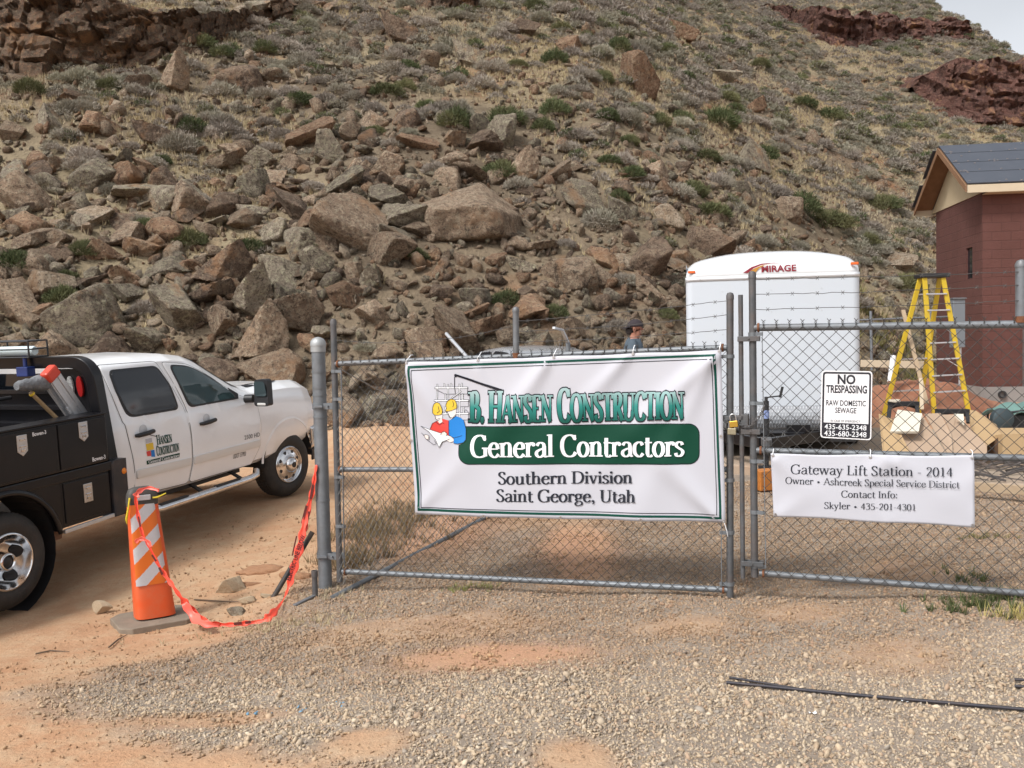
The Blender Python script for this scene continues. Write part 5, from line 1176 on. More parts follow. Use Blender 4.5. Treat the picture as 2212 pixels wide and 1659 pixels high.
for i, q in enumerate(cp):
    s_, _, z_ = gp(q[0], q[1], -.045); nx = cp[min(i + 1, len(cp) - 1)] - cp[max(i - 1, 0)]; an = -math.atan2(nx[1], nx[0])
    R_ = Matrix.Rotation(-an, 3, 'Y') @ Matrix.Rotation(1.57 * (i % 2), 3, 'X')
    mb.tube([Vector((s_, -.045, z_)) + R_ @ Vector((.017 * math.cos(t), 0, .009 * math.sin(t))) for t in np.linspace(0, 2 * math.pi, 11)[:-1]], .003, 5, closed=True)
o = mb.build('chain', GALV_DARK, None, 60); o.matrix_world = GATE; tag(o, 'steel chain wrapped round the meeting posts of the gate', 'chain')

# ---------------------------------------------------------------- torn fence panel behind the left leaf
f0, df0 = ground_hit(742, 1282); f1 = ground_hit(1045, 1122)[0]
fd = np.array(f1) - np.array(f0); L1 = np.hypot(fd[0], fd[1]); fdir = np.array([fd[0], fd[1], 0]) / L1; fnn = np.cross(np.array([0, 0, 1.]), fdir)
FM = frame(f0, fdir)
def fp(px, py):
    w_ = hit_plane(px, py, np.array(f0), fnn); return float((w_ - f0) @ fdir), float(w_[2] - f0[2])
fo = empty('chain_link_fence', 'old slack chain link fence running back from the left gate post', 'fence', mat=FM)
MB().tube([(-.15, 0, .0), (fp(1045, 1120)[0], 0, fp(1045, 1120)[1]), (4.2, 0, fp(1045, 1120)[1] + .12)], .022, 12).build('rail', GALV, fo, 40)
tp = [fp(728, 905), fp(740, 880), fp(775, 858), fp(810, 838), fp(850, 815), fp(890, 797), fp(1000, 775), fp(1130, 772), fp(1160, 768), fp(1192, 752), fp(1220, 744)]
poly = tp + [fp(1222, 1040), fp(1045, 1120), fp(760, 1245), (-.05, .06)]
mb = MB(); chainlink(mb, poly, .085, .0021); mb.build('chain_link', WIRE_LIGHT, fo)
mb = MB(); top_tips(mb, np.arange(fp(1130, 770)[0], fp(1218, 745)[0], .085), lambda x: float(np.interp(x, [q[0] for q in tp], [q[1] for q in tp])), 0, .0025); mb.build('wire_tips', WIRE_LIGHT, fo)
ex, ez = fp(1227, 740); MB().tube([(ex, 0, 0), (ex, 0, ez)], .03, 12).build('post', GALV, fo, 40)
mb = MB(); a, b = fp(1211, 713), fp(1193, 708); mb.bar((ex, 0, ez), (a[0], -.02, a[1]), .035, .03); mb.bar((a[0], -.02, a[1]), (b[0], -.02, b[1]), .035, .025); mb.build('barb_arm', ALU, fo)
d_ = 7.95; mb = MB(); a = P(732, 796, d_); b = P(882, 878, d_ + 1.3); mb.tube([(0, 0, 0), Vector(b) - Vector(a)], .005, 6); o = mb.build('tension_wire', WIRE_LIGHT, None); o.location = a; tag(o, 'loose pale wire slanting behind the left end of the gate', 'wire')
a, b = P(964, 721, 10.5), P(1012, 775, 10.0); v_ = (Vector(b) - Vector(a)); mb = MB(); mb.tube([v_ * 3.2, (0, 0, 0)], .02, 12); o = mb.build('leaning_pipe', ALU, None, 40); o.location = a
tag(o, 'pale grey pipe leaning above the left half of the banner', 'pipe')
# ================================================================== PICKUP TRUCK
rh, fh = P(25.7, 1211.7, 7.85), P(626, 1002, 11.95)
f_ = fh - rh; rr_ = np.cross(f_, [0, 0, 1]); rr_ /= np.linalg.norm(rr_)
rc, fc = rh - rr_ * 1.13, fh - rr_ * .98
f_ = fc - rc; WB = float(np.linalg.norm(f_)); f_ /= WB
rr_ = np.cross(f_, [0, 0, 1]); rr_ /= np.linalg.norm(rr_); up_ = np.cross(rr_, f_)
TM = Matrix((Vector(f_), Vector(-rr_), Vector(up_))).transposed().to_4x4(); TM.translation = Vector(rc - up_ * .40)
truck = empty('pickup_truck', 'white crew cab work truck with black flatbed toolbox body', 'truck', mat=TM)
# sections: x, then (y, z) from bottom centre round to roof centre (right half mirrored)
def cabsec(x, wb, wm, wbelt, zbelt, wg, zg_, wr, zr, zt, zb=.50, wr2=None):
    return (x, [(0, zb), (wb - .06, zb), (wb, zb + .05), (wm, .78), (wm + .004, 1.0), (wbelt + .008, zbelt - .12), (wbelt + .002, zbelt - .05), (wbelt - .02, zbelt - .022), (wg, zg_), (wr, zr), (wr - .12, zr + .07), (wr * .5, zt - .015), (0, zt)])
SEC = [cabsec(1.43, .95, .985, .965, 1.36, .90, 1.62, .80, 1.86, 1.94, .56),
       cabsec(1.52, .965, 1.0, .98, 1.36, .905, 1.62, .815, 1.88, 1.97, .55), cabsec(2.0, .97, 1.005, .985, 1.355, .91, 1.62, .825, 1.885, 1.985, .53),
       cabsec(2.5, .97, 1.005, .985, 1.345, .91, 1.61, .825, 1.87, 1.975, .52), cabsec(2.8, .97, 1.005, .985, 1.335, .905, 1.60, .81, 1.83, 1.945, .52),
       cabsec(3.0, .97, 1.005, .985, 1.33, .90, 1.57, .80, 1.765, 1.885, .52), cabsec(3.25, .97, 1.005, .985, 1.325, .895, 1.50, .80, 1.63, 1.735, .52),
       cabsec(3.52, .97, 1.005, .985, 1.32, .915, 1.41, .83, 1.475, 1.545, .52), cabsec(3.72, .97, 1.005, .985, 1.325, .935, 1.37, .87, 1.39, 1.45, .53),
       cabsec(3.78, .97, 1.005, .985, 1.325, .935, 1.365, .87, 1.385, 1.43, .53), cabsec(4.1, .97, 1.01, .99, 1.32, .945, 1.365, .89, 1.39, 1.435, .55), cabsec(4.5, .96, 1.01, .985, 1.30, .94, 1.355, .89, 1.38, 1.43, .6),
       cabsec(4.82, .94, 1.0, .97, 1.265, .925, 1.325, .88, 1.355, 1.415, .62), cabsec(5.02, .90, .965, .935, 1.22, .89, 1.28, .84, 1.31, 1.375, .66), cabsec(5.14, .84, .90, .875, 1.13, .83, 1.16, .76, 1.18, 1.25, .70)]
SX = np.array([s[0] for s in SEC]); SP = np.array([s[1] for s in SEC])           # k, 13, 2
def sec_at(x): return np.stack([[np.interp(x, SX, SP[:, i, c]) for c in (0, 1)] for i in range(13)])
def ty(x, z):
    s = sec_at(x); ys, zs = s[2:11, 0], s[2:11, 1]; return float(np.interp(z, zs, ys))
mb = MB(); rows = []
xs = sorted(set(list(np.linspace(1.43, 5.14, 60)) + list(SX)))
for x in xs:
    s = sec_at(x); loop = [(x, -a, b) for a, b in s] + [(x, a, b) for a, b in s[1:-1][::-1]]; rows.append(loop + [loop[0]])
n_ = len(rows[0]) - 1
vs = [q for r in rows for q in r[:-1]]; fs = [(i * n_ + j, i * n_ + (j + 1) % n_, (i + 1) * n_ + (j + 1) % n_, (i + 1) * n_ + j) for i in range(len(xs) - 1) for j in range(n_)]
fs += [tuple(range(n_)), tuple((len(xs) - 1) * n_ + j for j in range(n_))[::-1]]
mb.add(vs, fs); body = mb.build('body', WHITE_PAINT, truck, 38)
FXL = WB                                          # front axle
cut = MB().lathe([(.535, -1.3), (.535, -.62)], (FXL + .02, 0, .45), 'Y', 40); cut.box((FXL + .02, -.96, .2), (1.07, .68, .6)); cm = cut
me_c = bpy.data.meshes.new('c'); me_c.from_pydata(cm.v, [], cm.f)
bmx = bmesh.new()
v_ = []
prof = [(FXL + .02 + .535 * math.cos(a), .45 + .535 * math.sin(a) * (.98)) for a in np.linspace(0, math.pi, 25)] + [(FXL - .515, .2), (FXL + .56, .2)]
cm = MB().prism(prof, -1.3, -.6, lambda u, v, h: (u, h, v)); cm.prism(prof, .6, 1.3, lambda u, v, h: (u, h, v))
cutter = cm.build('c', BLACK_PLASTIC); md = body.modifiers.new('b', 'BOOLEAN'); md.object = cutter; md.operation = 'DIFFERENCE'; md.solver = 'EXACT'
dg = bpy.context.evaluated_depsgraph_get(); dg.update(); nm = bpy.data.meshes.new_from_object(body.evaluated_get(dg)); body.modifiers.clear(); body.data = nm
nm.polygons.foreach_set('use_smooth', [True] * len(nm.polygons)); nm.set_sharp_from_angle(angle=math.radians(38)); bpy.data.objects.remove(cutter)
mb = MB(); pr = [(a, b) for a, b in prof[:25]]
mb.grid([[(FXL + .02 + (a - FXL - .02) * .975, y, .45 + (b - .45) * .975 - (.0)) for a, b in pr] for y in (-.985, -.55)]); mb.grid([[(FXL + .02 + (a - FXL - .02) * .975 * k, -.60, .45 + (b - .45) * .975 * k) for a, b in pr] for k in (1, .02)])
mb.build('wheel_well', BLACK_PLASTIC, truck)
def patch(name, poly, off, mat_, parent, side=-1, rings=(1, .985, .95, .9, .84, .76, .66, .54, .4, .2), skirt=.02, crown=0.):
    """panel following the body side; poly in (x, z)"""
    poly = [np.array(q, float) for q in poly]; c = sum(poly) / len(poly); mb = MB(); loops = []
    loops.append([(q[0], side * (ty(q[0], q[1]) + off - skirt), q[1]) for q in poly])
    for k, s in enumerate(rings):
        o_ = off if k else off - min(.004, off * .5)
        lp = []
        for q in poly: w_ = c + (q - c) * s; lp.append((w_[0], side * (ty(w_[0], w_[1]) + o_ + crown * (1 - s * s)), w_[1]))
        loops.append(lp)
    n_ = len(poly); vs = [q for l in loops for q in l] + [(c[0], side * (ty(c[0], c[1]) + off + crown), c[1])]
    fs = [(i * n_ + j, i * n_ + (j + 1) % n_, (i + 1) * n_ + (j + 1) % n_, (i + 1) * n_ + j) for i in range(len(loops) - 1) for j in range(n_)]
    fs += [((len(loops) - 1) * n_ + j, (len(loops) - 1) * n_ + (j + 1) % n_, len(loops) * n_) for j in range(n_)]
    mb.add(vs, fs); return mb.build(name, mat_, parent, 50)
def rpoly(pts, r, n_=5, dens=.12):
    pts = [np.array(q, float) for q in pts]; out = []; m_ = len(pts)
    rs = r if isinstance(r, (list, tuple)) else [r] * m_
    for i in range(m_):
        p_, a, b = pts[i], pts[i - 1], pts[(i + 1) % m_]; la, lb = np.hypot(*(a - p_)), np.hypot(*(b - p_)); ra = min(rs[i], la * .45, lb * .45)
        A, B = p_ + (a - p_) / la * ra, p_ + (b - p_) / lb * ra
        for k in range(n_ + 1): t = k / n_; out.append((1 - t) ** 2 * A + 2 * t * (1 - t) * p_ + t * t * B)
    res = []
    for i in range(len(out)):
        a, b = out[i], out[(i + 1) % len(out)]; k = max(1, int(np.hypot(*(b - a)) / dens))
        for j in range(k): res.append(a + (b - a) * j / k)
    return res
SEAM = mat('seam_shadow', (.10, .10, .10), .8)
MOLD = mat('body_molding', (.70, .68, .65), .4)
def door(side, lab):
    pp = []
    RD = [(1.66, .585), (2.46, .555), (2.505, .75), (2.515, 1.1), (2.49, 1.36), (2.27, 1.88), (1.50, 1.905), (1.535, 1.6), (1.60, 1.3), (1.655, .9)]
    FD = [(2.48, .555), (3.60, .545), (3.74, .72), (3.78, 1.0), (3.755, 1.24), (3.66, 1.315), (3.46, 1.39), (3.2, 1.575), (2.98, 1.71), (2.75, 1.81), (2.35, 1.865), (2.53, 1.36), (2.535, 1.1), (2.525, .75)]
    for poly, win, hx, hz, nm_ in ((RD, [(1.675, 1.385), (2.395, 1.372), (2.345, 1.6), (2.235, 1.822), (1.60, 1.835), (1.61, 1.6)], 1.82, 1.19, 'rear'), (FD, [(2.59, 1.37), (3.43, 1.36), (3.30, 1.48), (3.12, 1.60), (2.88, 1.735), (2.72, 1.785), (2.46, 1.815), (2.51, 1.6)], 2.80, 1.165, 'front')):
        d = patch('door', rpoly(poly, .05), .010, WHITE_PAINT, truck, side)
        pl_ = rpoly(poly, .05); cc_ = sum(pl_) / len(pl_); mb = MB()
        def outw(q, k): dq = q - cc_; return q + dq / np.hypot(*dq) * k
        mb.grid([[(outw(q, k)[0], side * (ty(*outw(q, k)) + .0035), outw(q, k)[1]) for q in pl_ + [pl_[0]]] for k in (-.002, .007)]); mb.build('door_seam', SEAM, d)
        patch('window_seal', rpoly([(x + (.02 if x > 2.9 or 1.9 < x < 2.45 else -.02) * 1, z + (.018 if z > 1.5 else -.018)) for x, z in win], .075), .019, BLACK_PLASTIC, d, side, skirt=.014)
        patch('window', rpoly(win, .07), .0235, GLASS_DARK if nm_ == 'rear' else GLASS_CLEAR, d, side, skirt=.006)
        mb = MB(); y = side * (ty(hx, hz) + .04)
        mb.tube([(hx - .12, y - side * .03, hz - .008), (hx - .10, y, hz - .006), (hx, y + side * .012, hz), (hx + .11, y, hz + .008), (hx + .13, y - side * .03, hz + .01)], [.016, .022, .024, .022, .014], 10); mb.build('handle', BLACK_PLASTIC, d, 50)
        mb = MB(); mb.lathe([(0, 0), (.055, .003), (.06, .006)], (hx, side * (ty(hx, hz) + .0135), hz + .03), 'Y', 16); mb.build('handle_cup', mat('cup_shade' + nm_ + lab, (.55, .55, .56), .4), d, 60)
        x0, x1 = (1.67, 2.485) if nm_ == 'rear' else (2.53, 3.74)
        z0a, z0b = (.755, .74) if nm_ == 'rear' else (.738, .73)
        patch('side_molding', rpoly([(x0, z0a), (x1, z0b), (x1, z0b + .085), (x0, z0a + .088)], .02), .024, MOLD, d, side, skirt=.016)
    return d
door(-1, 'r'); door(1, 'l')
# fender edge, hood line, hood badge, mirror, bumper, lamps, step
pl = [(FXL + .02 + (.535 + k) * math.cos(a), .45 + (.535 + k) * .98 * math.sin(a)) for k, aa in ((.0, np.linspace(.02, math.pi - .1, 22)), (.03, np.linspace(math.pi - .1, .02, 22))) for a in aa]
mb = MB(); a_ = np.linspace(.0, math.pi - .1, 26)
mb.grid([[(FXL + .02 + (.535 + k) * math.cos(t), -(ty(min(5.1, FXL + .02 + (.535 + k) * math.cos(t)), max(.6, .45 + (.535 + k) * math.sin(t))) + o_), .45 + (.535 + k) * .98 * math.sin(t)) for t in a_] for k, o_ in ((0, -.03), (.0, .005), (.02, .004), (.03, .0))]); mb.build('fender_lip', WHITE_PAINT, truck, 60)
mb = MB(); hp = rpoly([(3.80, .62), (4.52, .60), (4.56, .74), (4.40, .80), (3.80, .80)], .06, 4)
def hoodz(x, y): s = sec_at(x); return float(np.interp(y, s[8:, 0][::-1], s[8:, 1][::-1]))
mb.flat(hp, lambda u, v: (u, -v, hoodz(u, v) + .008)); mb.build('hood_vent', BLACK_PLASTIC, truck)
mb = MB(); mb.flat([(4.05, .685), (4.36, .68), (4.36, .715), (4.05, .72)], lambda u, v: (u, -v, hoodz(u, v) + .012)); mb.build('badge', CHROME, truck)
m0 = MB(); m0.prism([tuple(q) for q in rpoly([(-.10, -.16), (.10, -.16), (.105, .15), (-.07, .155)], .04, 4)], -.05, .05, lambda u, v, h: (3.60 + h + .03 * (v > 0), -1.20 + u, 1.40 + v))
mir = m0.build('mirror', BLACK_PLASTIC, truck, bevel=.015)
MB().prism([tuple(q) for q in rpoly([(-.08, -.04), (.08, -.04), (.085, .13), (-.055, .132)], .03, 4)], -.054, -.05, lambda u, v, h: (3.60 + h, -1.20 + u, 1.40 + v)).build('mirror_glass', mat('mirror_glass', (.10, .14, .15), .08, .6), mir)
MB().box((3.592, -1.20, 1.265), (.09, .12, .035)).build('mirror_lamp', mat('lamp_lens', (.6, .6, .58), .2), mir, bevel=.01)
MB().tube([(3.55, -.98, 1.33), (3.57, -1.08, 1.33)], .05, 10).build('mirror_arm', BLACK_PLASTIC, mir, 60)
mb = MB(); mb.flat([(3.33, 1.49), (3.47, 1.40), (3.44, 1.345), (3.33, 1.345)], lambda u, v: (u, -(ty(u, v) + .022), v)); mb.build('mirror_base', BLACK_PLASTIC, truck)
# windshield, rear glass
mb = MB(); mb.grid([[(x, y * w_, zz) for y in np.linspace(-1, 1, 9) for zz in [0]] for x, w_ in ((3.02, .70), (3.66, .80))])
mb.v = []; mb.f = []
def topz(x, y): s = sec_at(x); return float(np.interp(abs(y), s[9:, 0][::-1], s[9:, 1][::-1]))
mb.grid([[(x, y * w_, topz(x, y * w_) + .012) for y in np.linspace(-1, 1, 11)] for x, w_ in [(2.96 + .68 * k / 8, .70 + .12 * k / 8) for k in range(9)]]); mb.build('windshield', GLASS_CLEAR, truck, 180)
mb = MB(); mb.prism([tuple(q) for q in rpoly([(-.74, 1.42), (.74, 1.42), (.68, 1.84), (-.68, 1.84)], .08)], -.012, 0, lambda u, v, h: (1.43 + h + (v - 1.36) * .0, u, v)); mb.build('rear_window', GLASS_DARK, truck)
# front bumper, grille and lamp
mb = MB()
bp_ = [(4.90, -1.0), (5.08, -.97), (5.22, -.86), (5.30, -.6), (5.33, 0), (5.30, .6), (5.22, .86), (5.08, .97), (4.90, 1.0)]
mb.grid([[(x - (.03 if k in (0, 3) else 0), y * (1 if k in (1, 2) else .985), z) for x, y in bp_] for k, z in enumerate((.50, .56, .76, .82))]); mb.build('bumper', CHROME, truck, 60, solid=.03)
mb = MB(); mb.grid([[(x - .02, y, z) for x, y in bp_] for z in (.36, .5)]); mb.build('air_dam', BLACK_PLASTIC, truck, solid=.02)
mb = MB(); mb.box((5.15, 0, .98), (.06, 1.3, .24)); mb.build('grille', BLACK_PLASTIC, truck, bevel=.01)
mb = MB(); mb.box((5.18, 0, .98), (.03, 1.34, .05)); mb.build('grille_bar', CHROME, truck, bevel=.008)
for sd_ in (-1, 1):
    mb = MB(); mb.box((5.04, sd_ * .80, 1.0), (.16, .20, .26)); mb.build('headlight', mat('headlight_lens%d' % sd_, (.55, .56, .58), .08, .3), truck, bevel=.03)
# chrome step bar
mb = MB(); mb.tube([(1.62, -.88, .50), (1.72, -1.03, .42), (1.9, -1.07, .405), (3.4, -1.07, .405), (3.55, -1.06, .415), (3.64, -1.0, .45)], .042, 14); mb.build('step_bar', CHROME, truck, 60)
for x in (2.1, 3.0): MB().box((x, -1.07, .447), (.42, .06, .012)).build('step_pad', BLACK_PLASTIC, truck, bevel=.004)
for x in (1.9, 2.6, 3.3): MB().bar((x, -.85, .52), (x, -1.05, .42), .05, .02).build('step_bracket', BLACK_PLASTIC, truck)
mb = MB(); mb.box((1.6, 0, .47), (6.0, .86, .16)); mb.box((2.5, -.55, .50), (2.2, .5, .12)); mb.build('chassis', BLACK_PLASTIC, truck, bevel=.01)
# wheels
def wheel(x, y, kind):
    wq = bpy.data.objects.new('wheel', None); COL.objects.link(wq); wq.parent = truck; wq.location = (x, y, .40)
    R_ = .402; tw = .235
    tp_ = [(.235, -.005), (.25, -.02), (.30, -.03), (.345, -.022), (.375, 0.0), (.395, .018), (R_, .035), (R_ + .001, tw / 2), (R_, tw - .035), (.385, tw - .01), (.25, tw)]
    mb = MB(); mb.lathe(tp_, (0, 0, 0), 'Y', 56)
    for k in range(56):
        a = 2 * math.pi * k / 56
        for yy, da in ((.065, 0), (.12, .05), (.175, 0)):
            c = Vector((R_ * math.cos(a + da), yy, R_ * math.sin(a + da))); rm = Matrix.Rotation(-(a + da), 3, 'Y'); mb.box(c, (.012, .045, .026), rm)
    t_ = mb.build('tyre', RUBBER, wq, 40)
    ring_ = MB()
    if kind == 'front':
        ring_.lathe([(.236, -.012), (.232, -.022), (.222, -.026), (.212, -.018), (.206, 0), (.20, .03), (.2, .1)], (0, 0, 0), 'Y', 44); rim = ring_.build('rim', CHROME, wq, 60)
        mb = MB(); n_ = 64; rows = []
        for r_, d0 in ((.205, .012), (.185, -.006), (.165, -.016), (.135, -.022), (.115, -.03), (.095, -.045)):
            row = []
            for k in range(n_):
                a = 2 * math.pi * k / n_; row.append((r_ * math.cos(a), d0, r_ * math.sin(a)))
            rows.append(row + [row[0]])
        mb.grid(rows); mb.lathe([(.095, -.045), (.085, -.075), (.06, -.095), (.0, -.098)], (0, 0, 0), 'Y', 24); mb.build('hub_cover', CHROME, wq, 60)
        for k in range(8):
            mb = MB()
            a = 2 * math.pi * (k + .5) / 8; pts = []
            for t in np.linspace(0, 2 * math.pi, 13)[:-1]:
                rr, aa = .163 + .022 * math.cos(t), a + .145 * math.sin(t) * (1 + .25 * math.cos(t)); pts.append((rr * math.cos(aa), rr * math.sin(aa)))
            mb.flat(pts, lambda u, v: (u, -.0165 - .0045 - .0 + (math.hypot(u, v) - .14) * .16, v)); mb.build('vent_hole', BLACK_PLASTIC, wq)
        MB().lathe([(.036, -.0985), (.036, -.102), (0, -.103)], (0, 0, 0), 'Y', 20).build('cap', BLACK_PLASTIC, wq, 40)
    else:
        ring_.lathe([(.245, -.012), (.238, -.024), (.226, -.024), (.218, -.008), (.205, .04), (.18, .10), (.14, .135), (.095, .145)], (0, 0, 0), 'Y', 52); rim = ring_.build('rim', CHROME, wq, 60)
        for k in range(5):
            mb = MB()
            a = 2 * math.pi * (k + .2) / 5; pts = []
            for t in np.linspace(0, 2 * math.pi, 17)[:-1]:
                rr, aa = .165 + .034 * math.cos(t), a + .34 * math.sin(t); pts.append((rr * math.cos(aa), rr * math.sin(aa)))
            mb.flat(pts, lambda u, v: (u, float(np.interp(math.hypot(u, v), [.14, .18, .205], [.135, .10, .04])) - .012, v)); mb.build('vent_hole', BLACK_PLASTIC, wq)
        mb = MB(); mb.lathe([(.105, .14), (.088, .10), (.078, .0), (.07, -.012), (.06, -.014), (.05, .0), (.046, .02)], (0, 0, 0), 'Y', 28); mb.build('hub', CHROME, wq, 60)
        MB().lathe([(.05, .012), (.04, -.002), (.02, -.008), (0, -.008)], (0, 0, 0), 'Y', 20).build('cap', BLACK_PLASTIC, wq, 40)
    return wq
wf = wheel(FXL, -.98, 'front'); wf.rotation_euler[2] = math.radians(-9); wheel(0, -1.13, 'rear')
for (x, y) in ((0, -.84), (0, .60), (0, .9), (FXL, .74)):
    mb = MB(); mb.lathe([(.2, .0), (.25, -.02), (.345, -.02), (.395, .018), (.402, .05), (.402, .2), (.25, .235), (.2, .2)], (x, y, .40), 'Y', 36); mb.build('wheel', RUBBER, truck, 40)
# black service body
sbp = MB()
UPX0, UPX1 = -1.75, 1.18
def bx(name, x0, x1, y0, y1, z0, z1, m_=BLACK_PAINT, bv=.012): return MB().box(((x0 + x1) / 2, (y0 + y1) / 2, (z0 + z1) / 2), (x1 - x0, y1 - y0, z1 - z0)).build(name, m_, truck, bevel=bv)
ub = bx('toolbox', UPX0, UPX1, -1.15, -.945, 1.035, 1.475); bx('toolbox', UPX0, UPX1, .945, 1.15, 1.035, 1.475)
bx('toolbox_lid', UPX0 - .01, UPX1 + .005, -1.165, -.93, 1.477, 1.492, bv=.005)
bx('flatbed', UPX0, 1.30, -1.15, 1.15, .94, 1.03); bx('bed_floor', UPX0, 1.28, -.94, .94, 1.032, 1.04, mat('bed_floor', (.05, .045, .042), .7, noise=(6, .6, (.12, .09, .065))), .002)
for x0, x1 in ((-1.72, -.62), (-.60, .585), (.605, 1.165)): MB().box(((x0 + x1) / 2, -1.153, 1.255), (x1 - x0, .016, .40)).build('toolbox_door', BLACK_PAINT, ub, bevel=.006)
lb = bx('lower_toolbox', .60, 1.19, -1.13, -.70, .53, .945); MB().box((.90, -1.133, .745), (.54, .014, .36)).build('toolbox_door', BLACK_PAINT, lb, bevel=.006)
mb = MB(); mb.bar((.60, -1.135, .50), (1.195, -1.135, .512), .03, .035); mb.build('trim_strip', ALU, truck, bevel=.005)
bx('mud_bracket', .53, .66, -1.05, -.75, .42, .56, mat('rusty_bracket', (.16, .085, .05), .8))
# front flare of the flatbed beside the cab
mb = MB(); mb.prism([(1.195, .49), (1.385, .49), (1.39, 1.025), (1.225, 1.03), (1.20, 1.0)], -1.16, -.95, lambda u, v, h: (u, h, v)); mb.build('corner_panel', mat('dark_body', (.02, .021, .026), .4, dirt=((.13, .09, .07), .5, 4)), truck, bevel=.012)
mb = MB(); mb.lathe([(.0, -.014), (.024, -.010), (.03, 0)], (1.345, -1.162, .905), 'Y', 14); mb.build('marker_lamp', mat('amber_lens', (.75, .22, .02), .25), truck, 60)
bx('reflector', 1.33, 1.40, -1.17, -1.14, .47, .515, mat('orange_reflector', (.7, .12, .03), .3), .004)
# rear fender arch lip
mb = MB(); a_ = np.linspace(.15, math.pi - .15, 26)
mb.grid([[(k * math.cos(t), y, .42 + k * math.sin(t)) for t in a_] for k, y in ((.52, -1.16), (.545, -1.175), (.57, -1.165), (.585, -1.13), (.585, -.8))]); mb.build('rear_fender', BLACK_PAINT, truck, 60, solid=.01)
mb = MB()
poly = [(-1.75, .53)] + [(-.54, .53)] + [(.53 * math.cos(t), .42 + .53 * math.sin(t)) for t in np.linspace(math.pi - .2, .2, 22)] + [(.60, .53), (.60, .945), (-1.75, .945)]
mb.prism(poly, -1.13, -1.10, lambda u, v, h: (u, h, v)); mb.build('rear_skirt', BLACK_PAINT, truck)
mb = MB(); mb.lathe([(.53, -1.1), (.53, -.7)], (0, 0, .42), 'Y', 30); mb.build('wheel_well', BLACK_PLASTIC, truck)
# headache rack
rk = MB()
def rackpt(y, z): return (1.20 + .10 * (1.0 - (z - 1.0)) * .9, y, z)
out_ = rpoly([(-1.10, 1.03), (-1.06, 2.02), (1.06, 2.02), (1.10, 1.03)], [.0, .26, .26, .0], 8, 9); inn_ = rpoly([(-.985, 1.03), (-.955, 1.91), (.955, 1.91), (.985, 1.03)], [.0, .18, .18, .0], 8, 9)
k = len(out_); vs, fs = [], []
for x_off in (-.05, .06): vs += [(rackpt(y, z)[0] + x_off, y, z) for y, z in out_] + [(rackpt(y, z)[0] + x_off, y, z) for y, z in inn_]
for i in range(k - 1):
    fs += [(i, i + 1, k + i + 1, k + i), (2 * k + i, 3 * k + i, 3 * k + i + 1, 2 * k + i + 1), (i, 2 * k + i, 2 * k + i + 1, i + 1), (k + i, k + i + 1, 3 * k + i + 1, 3 * k + i)]
rk.add(vs, fs); rack = rk.build('headache_rack', BLACK_PAINT, truck, 50, bevel=.006)
mb = MB()
for s_ in (-1, 1):
    mb.prism([(s_ * .97, 1.05), (s_ * .95, 1.90), (s_ * .52, 1.90), (s_ * .60, 1.05)], 0, .02, lambda u, v, h: (rackpt(u, v)[0] + h, u, v))
mb.prism([(-.6, 1.05), (.6, 1.05), (.6, 1.70), (-.6, 1.70)], .03, .04, lambda u, v, h: (rackpt(u, v)[0] + h, u, v))
for z in (1.2, 1.35, 1.52, 1.68): mb.bar((rackpt(0, z)[0] + .01, -.58, z), (rackpt(0, z)[0] + .01, .58, z), .045, .035)
mb.build('rack_panel', BLACK_PAINT, rack)
for y, m_ in ((-.735, mat('reverse_lamp', (.45, .45, .44), .3, noise=(60, .8, (.08, .08, .08)))), (-.85, mat('red_lens', (.30, .012, .012), .25))):
    mb = MB(); pts = [(y + .036 * math.cos(t), 1.73 + .10 * math.sin(t)) for t in np.linspace(0, 2 * math.pi, 21)[:-1]]; mb.prism(pts, -.025, 0, lambda u, v, h: (rackpt(u, v)[0] + h - .002, u, v)); mb.build('tail_lamp', m_, rack, bevel=.006)
# decals
WFN = lambda u, v, layer=0.: (u, -(ty(u, v) + .013 + layer), v)
class PX(Print): pass
TP = Print(WFN, .2)
def tline(txt, x0, z0, x1, z1, cap, m_, font='sans', layer=0., **kw):
    if font == 'sans':
        v, f, w_ = sans_text(txt, kw.get('bold', .01)); c = cap / capsize(); tr = [[(x0 + (x1 - x0) * v[i][0] / w_, z0 + (z1 - z0) * v[i][0] / w_ + v[i][1] * c) for i in t] for t in f]
    else:
        ps, adv = serif_text(txt, kw.get('wt', 20), 7, kw.get('sf')); tr = [[(x0 + (x1 - x0) * a / adv, z0 + (z1 - z0) * a / adv + b * cap / 100) for a, b in p_] for p_ in ps]
    return TP.emit('lettering', tr, m_, truck, layer, None, step=.000015 if font != 'sans' else 0)
tline('2500 HD', 3.43, .862, 3.735, .855, .048, GALV, bold=.012)
tline('USDOT 1519930', 3.22, .675, 3.46, .668, .052, GALV_DARK)
tline('Hansen', 1.985, 1.045, 2.21, 1.04, .10, INK_G, 'serif', sf=.82, wt=24); tline('Construction', 1.965, .935, 2.30, .93, .10, INK_G, 'serif', sf=.82, wt=22)
TP.emit('decal_bar', [[(1.815, .872), (2.30, .862), (2.31, .905), (1.815, .912)]], INK_GREEN, truck, .0); tline('General Contractors', 1.84, .878, 2.285, .870, .03, INK_W, 'serif', layer=.0015, wt=16)
for nm_, m_, q in (('decal_scaffold', GREYI, [(1.83, 1.13), (1.92, 1.128), (1.92, 1.085), (1.83, 1.085)]), ('decal_hats', YEL, [(1.825, 1.08), (1.93, 1.08), (1.93, 1.01), (1.83, 1.01)]), ('decal_red', REDI, [(1.82, 1.005), (1.88, 1.005), (1.885, .95), (1.83, .955)]), ('decal_blue', BLUI, [(1.885, 1.005), (1.935, 1.003), (1.94, .93), (1.885, .94)])): TP.emit(nm_, [q], m_, truck, .0)
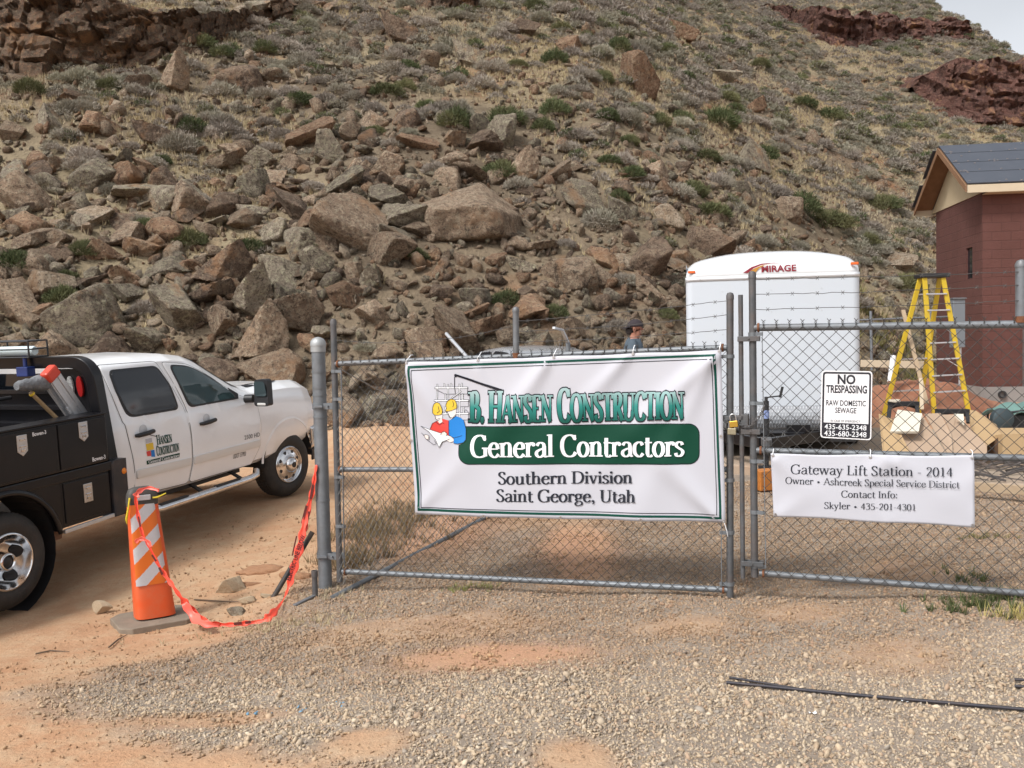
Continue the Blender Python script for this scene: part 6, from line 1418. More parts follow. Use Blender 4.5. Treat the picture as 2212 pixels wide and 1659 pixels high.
TP.emit('decal_crane', [[(1.88, 1.165), (2.0, 1.125), (2.0, 1.132), (1.88, 1.172)]], INK_K, truck, 0.)
BFN = lambda u, v, layer=0.: (u, -1.163 - layer, v)
BP = Print(BFN, .5)
def bline(txt, x0, z0, x1, cap):
    v, f, w_ = sans_text(txt, .02); c = cap / capsize(); BP.emit('lettering', [[(x0 + (x1 - x0) * v[i][0] / w_, z0 + v[i][1] * c) for i in t] for t in f], INK_W, ub, 0.)
bline('Bowen-3', .33, 1.40, .475, .032); bline('Bowen-3', .965, 1.065, 1.125, .036)
for x, z, par, y_ in ((.215, 1.345, ub, -1.161), (.885, 1.36, ub, -1.161), (.90, .79, lb, -1.14)):
    sh = [(-.052, .085), (.052, .085), (.052, -.055), (0, -.095), (-.052, -.055)] if z > 1 else [(-.052, .085), (.052, .085), (.052, -.085), (-.052, -.085)]
    l_ = MB().prism(sh, 0, .008, lambda u, v, h: (x + u, y_ - h, z + v)).build('latch', STEEL, par, bevel=.003)
    mb = MB(); mb.box((x, y_ - .012, z + .045), (.055, .008, .02)); mb.box((x, y_ - .014, z - .012), (.06, .01, .014)); mb.box((x, y_ - .011, z - .045), (.04, .006, .025)); mb.build('latch_handle', CHROME, l_, bevel=.003)
# wire basket on the rack, holding a pale tube
mb = MB(); zb, zt_ = 2.03, 2.18
for z in (zb, (zb + zt_) / 2, zt_): mb.tube([(.98, -.50, z), (.98, 1.0, z), (1.2, 1.0, z), (1.2, -.50, z)], .008, 6, closed=True)
for y in (-.50, 0., .5, 1.0):
    for x in (.98, 1.2): mb.tube([(x, y, zb), (x, y, zt_)], .009, 6)
mb.build('roof_basket', BLACK_PLASTIC, truck)
def incab(name, mbuild, m_, label, cat, **kw):
    o = mbuild.build(name, m_, None, **kw); o.matrix_world = TM; return tag(o, label, cat)
incab('roll_tube', MB().lathe([(0, -.45), (.04, -.45), (.046, -.43), (.046, .1), (.04, .12), (0, .12)], (1.10, 0, 2.085), 'Y', 20), mat('pale_plastic', (.60, .70, .72), .35), 'pale blue-white tube lying in the wire basket over the truck rack', 'tube', smooth=50)
# things in the truck bed
def TL(px, py, y):
    n_ = np.array(-rr_); O = np.array(TM.translation); t = ((y - (CAM - O) @ n_)) / (ray(px, py) @ n_); w_ = CAM + t * ray(px, py) - O; return (float(w_ @ f_), y, float(w_ @ up_))
c0 = lambda x, y: (x * .19603, 731.9 + y * .19603)
yl = -.90
top_, bot_ = Vector(TL(*c0(565, 400), yl)), Vector(TL(*c0(880, 850), yl)); bot_ = bot_ + (bot_ - top_) * .35
if bot_.z < 1.32: bot_ = top_ + (bot_ - top_) * ((top_.z - 1.32) / (top_.z - bot_.z))
ax = (bot_ - top_).normalized(); lad = empty('step_ladder', 'folded aluminium ladder with red plastic top leaning in the truck bed', 'ladder', mat=TM)
sx = Vector((0, 1, 0)).cross(ax).normalized()
for k, off_ in enumerate((-.06, -.025, .025, .06)):
    a, b = top_ + sx * off_, bot_ + sx * off_; mb = MB(); mb.bar(a + Vector((0, .05 * (k % 2), 0)), b + Vector((0, .05 * (k % 2), 0)), .05, .03, (0, 1, 0)); mb.build('rail', ALU, lad, bevel=.004)
mb = MB()
mb.bar(top_, bot_, .12, .012, (0, 1, 0))
for t in (.55, .95): c = top_ + (bot_ - top_) * t; mb.bar(c - sx * .075, c + sx * .075, .07, .02, (0, 1, 0))
mb.build('step', ALU, lad)
mb = MB(); mb.bar(top_ - ax * .07, top_ + ax * .04, .15, .09, (0, 1, 0)); mb.build('top_cap', mat('red_plastic', (.62, .06, .03), .4), lad, bevel=.02)
# grey breaker tool wrapped in tape with a wooden handle
a, b, c = [Vector(TL(*c0(*q), -.84)) for q in ((180, 525), (500, 480), (300, 560))]
tool = empty('sledge_tool', 'grey taped tool head with wooden handle standing in the truck bed', 'tool', mat=TM)
mb = MB(); pth = [a + (b - a) * t for t in np.linspace(0, 1, 9)]; mb.tube(pth, [.035, .05, .05, .06, .052, .066, .075, .08, .07], 10); mb.build('head', mat('grey_tape', (.20, .21, .22), .7, noise=(25, .7, (.10, .10, .11)), bump=.8, bscale=30), tool, 60)
q0_, q1_ = Vector(TL(*c0(335, 590), -.84)), Vector(TL(*c0(600, 850), -.88)); mb = MB(); mb.tube([q0_, q1_ + (q1_ - q0_) * .25], .018, 10); mb.build('handle', mat('wood_handle', (.42, .28, .14), .6, noise=(12, .6, (.25, .15, .07))), tool, 60)
mb = MB(); mb.tube([q0_ + (q1_ - q0_) * .04, q0_ + (q1_ - q0_) * .09], .026, 10); mb.build('band', YEL, tool, 60)
# dark steel tank in the bed
tk = empty('tank', 'black weathered steel tank in the truck bed', 'tank', mat=TM)
mb = MB(); mb.lathe([(0, -.05), (.25, -.05), (.29, -.02), (.30, .02), (.30, .45), (.285, .5), (.20, .54), (0, .55)], (.1, -.58, 1.09), 'Z', 30); mb.build('shell', mat('tank_steel', (.035, .042, .045), .35, .5, noise=(5, .8, (.12, .14, .14))), tk, 50)
mb = MB(); mb.lathe([(.29, .44), (.305, .44), (.305, .47), (.29, .47), (.29, .44)], (.1, -.58, 1.09), 'Z', 30); mb.build('rim', GALV_DARK, tk, 50)
mb = MB(); mb.tube([(-.6, -.3, 1.62), (1.0, -.2, 1.65)], .02, 8); mb.tube([(-.6, .1, 1.60), (1.0, .2, 1.64)], .02, 8); mb.build('cross_rail', BLACK_PLASTIC, truck, 60)
b_ = Vector(TL(*c0(285, 360), -.3)); incab('winch', MB().box(b_, (.10, .14, .09)).tube([b_ + Vector((0, 0, .04)), b_ + Vector((0, 0, .2))], .02, 8), mat('blue_plastic', (.015, .035, .16), .4), 'small blue winch hanging under the truck rack bar', 'winch', bevel=.01)
# ================================================================== CHANNELIZER AND TAPE
CP = lambda x, y: (.22472 * x, 1016.6 + .22472 * y)
cb, cdp = ground_hit(*CP(1490, 1450)); cdp = float((np.array(cb) - CAM) @ _F); pxm = cdp / FX
ORANGE = mat('channelizer_orange', (.72, .10, .022), .45, dirt=((.40, .25, .15), .3, 6)); REFL = mat('reflective_sheet', (.55, .55, .57), .3, noise=(90, .25, (.42, .42, .44)))
ORREF = mat('orange_reflective', (.70, .16, .02), .35)
azc = math.atan2(cb[0], cb[1])
cone = empty('channelizer', 'orange channelizer with slanted white stripes on a rubber base', 'channelizer', mat=Matrix.Translation(cb) @ Matrix.Rotation(-azc + .22, 4, 'Z'))
mb = MB(); oc = [(-.32, -.13), (-.2, -.29), (.2, -.29), (.33, -.13), (.33, .13), (.2, .29), (-.2, .29), (-.32, .13)]
mb.prism([(-.30, -.18), (-.22, -.255), (.18, -.255), (.31, -.16), (.30, .18), (.22, .25), (-.22, .25), (-.30, .16)], -.01, .042, lambda u, v, h: (u, v, h)); mb.build('base', mat('dusty_rubber', (.25, .20, .15), .85, noise=(9, .6, (.17, .135, .10)), bump=.2), cone, bevel=.008)
def csec(t):
    z = .055 + t * .90; hw = .15 - .038 * t; hd = .105 - .045 * t; cx = -.065 * t - .0; pts = []
    for k in range(40):
        a = 2 * math.pi * k / 40; c, s = math.cos(a), math.sin(a); pts.append((cx + hw * math.copysign(abs(c) ** .55, c), hd * math.copysign(abs(s) ** .55, s), z))
    return pts
mb = MB(); mb.grid([(lambda q: q + [q[0]])(csec(t)) for t in np.linspace(0, 1, 24)]); mb.build('body', ORANGE, cone, 60)
mb = MB(); rows = []
for t in np.linspace(.29, .985, 160):
    z = .055 + t * .90; hw = (.15 - .038 * t) * .84; hd = .105 - .045 * t; cx = -.065 * t - .012; rows.append([(cx + hw * s_, -hd - .004 + .012 * abs(s_) ** 6, z) for s_ in np.linspace(-1, 1, 60)])
for i in range(159):
    for j in range(59):
        q = rows[i][j]; mb.cur = 1 if ((q[2] - q[0] * .95 + .105) % .245) < .118 else 0
        mb.add([rows[i][j], rows[i][j + 1], rows[i + 1][j + 1], rows[i + 1][j]], [(0, 1, 2, 3)])
mb.build('stripe_panel', [ORREF, REFL], cone, recalc=False)
DG = mat('dark_grey_plastic', (.06, .055, .05), .6)
mb = MB(); mb.grid([(lambda q: q + [q[0]])([(x * k + (-.066) * (1 - k), y * k, z + dz) for x, y, z in csec(1)]) for k, dz in ((1.02, -.03), (1.04, 0), (1.0, .06), (.85, .10), (.5, .115), (.02, .118))]); mb.build('handle', DG, cone, 60)
mb = MB(); mb.box((-.062, -.066, .992), (.095, .008, .04)); mb.build('handle_slot', REFL, cone, bevel=.004)
yr = mat('yellow_rope', (.65, .50, .03), .6)
mb = MB(); mb.tube([(-.165, -.06, 1.0), (-.18, -.07, .93), (-.195, -.06, .84), (-.19, -.05, .80)], [.008, .006, .010, .003], 7); mb.tube([(.0, -.07, .985), (.03, -.075, .985), (.06, -.075, .995), (.10, -.07, 1.01)], [.006, .008, .006, .004], 7); mb.build('rope_tie', yr, cone, 60)
TAPE = mat('caution_tape', (.85, .075, .04), .42, trans=.0, noise=(10, .25, (.95, .16, .09)))
c3 = lambda x, y: (474.4 + .20423 * x, 1016.6 + .20423 * y)
def ribbon(pts, mb):
    """pts: (px, py, depth, half width in px, twist deg)"""
    px = crs([(a, b, d * 100, h, tw) for a, b, d, h, tw in pts], 7); L, R_ = [], []; V_ = []
    for i, q in enumerate(px):
        t = px[min(i + 1, len(px) - 1)][:2] - px[max(i - 1, 0)][:2]; t = t / (np.hypot(*t) + 1e-9); n_ = np.array([-t[1], t[0]]); hw = q[3] * (.72 + .22 * math.sin(i * .9)); tw = math.radians(q[4]); d = q[2] / 100
        V_.append([tuple(P(*(q[:2] + n_ * hw * k * math.cos(tw)), d + hw * k * math.sin(tw) * d / FX + .006 * math.cos(3 * k))) for k in (-1, -.5, 0, .5, 1)])
    mb.grid(V_)
tp = empty('caution_tape', 'orange caution tape drooping from the channelizer to the gate post', 'tape', (0, 0, 0))
dp = dpost - .07
g_ = lambda q: ground_hit(*q)[0]; gd_ = lambda q: float((np.array(ground_hit(*q)[0]) - CAM) @ _F)
lowd = min(gd_(c3(200, 1650)), gd_(c3(520, 1590))) - .06
mb = MB()
A_ = [(*c3(1024, -60), dp, 5, 60), (*c3(1005, 60), dp, 6, 40), (*c3(985, 200), dp, 7, 20), (*c3(945, 360), dp, 7, 0), (*c3(912, 500), dp - .01, 7, 10), (*c3(880, 640), dp - .03, 9, 0), (*c3(850, 800), dp - .05, 11, 0), (*c3(800, 980), dp - .07, 11, 0), (*c3(755, 1150), dp - .09, 9.5, 0),
      (*c3(715, 1270), dp - .12, 4, 30), (*c3(665, 1380), dp - .16, 4, 60), (*c3(590, 1480), lowd + .12, 9, 10), (*c3(520, 1550), lowd + .05, 12, 0), (*c3(440, 1590), lowd, 6, 40), (*c3(300, 1612), lowd, 7, 0), (*c3(150, 1628), lowd - .02, 6, 20), (*c3(0, 1628), lowd - .03, 6, 0)]
cf = cdp - .24
B_ = [A_[-1], (*CP(1990, 1452), lowd - .05, 6, 0), (*CP(1880, 1365), cf, 7, 20), (*CP(1790, 1280), cf - .02, 10, 0), (*CP(1725, 1200), cf - .03, 6, 30), (*CP(1655, 1100), cf - .02, 6, 0), (*CP(1590, 1010), cf, 6, 0), (*CP(1520, 900), cf + .01, 5, 20), (*CP(1440, 740), cf + .02, 4, 0), (*CP(1375, 620), cf + .03, 4.5, 30), (*CP(1335, 470), cf + .04, 5, 0), (*CP(1312, 330), cf + .05, 4.5, 20), (*CP(1298, 220), cf + .05, 6, 0)]
def clampd(L_):
    out = []
    for q in L_:
        g = ground_hit(q[0], q[1] + q[3] * .9); dg_ = float((np.array(g[0]) - CAM) @ _F); out.append((q[0], q[1], min(q[2], dg_ - .05), q[3], q[4]))
    return out
A_, B_ = clampd(A_), clampd(B_)
ribbon(A_, mb); ribbon(B_, mb); mb.build('band', TAPE, tp, 180, solid=.0006)
LOOSE = mat('caution_tape_pale', (.90, .16, .12), .4); mb = MB(); ribbon([(*c3(905, 640), dp + .01, 6, 30), (*c3(930, 480), dp, 6, 10), (*c3(975, 250), dp, 6, 20), (*c3(1015, 30), dp, 4, 30)], mb); mb.build('loose_end', LOOSE, tp, 180, solid=.0006); mb = MB(); ribbon([(*CP(1305, 250), cf + .04, 9, 0), (*CP(1330, 205), cf + .05, 7, 20), (*CP(1420, 165), cf + .08, 4, 0), (*CP(1530, 190), cf + .06, 6, 10)], mb); mb.build('loose_end', LOOSE, tp, 180, solid=.0006); mb = MB(); ribbon([(*CP(1300, 690), cf + .04, 5, 0), (*CP(1350, 655), cf + .02, 6, 10), (*CP(1420, 680), cf + .02, 5, 20), (*CP(1450, 740), cf + .01, 7, 0)], mb)
mb.build('loose_end', LOOSE, tp, 180, solid=.0006); mb = MB(); ribbon([(*CP(1770, 1275), cf - .03, 8, 0), (*CP(1860, 1400), cf - .05, 14, 0), (*CP(1960, 1470), lowd - .06, 10, 0), (*CP(2111, 1490), lowd - .06, 6, 0)], mb)
mb.build('loose_end', LOOSE, tp, 180, solid=.0006)
ty_ = lambda px, py, layer=0.: tuple(P(px, py, float(np.interp(py, [1016, 1150, 1200, 1260], [dp, dp - .03, dp - .07, dp - .095])) - .008))
PT = Print(ty_, 40)
for txt, a, b, cap in (('ELECTRIC LINE BELOW', c3(748, 1165), c3(908, 690), 9.5),): PT.sans('lettering', txt, *a, *b, cap, INK_K, tp, 0., .02)
mb = MB()
for (a, b, w_) in ((c3(870, 560), c3(920, 370), 5), (c3(815, 690), c3(768, 900), 3), (c3(925, 560), c3(945, 430), 4), (CP(1530, 930), CP(1560, 1000), 5), (CP(1460, 810), CP(1500, 870), 4), (CP(1330, 440), CP(1350, 540), 4), (c3(150, 1622), c3(235, 1612), 6), (c3(270, 1610), c3(330, 1602), 6), (c3(960, 300), c3(990, 150), 5)):
    a, b = np.array(a), np.array(b); t = (b - a) / np.hypot(*(b - a)); n_ = np.array([-t[1], t[0]]) * w_ / 2; dd = dp - .012 if a[0] > 600 else (lowd - .03 if a[1] > 1320 else cf - .012)
    mb.add([P(*(a + n_), dd), P(*(b + n_), dd), P(*(b - n_), dd), P(*(a - n_), dd)], [(0, 1, 2, 3)])
mb.build('tape_marking', mat('tape_print', (.10, .012, .01), .5), tp)

# ================================================================== WHITE TRAILER
tA, tB = P(1484, 876, 12.5), P(1860, 872, 12.02)
tx = tB - tA; tx[2] = 0; W = float(np.linalg.norm(tx)); tx /= W; ty2 = np.cross([0, 0, 1.], tx)
slabz = .27
tO = (tA + tB) / 2; tO[2] = slabz; TRM = frame(tO, tx)
trl = empty('cargo_trailer', 'white enclosed cargo trailer seen from its tongue end', 'trailer', mat=TRM)
def tpx(px, py, off=0.): w_ = hit_plane(px, py, tO + ty2 * off, ty2); return float((w_ - tO) @ tx), off, float(w_[2] - slabz)
TW = mat('trailer_white', (.54, .575, .62), .3, coat=.3, dirt=((.6, .55, .48), .08, 2)); LEN = 4.6
zf, zt1 = tpx(1670, 876)[2], tpx(1670, 597)[2]
hw = W / 2
def rr_sec(k=0., r=.10, y0=0.): return [(-hw + k, LEN)] + [(-hw + k + r - r * math.cos(t), y0 + r - r * math.sin(t)) for t in np.linspace(0, math.pi / 2, 8)] + [(hw - k - r + r * math.sin(t), y0 + r - r * math.cos(t)) for t in np.linspace(0, math.pi / 2, 8)] + [(hw - k, LEN)]
mb = MB(); mb.prism(rr_sec(), zf - .32, zt1, lambda u, v, h: (u, v, h)); mb.build('box_body', TW, trl, 40)
mb = MB(); s_ = rr_sec(-.006, .10, -.006); mb.grid([[(u, v, z) for u, v in s_] for z in (zt1 - .035, zt1 + .025)]); mb.build('trim_band', mat('trailer_trim', (.72, .73, .75), .35, .3), trl, 40, solid=.004)
mb = MB()
for x_ in (-.62, 0, .62):
    for z in np.arange(zf + .1, zt1 - .05, .28): mb.lathe([(.007, 0), (.006, -.004), (0, -.005)], (x_, -.001, z), 'Y', 8)
for x_ in (-.9, -.3, .3, .9): mb.lathe([(.012, 0), (.01, -.005), (0, -.006)], (x_, -.011, zt1 - .01), 'Y', 8)
mb.build('rivet', ALU, trl)
# fibreglass cap
peak = tpx(1680, 547)[2] + .07; nu = 41; rows = []
def arch(u): return (1 - abs(u) ** 2.6)
for k, (fy, fz) in enumerate(((-.004, 0), (-.008, .05), (-.006, .16), (.01, .30), (.05, .48), (.13, .68), (.28, .86), (.55, .97), (1.0, 1.0), (LEN, 1.0))):
    row = []
    for i in range(nu):
        u = -1 + 2 * i / (nu - 1); uu = math.copysign(1 - (1 - abs(u)) ** 1.25, u); r_ = .10 * max(0, (abs(uu) - .9) / .1) ** 2
        H_ = (peak - zt1) * (.60 + .40 * arch(uu)) * (1 - .25 * max(0, (abs(uu) - .86) / .14) ** 2); row.append((uu * (hw - .006 + .0), fy + r_ * 1.0, zt1 + .02 + fz * H_))
    rows.append(row)
mb = MB(); mb.grid(rows); mb.build('cap', mat('fibreglass', (.68, .69, .70), .25, coat=.4), trl, 60)
mb = MB(); mb.grid([[(sg_ * hw * .994, y, z) for y in (0.1, LEN)] for sg_ in (-1,) for z in (zt1, zt1 + .2)]); mb.build('cap_side', TW, trl)
for px, py in ((1494, 588), (1846, 569)):
    q = tpx(px, py); MB().box((q[0], -.012 + (.012 if px < 1600 else .012), q[2]), (.095, .04, .035)).build('marker_lamp', mat('amber_marker%d' % px, (.75, .13, .02), .3), trl, bevel=.008)
cfn = lambda px, py, layer=0.: (tpx(px, py)[0], -.016 - layer, tpx(px, py)[2])
PM_ = Print(cfn, 30); MRED = mat('maroon_ink', (.24, .012, .025), .4); GOLD = mat('gold_ink', (.48, .22, .03), .4)
PM_.sans('lettering', 'MIRAGE', 1645, 588, 1720, 585, 13, MRED, trl, .0, .03)
M5 = lambda x, y: (1545.2 + .30147 * x, 528.6 + .30147 * y)
PM_.emit('swoosh_red', [[M5(*q) for q in [(198, 203), (260, 160), (330, 136), (420, 129), (485, 134), (400, 135), (330, 146), (270, 172), (232, 203)]]], MRED, trl, .0)
PM_.emit('swoosh_gold', [[M5(*q) for q in [(236, 203), (275, 173), (335, 147), (410, 137), (350, 150), (310, 172), (286, 203)]]], GOLD, trl, .001)
# diamond plate
m, b_, bs = newmat('diamond_plate'); co = b_.n('TexCoord').outputs['Object']
def bumps(ax_, sc_):
    mp = b_.n('Mapping', i_Vector=co); mp.inputs['Rotation'].default_value = (0, math.radians(ax_), 0); mp.inputs['Scale'].default_value = sc_; v = b_.n('TexVoronoi', i_Vector=mp.outputs[0], i_Scale=1.); v.inputs['Randomness'].default_value = 0; return b_.rng(v.outputs['Distance'], .15, .35, 1, 0)
hgt = b_.math('MAXIMUM', bumps(45, (38, .01, 14)), bumps(-45, (38, .01, 14)))
b_.t.links.new(b_.mix((.30, .31, .33), (.55, .56, .58), hgt), bs.inputs['Base Color']); bs.inputs['Metallic'].default_value = .15; bs.inputs['Roughness'].default_value = .42
bp = b_.n('Bump', i_Strength=.8, i_Distance=.01, i_Height=hgt); b_.t.links.new(bp.outputs[0], bs.inputs['Normal'])
mb = MB(); s_ = rr_sec(-.004, .10, -.005)[1:-1]; mb.grid([[(u, v, z) for u, v in s_] for z in (zf - .32, zf)]); mb.build('diamond_plate', m, trl, 40, solid=.003)
# frame, tongue, jack, wheels
mb = MB(); mb.box((0, LEN / 2, zf - .40), (W - .1, LEN - .1, .16)); mb.build('frame', BLACK_PLASTIC, trl, bevel=.01)
cpl = Vector((tpx(1655, 935, -1.15)[0], -1.15, .34)); mb = MB()
for sg_ in (-1, 1): mb.bar((sg_ * .75 + cpl.x * .3, .1, .30), cpl + Vector((sg_ * .05, .05, -.03)), .07, .13)
mb.build('tongue_beam', BLACK_PAINT, trl, bevel=.006)
mb = MB(); mb.prism([(-.30, -.55), (.42, -.55), (.5, -.05), (-.4, -.05)], .365, .385, lambda u, v, h: (u + cpl.x * .5, v, h)); mb.box((cpl.x + .42, -.35, .43), (.28, .3, .10)); mb.build('tongue_plate', BLACK_PAINT, trl, bevel=.006)
mb = MB(); mb.box(cpl + Vector((0, -.06, .0)), (.12, .26, .09)); mb.tube([cpl + Vector((0, -.18, -.05)), cpl + Vector((0, -.18, .035))], .05, 12); mb.build('coupler', GALV_DARK, trl, bevel=.01)
jk = tpx(1655, 880, -1.0); jz1 = tpx(1655, 866, -1.0)[2]
mb = MB(); mb.tube([(jk[0], -1.0, .02), (jk[0], -1.0, .42)], .026, 12); mb.tube([(jk[0], -1.0, .40), (jk[0], -1.0, jz1)], .034, 14); mb.box((jk[0], -1.0, .01), (.2, .2, .02)); jo = mb.build('jack', BLACK_PLASTIC, trl, 40)
mb = MB(); mb.tube([(jk[0], -1.0, jz1 - .02), (jk[0], -1.0, jz1 + .05)], .02, 8); mb.bar((jk[0], -1.0, jz1 + .04), (jk[0] + .16, -1.02, jz1 + .06), .02, .016); mb.bar((jk[0] + .16, -1.02, jz1 + .04), (jk[0] + .19, -1.02, jz1 + .17), .03, .03); mb.build('jack_crank', BLACK_PLASTIC, jo)
z0 = tpx(1655, 895, -1.0)[2]; mb = MB(); mb.lathe([(.0348, z0 - .05), (.0352, z0 - .05), (.0352, z0 + .05), (.0348, z0 + .05)], (jk[0], -1.0, 0), 'Z', 14); mb.build('jack_label', mat('blue_label', (.08, .14, .38), .4, noise=(60, .7, (.45, .5, .62))), jo)
mb = MB()
for i in range(9):
    t = i / 8; c = Vector((cpl.x + .22 + .06 * math.sin(t * 3), -.78, .38 - .28 * t)); R_ = Matrix.Rotation(1.57 * (i % 2), 3, 'Z')
    mb.tube([c + R_ @ Vector((.012 * math.cos(a), 0, .024 * math.sin(a))) for a in np.linspace(0, 2 * math.pi, 11)[:-1]], .005, 5, closed=True)
mb.build('safety_chain', WIRE_LIGHT, trl, 60)
for sg_ in (-1, 1):
    for yy in (1.9, 2.75):
        mb = MB(); mb.lathe([(.17, 0), (.28, -.01), (.335, .02), (.345, .06), (.345, .15), (.28, .2), (.17, .2)], (sg_ * (hw + .13) - .1, yy, .345), 'X', 30); mb.build('wheel', RUBBER, trl, 40)
    mb = MB(); fr = [(1.42, .36), (1.50, .62), (1.62, .74), (1.8, .78), (2.85, .78), (3.03, .74), (3.15, .62), (3.23, .36)]; mb.grid([[(x_, y, z) for y, z in fr] for x_ in (sg_ * hw, sg_ * (hw + .26))]); mb.grid([[(sg_ * (hw + .26), y, z - dz) for y, z in fr] for dz in (0, .09)]); mb.build('fender', TW, trl, 30, solid=.008)
# concrete pad
def at_z(px, py, z): r = ray(px, py); t = (z - CAM[2]) / r[2]; return CAM + t * r
s1, s2 = at_z(1545, 1001, slabz), at_z(2300, 1052, slabz); sd_ = s2 - s1; sd_ /= np.linalg.norm(sd_); sn = np.cross([0, 0, 1.], sd_)
poly = [s1 - sd_ * 2.6, s2 + sd_ * 6, s2 + sd_ * 6 + sn * 9, s1 - sd_ * 1.2 + sn * 7.2]
mb = MB(); mb.prism([(q[0], q[1]) for q in poly], -.35, slabz, lambda u, v, h: (u, v, h)); mb.build('concrete_pad', mat('concrete', (.38, .31, .24), .9, noise=(1.2, .6, (.30, .23, .165)), dirt=((.36, .20, .11), .5, .8), bump=.15, bscale=30), None, bevel=.02); tag(bpy.data.objects['concrete_pad'], kind='structure')
def prop(name, mb, m_, label, cat, group=None, **kw): return tag(mb.build(name, m_, None, **kw), label, cat, group)
LUM = mat('lumber', (.40, .30, .20), .75, noise=(9, .5, (.31, .22, .13))); LUMW = mat('pale_lumber', (.55, .46, .34), .75, noise=(9, .4, (.55, .43, .28)))
a, b = at_z(1960, 1040, slabz + .03) , at_z(2330, 1068, slabz + .03); prop('form_board', MB().bar(a, b, .04, .09), LUM, 'long form board along the front edge of the concrete pad', 'board', bevel=.004)
q = at_z(1660, 1045, .22); mb = MB(); mb.box((0, 0, 0), (.34, .2, .22), Matrix.Rotation(.35, 3, 'Z')); mb.box((-.12, -.11, -.03), (.05, .02, .1), Matrix.Rotation(.35, 3, 'Z')); o = prop('block', mb, mat('orange_wood', (.46, .17, .03), .6, noise=(8, .6, (.32, .10, .02))), 'orange timber block at the pad edge under the trailer jack', 'block', bevel=.012); o.location = (q[0], q[1], .27)

# ================================================================== RED BLOCK BUILDING
N = P(2122, 858, 21.0); N[2] = .3; e1 = np.array([.991, -.132, 0]); e2 = np.array([.132, .991, 0]); BM = frame(N, e1)
bld = empty('block_building', 'small dark red block building with unfinished black felt roof', 'building', mat=BM)
def bpx(px, py, face):
    n_, o_ = (e2, N) if face == 'front' else (e1, N); w_ = hit_plane(px, py, o_, n_); d = w_ - N; return float(d @ e1), float(d @ e2), float(d[2])
D_, LB = 3.25, 7.0; ZT = bpx(2122, 413, 'front')[2]
m, b_, bs = newmat('red_block'); co = b_.n('TexCoord').outputs['Object']; sp = b_.n('SeparateXYZ', i_0=co); u_ = b_.math('ADD', sp.outputs[0], sp.outputs[1]); uv = b_.n('CombineXYZ', i_0=u_, i_1=sp.outputs[2])
br = b_.n('TexBrick', i_Vector=uv.outputs[0], i_Scale=1.); br.inputs['Brick Width'].default_value = .4; br.inputs['Row Height'].default_value = .2; br.inputs['Mortar Size'].default_value = .012; br.inputs['Mortar Smooth'].default_value = .4
br.inputs['Color1'].default_value = (.106, .040, .031, 1); br.inputs['Color2'].default_value = (.096, .036, .028, 1); br.inputs['Mortar'].default_value = (.084, .032, .025, 1)
n_ = b_.noise(co, 1.3, 6, .7); n2 = b_.noise(co, 22, 5, .7); c = b_.mix(br.outputs[0], (.13, .052, .043), b_.rng(n_, .45, .7, 0, .6)); c = b_.mix(c, (.075, .02, .018), b_.rng(n2, .55, .75, 0, .6)); b_.t.links.new(c, bs.inputs['Base Color']); bs.inputs['Roughness'].default_value = .85
bp = b_.n('Bump', i_Strength=.6, i_Distance=.02, i_Height=b_.math('ADD', b_.math('MULTIPLY', br.outputs['Fac'], -.5), n2)); b_.t.links.new(bp.outputs[0], bs.inputs['Normal']); REDB = m
# walls as thick slabs with real openings
wl = bpx(2087, 535, 'g'); wr = bpx(2100.5, 602, 'g'); wy0, wy1 = sorted((wl[1], wr[1])); wz0, wz1 = sorted((bpx(2094, 602, 'g')[2], bpx(2094, 535, 'g')[2]))
T_ = .2; mb = MB()
def wbx(x0, x1, y0, y1, z0, z1): mb.box(((x0 + x1) / 2, (y0 + y1) / 2, (z0 + z1) / 2), (x1 - x0, y1 - y0, z1 - z0))
Z0 = .0
wbx(0, T_, 0, wy0, Z0, ZT); wbx(0, T_, wy1, D_, Z0, ZT); wbx(0, T_, wy0, wy1, Z0, wz0); wbx(0, T_, wy0, wy1, wz1, ZT)
dx0, dx1, dz = .84, 1.85, 2.75
wbx(T_, dx0, 0, T_, Z0, ZT); wbx(dx1, LB, 0, T_, Z0, ZT); wbx(dx0, dx1, 0, T_, dz, ZT); wbx(LB - T_, LB, T_, D_, Z0, ZT); wbx(T_, LB - T_, D_ - T_, D_, Z0, ZT)
mb.build('wall', REDB, bld)
MB().box((.05, (wy0 + wy1) / 2, (wz0 + wz1) / 2), (.02, wy1 - wy0, wz1 - wz0)).build('window', GLASS_DARK, bld)
mb = MB(); mb.box((dx0 + .03, .05, dz / 2), (.06, .12, dz)); mb.box((dx1 - .03, .05, dz / 2), (.06, .12, dz)); mb.box(((dx0 + dx1) / 2, .05, dz - .03), (dx1 - dx0 - .12, .12, .06)); mb.build('door_frame', GALV_DARK, bld)
MB().box(((dx0 + dx1) / 2, .1, dz / 2 - .03), (dx1 - dx0 - .13, .04, dz - .08)).build('door', BLACK_PAINT, bld)
mb = MB(); zs = bpx(2121, 836, 'front')[2]; CG = mat('grey_block', (.22, .21, .20), .9, noise=(3, .6, (.30, .28, .26)), bump=.2)
mb.box((LB / 2 - .02, -.012, zs / 2 - .15), (LB + .06, .03, zs + .3)); mb.box((-.012, D_ / 2, zs / 2 - .15), (.03, D_, zs + .3)); mb.build('stem_wall', CG, bld)
q = bpx(2163, 852, 'front'); mb = MB(); mb.lathe([(.055, -.03), (.055, -.09), (.085, -.09), (.085, -.03)], (q[0], 0, q[2]), 'Y', 18); mb.build('pipe_sleeve', BLACK_PLASTIC, bld, 40)
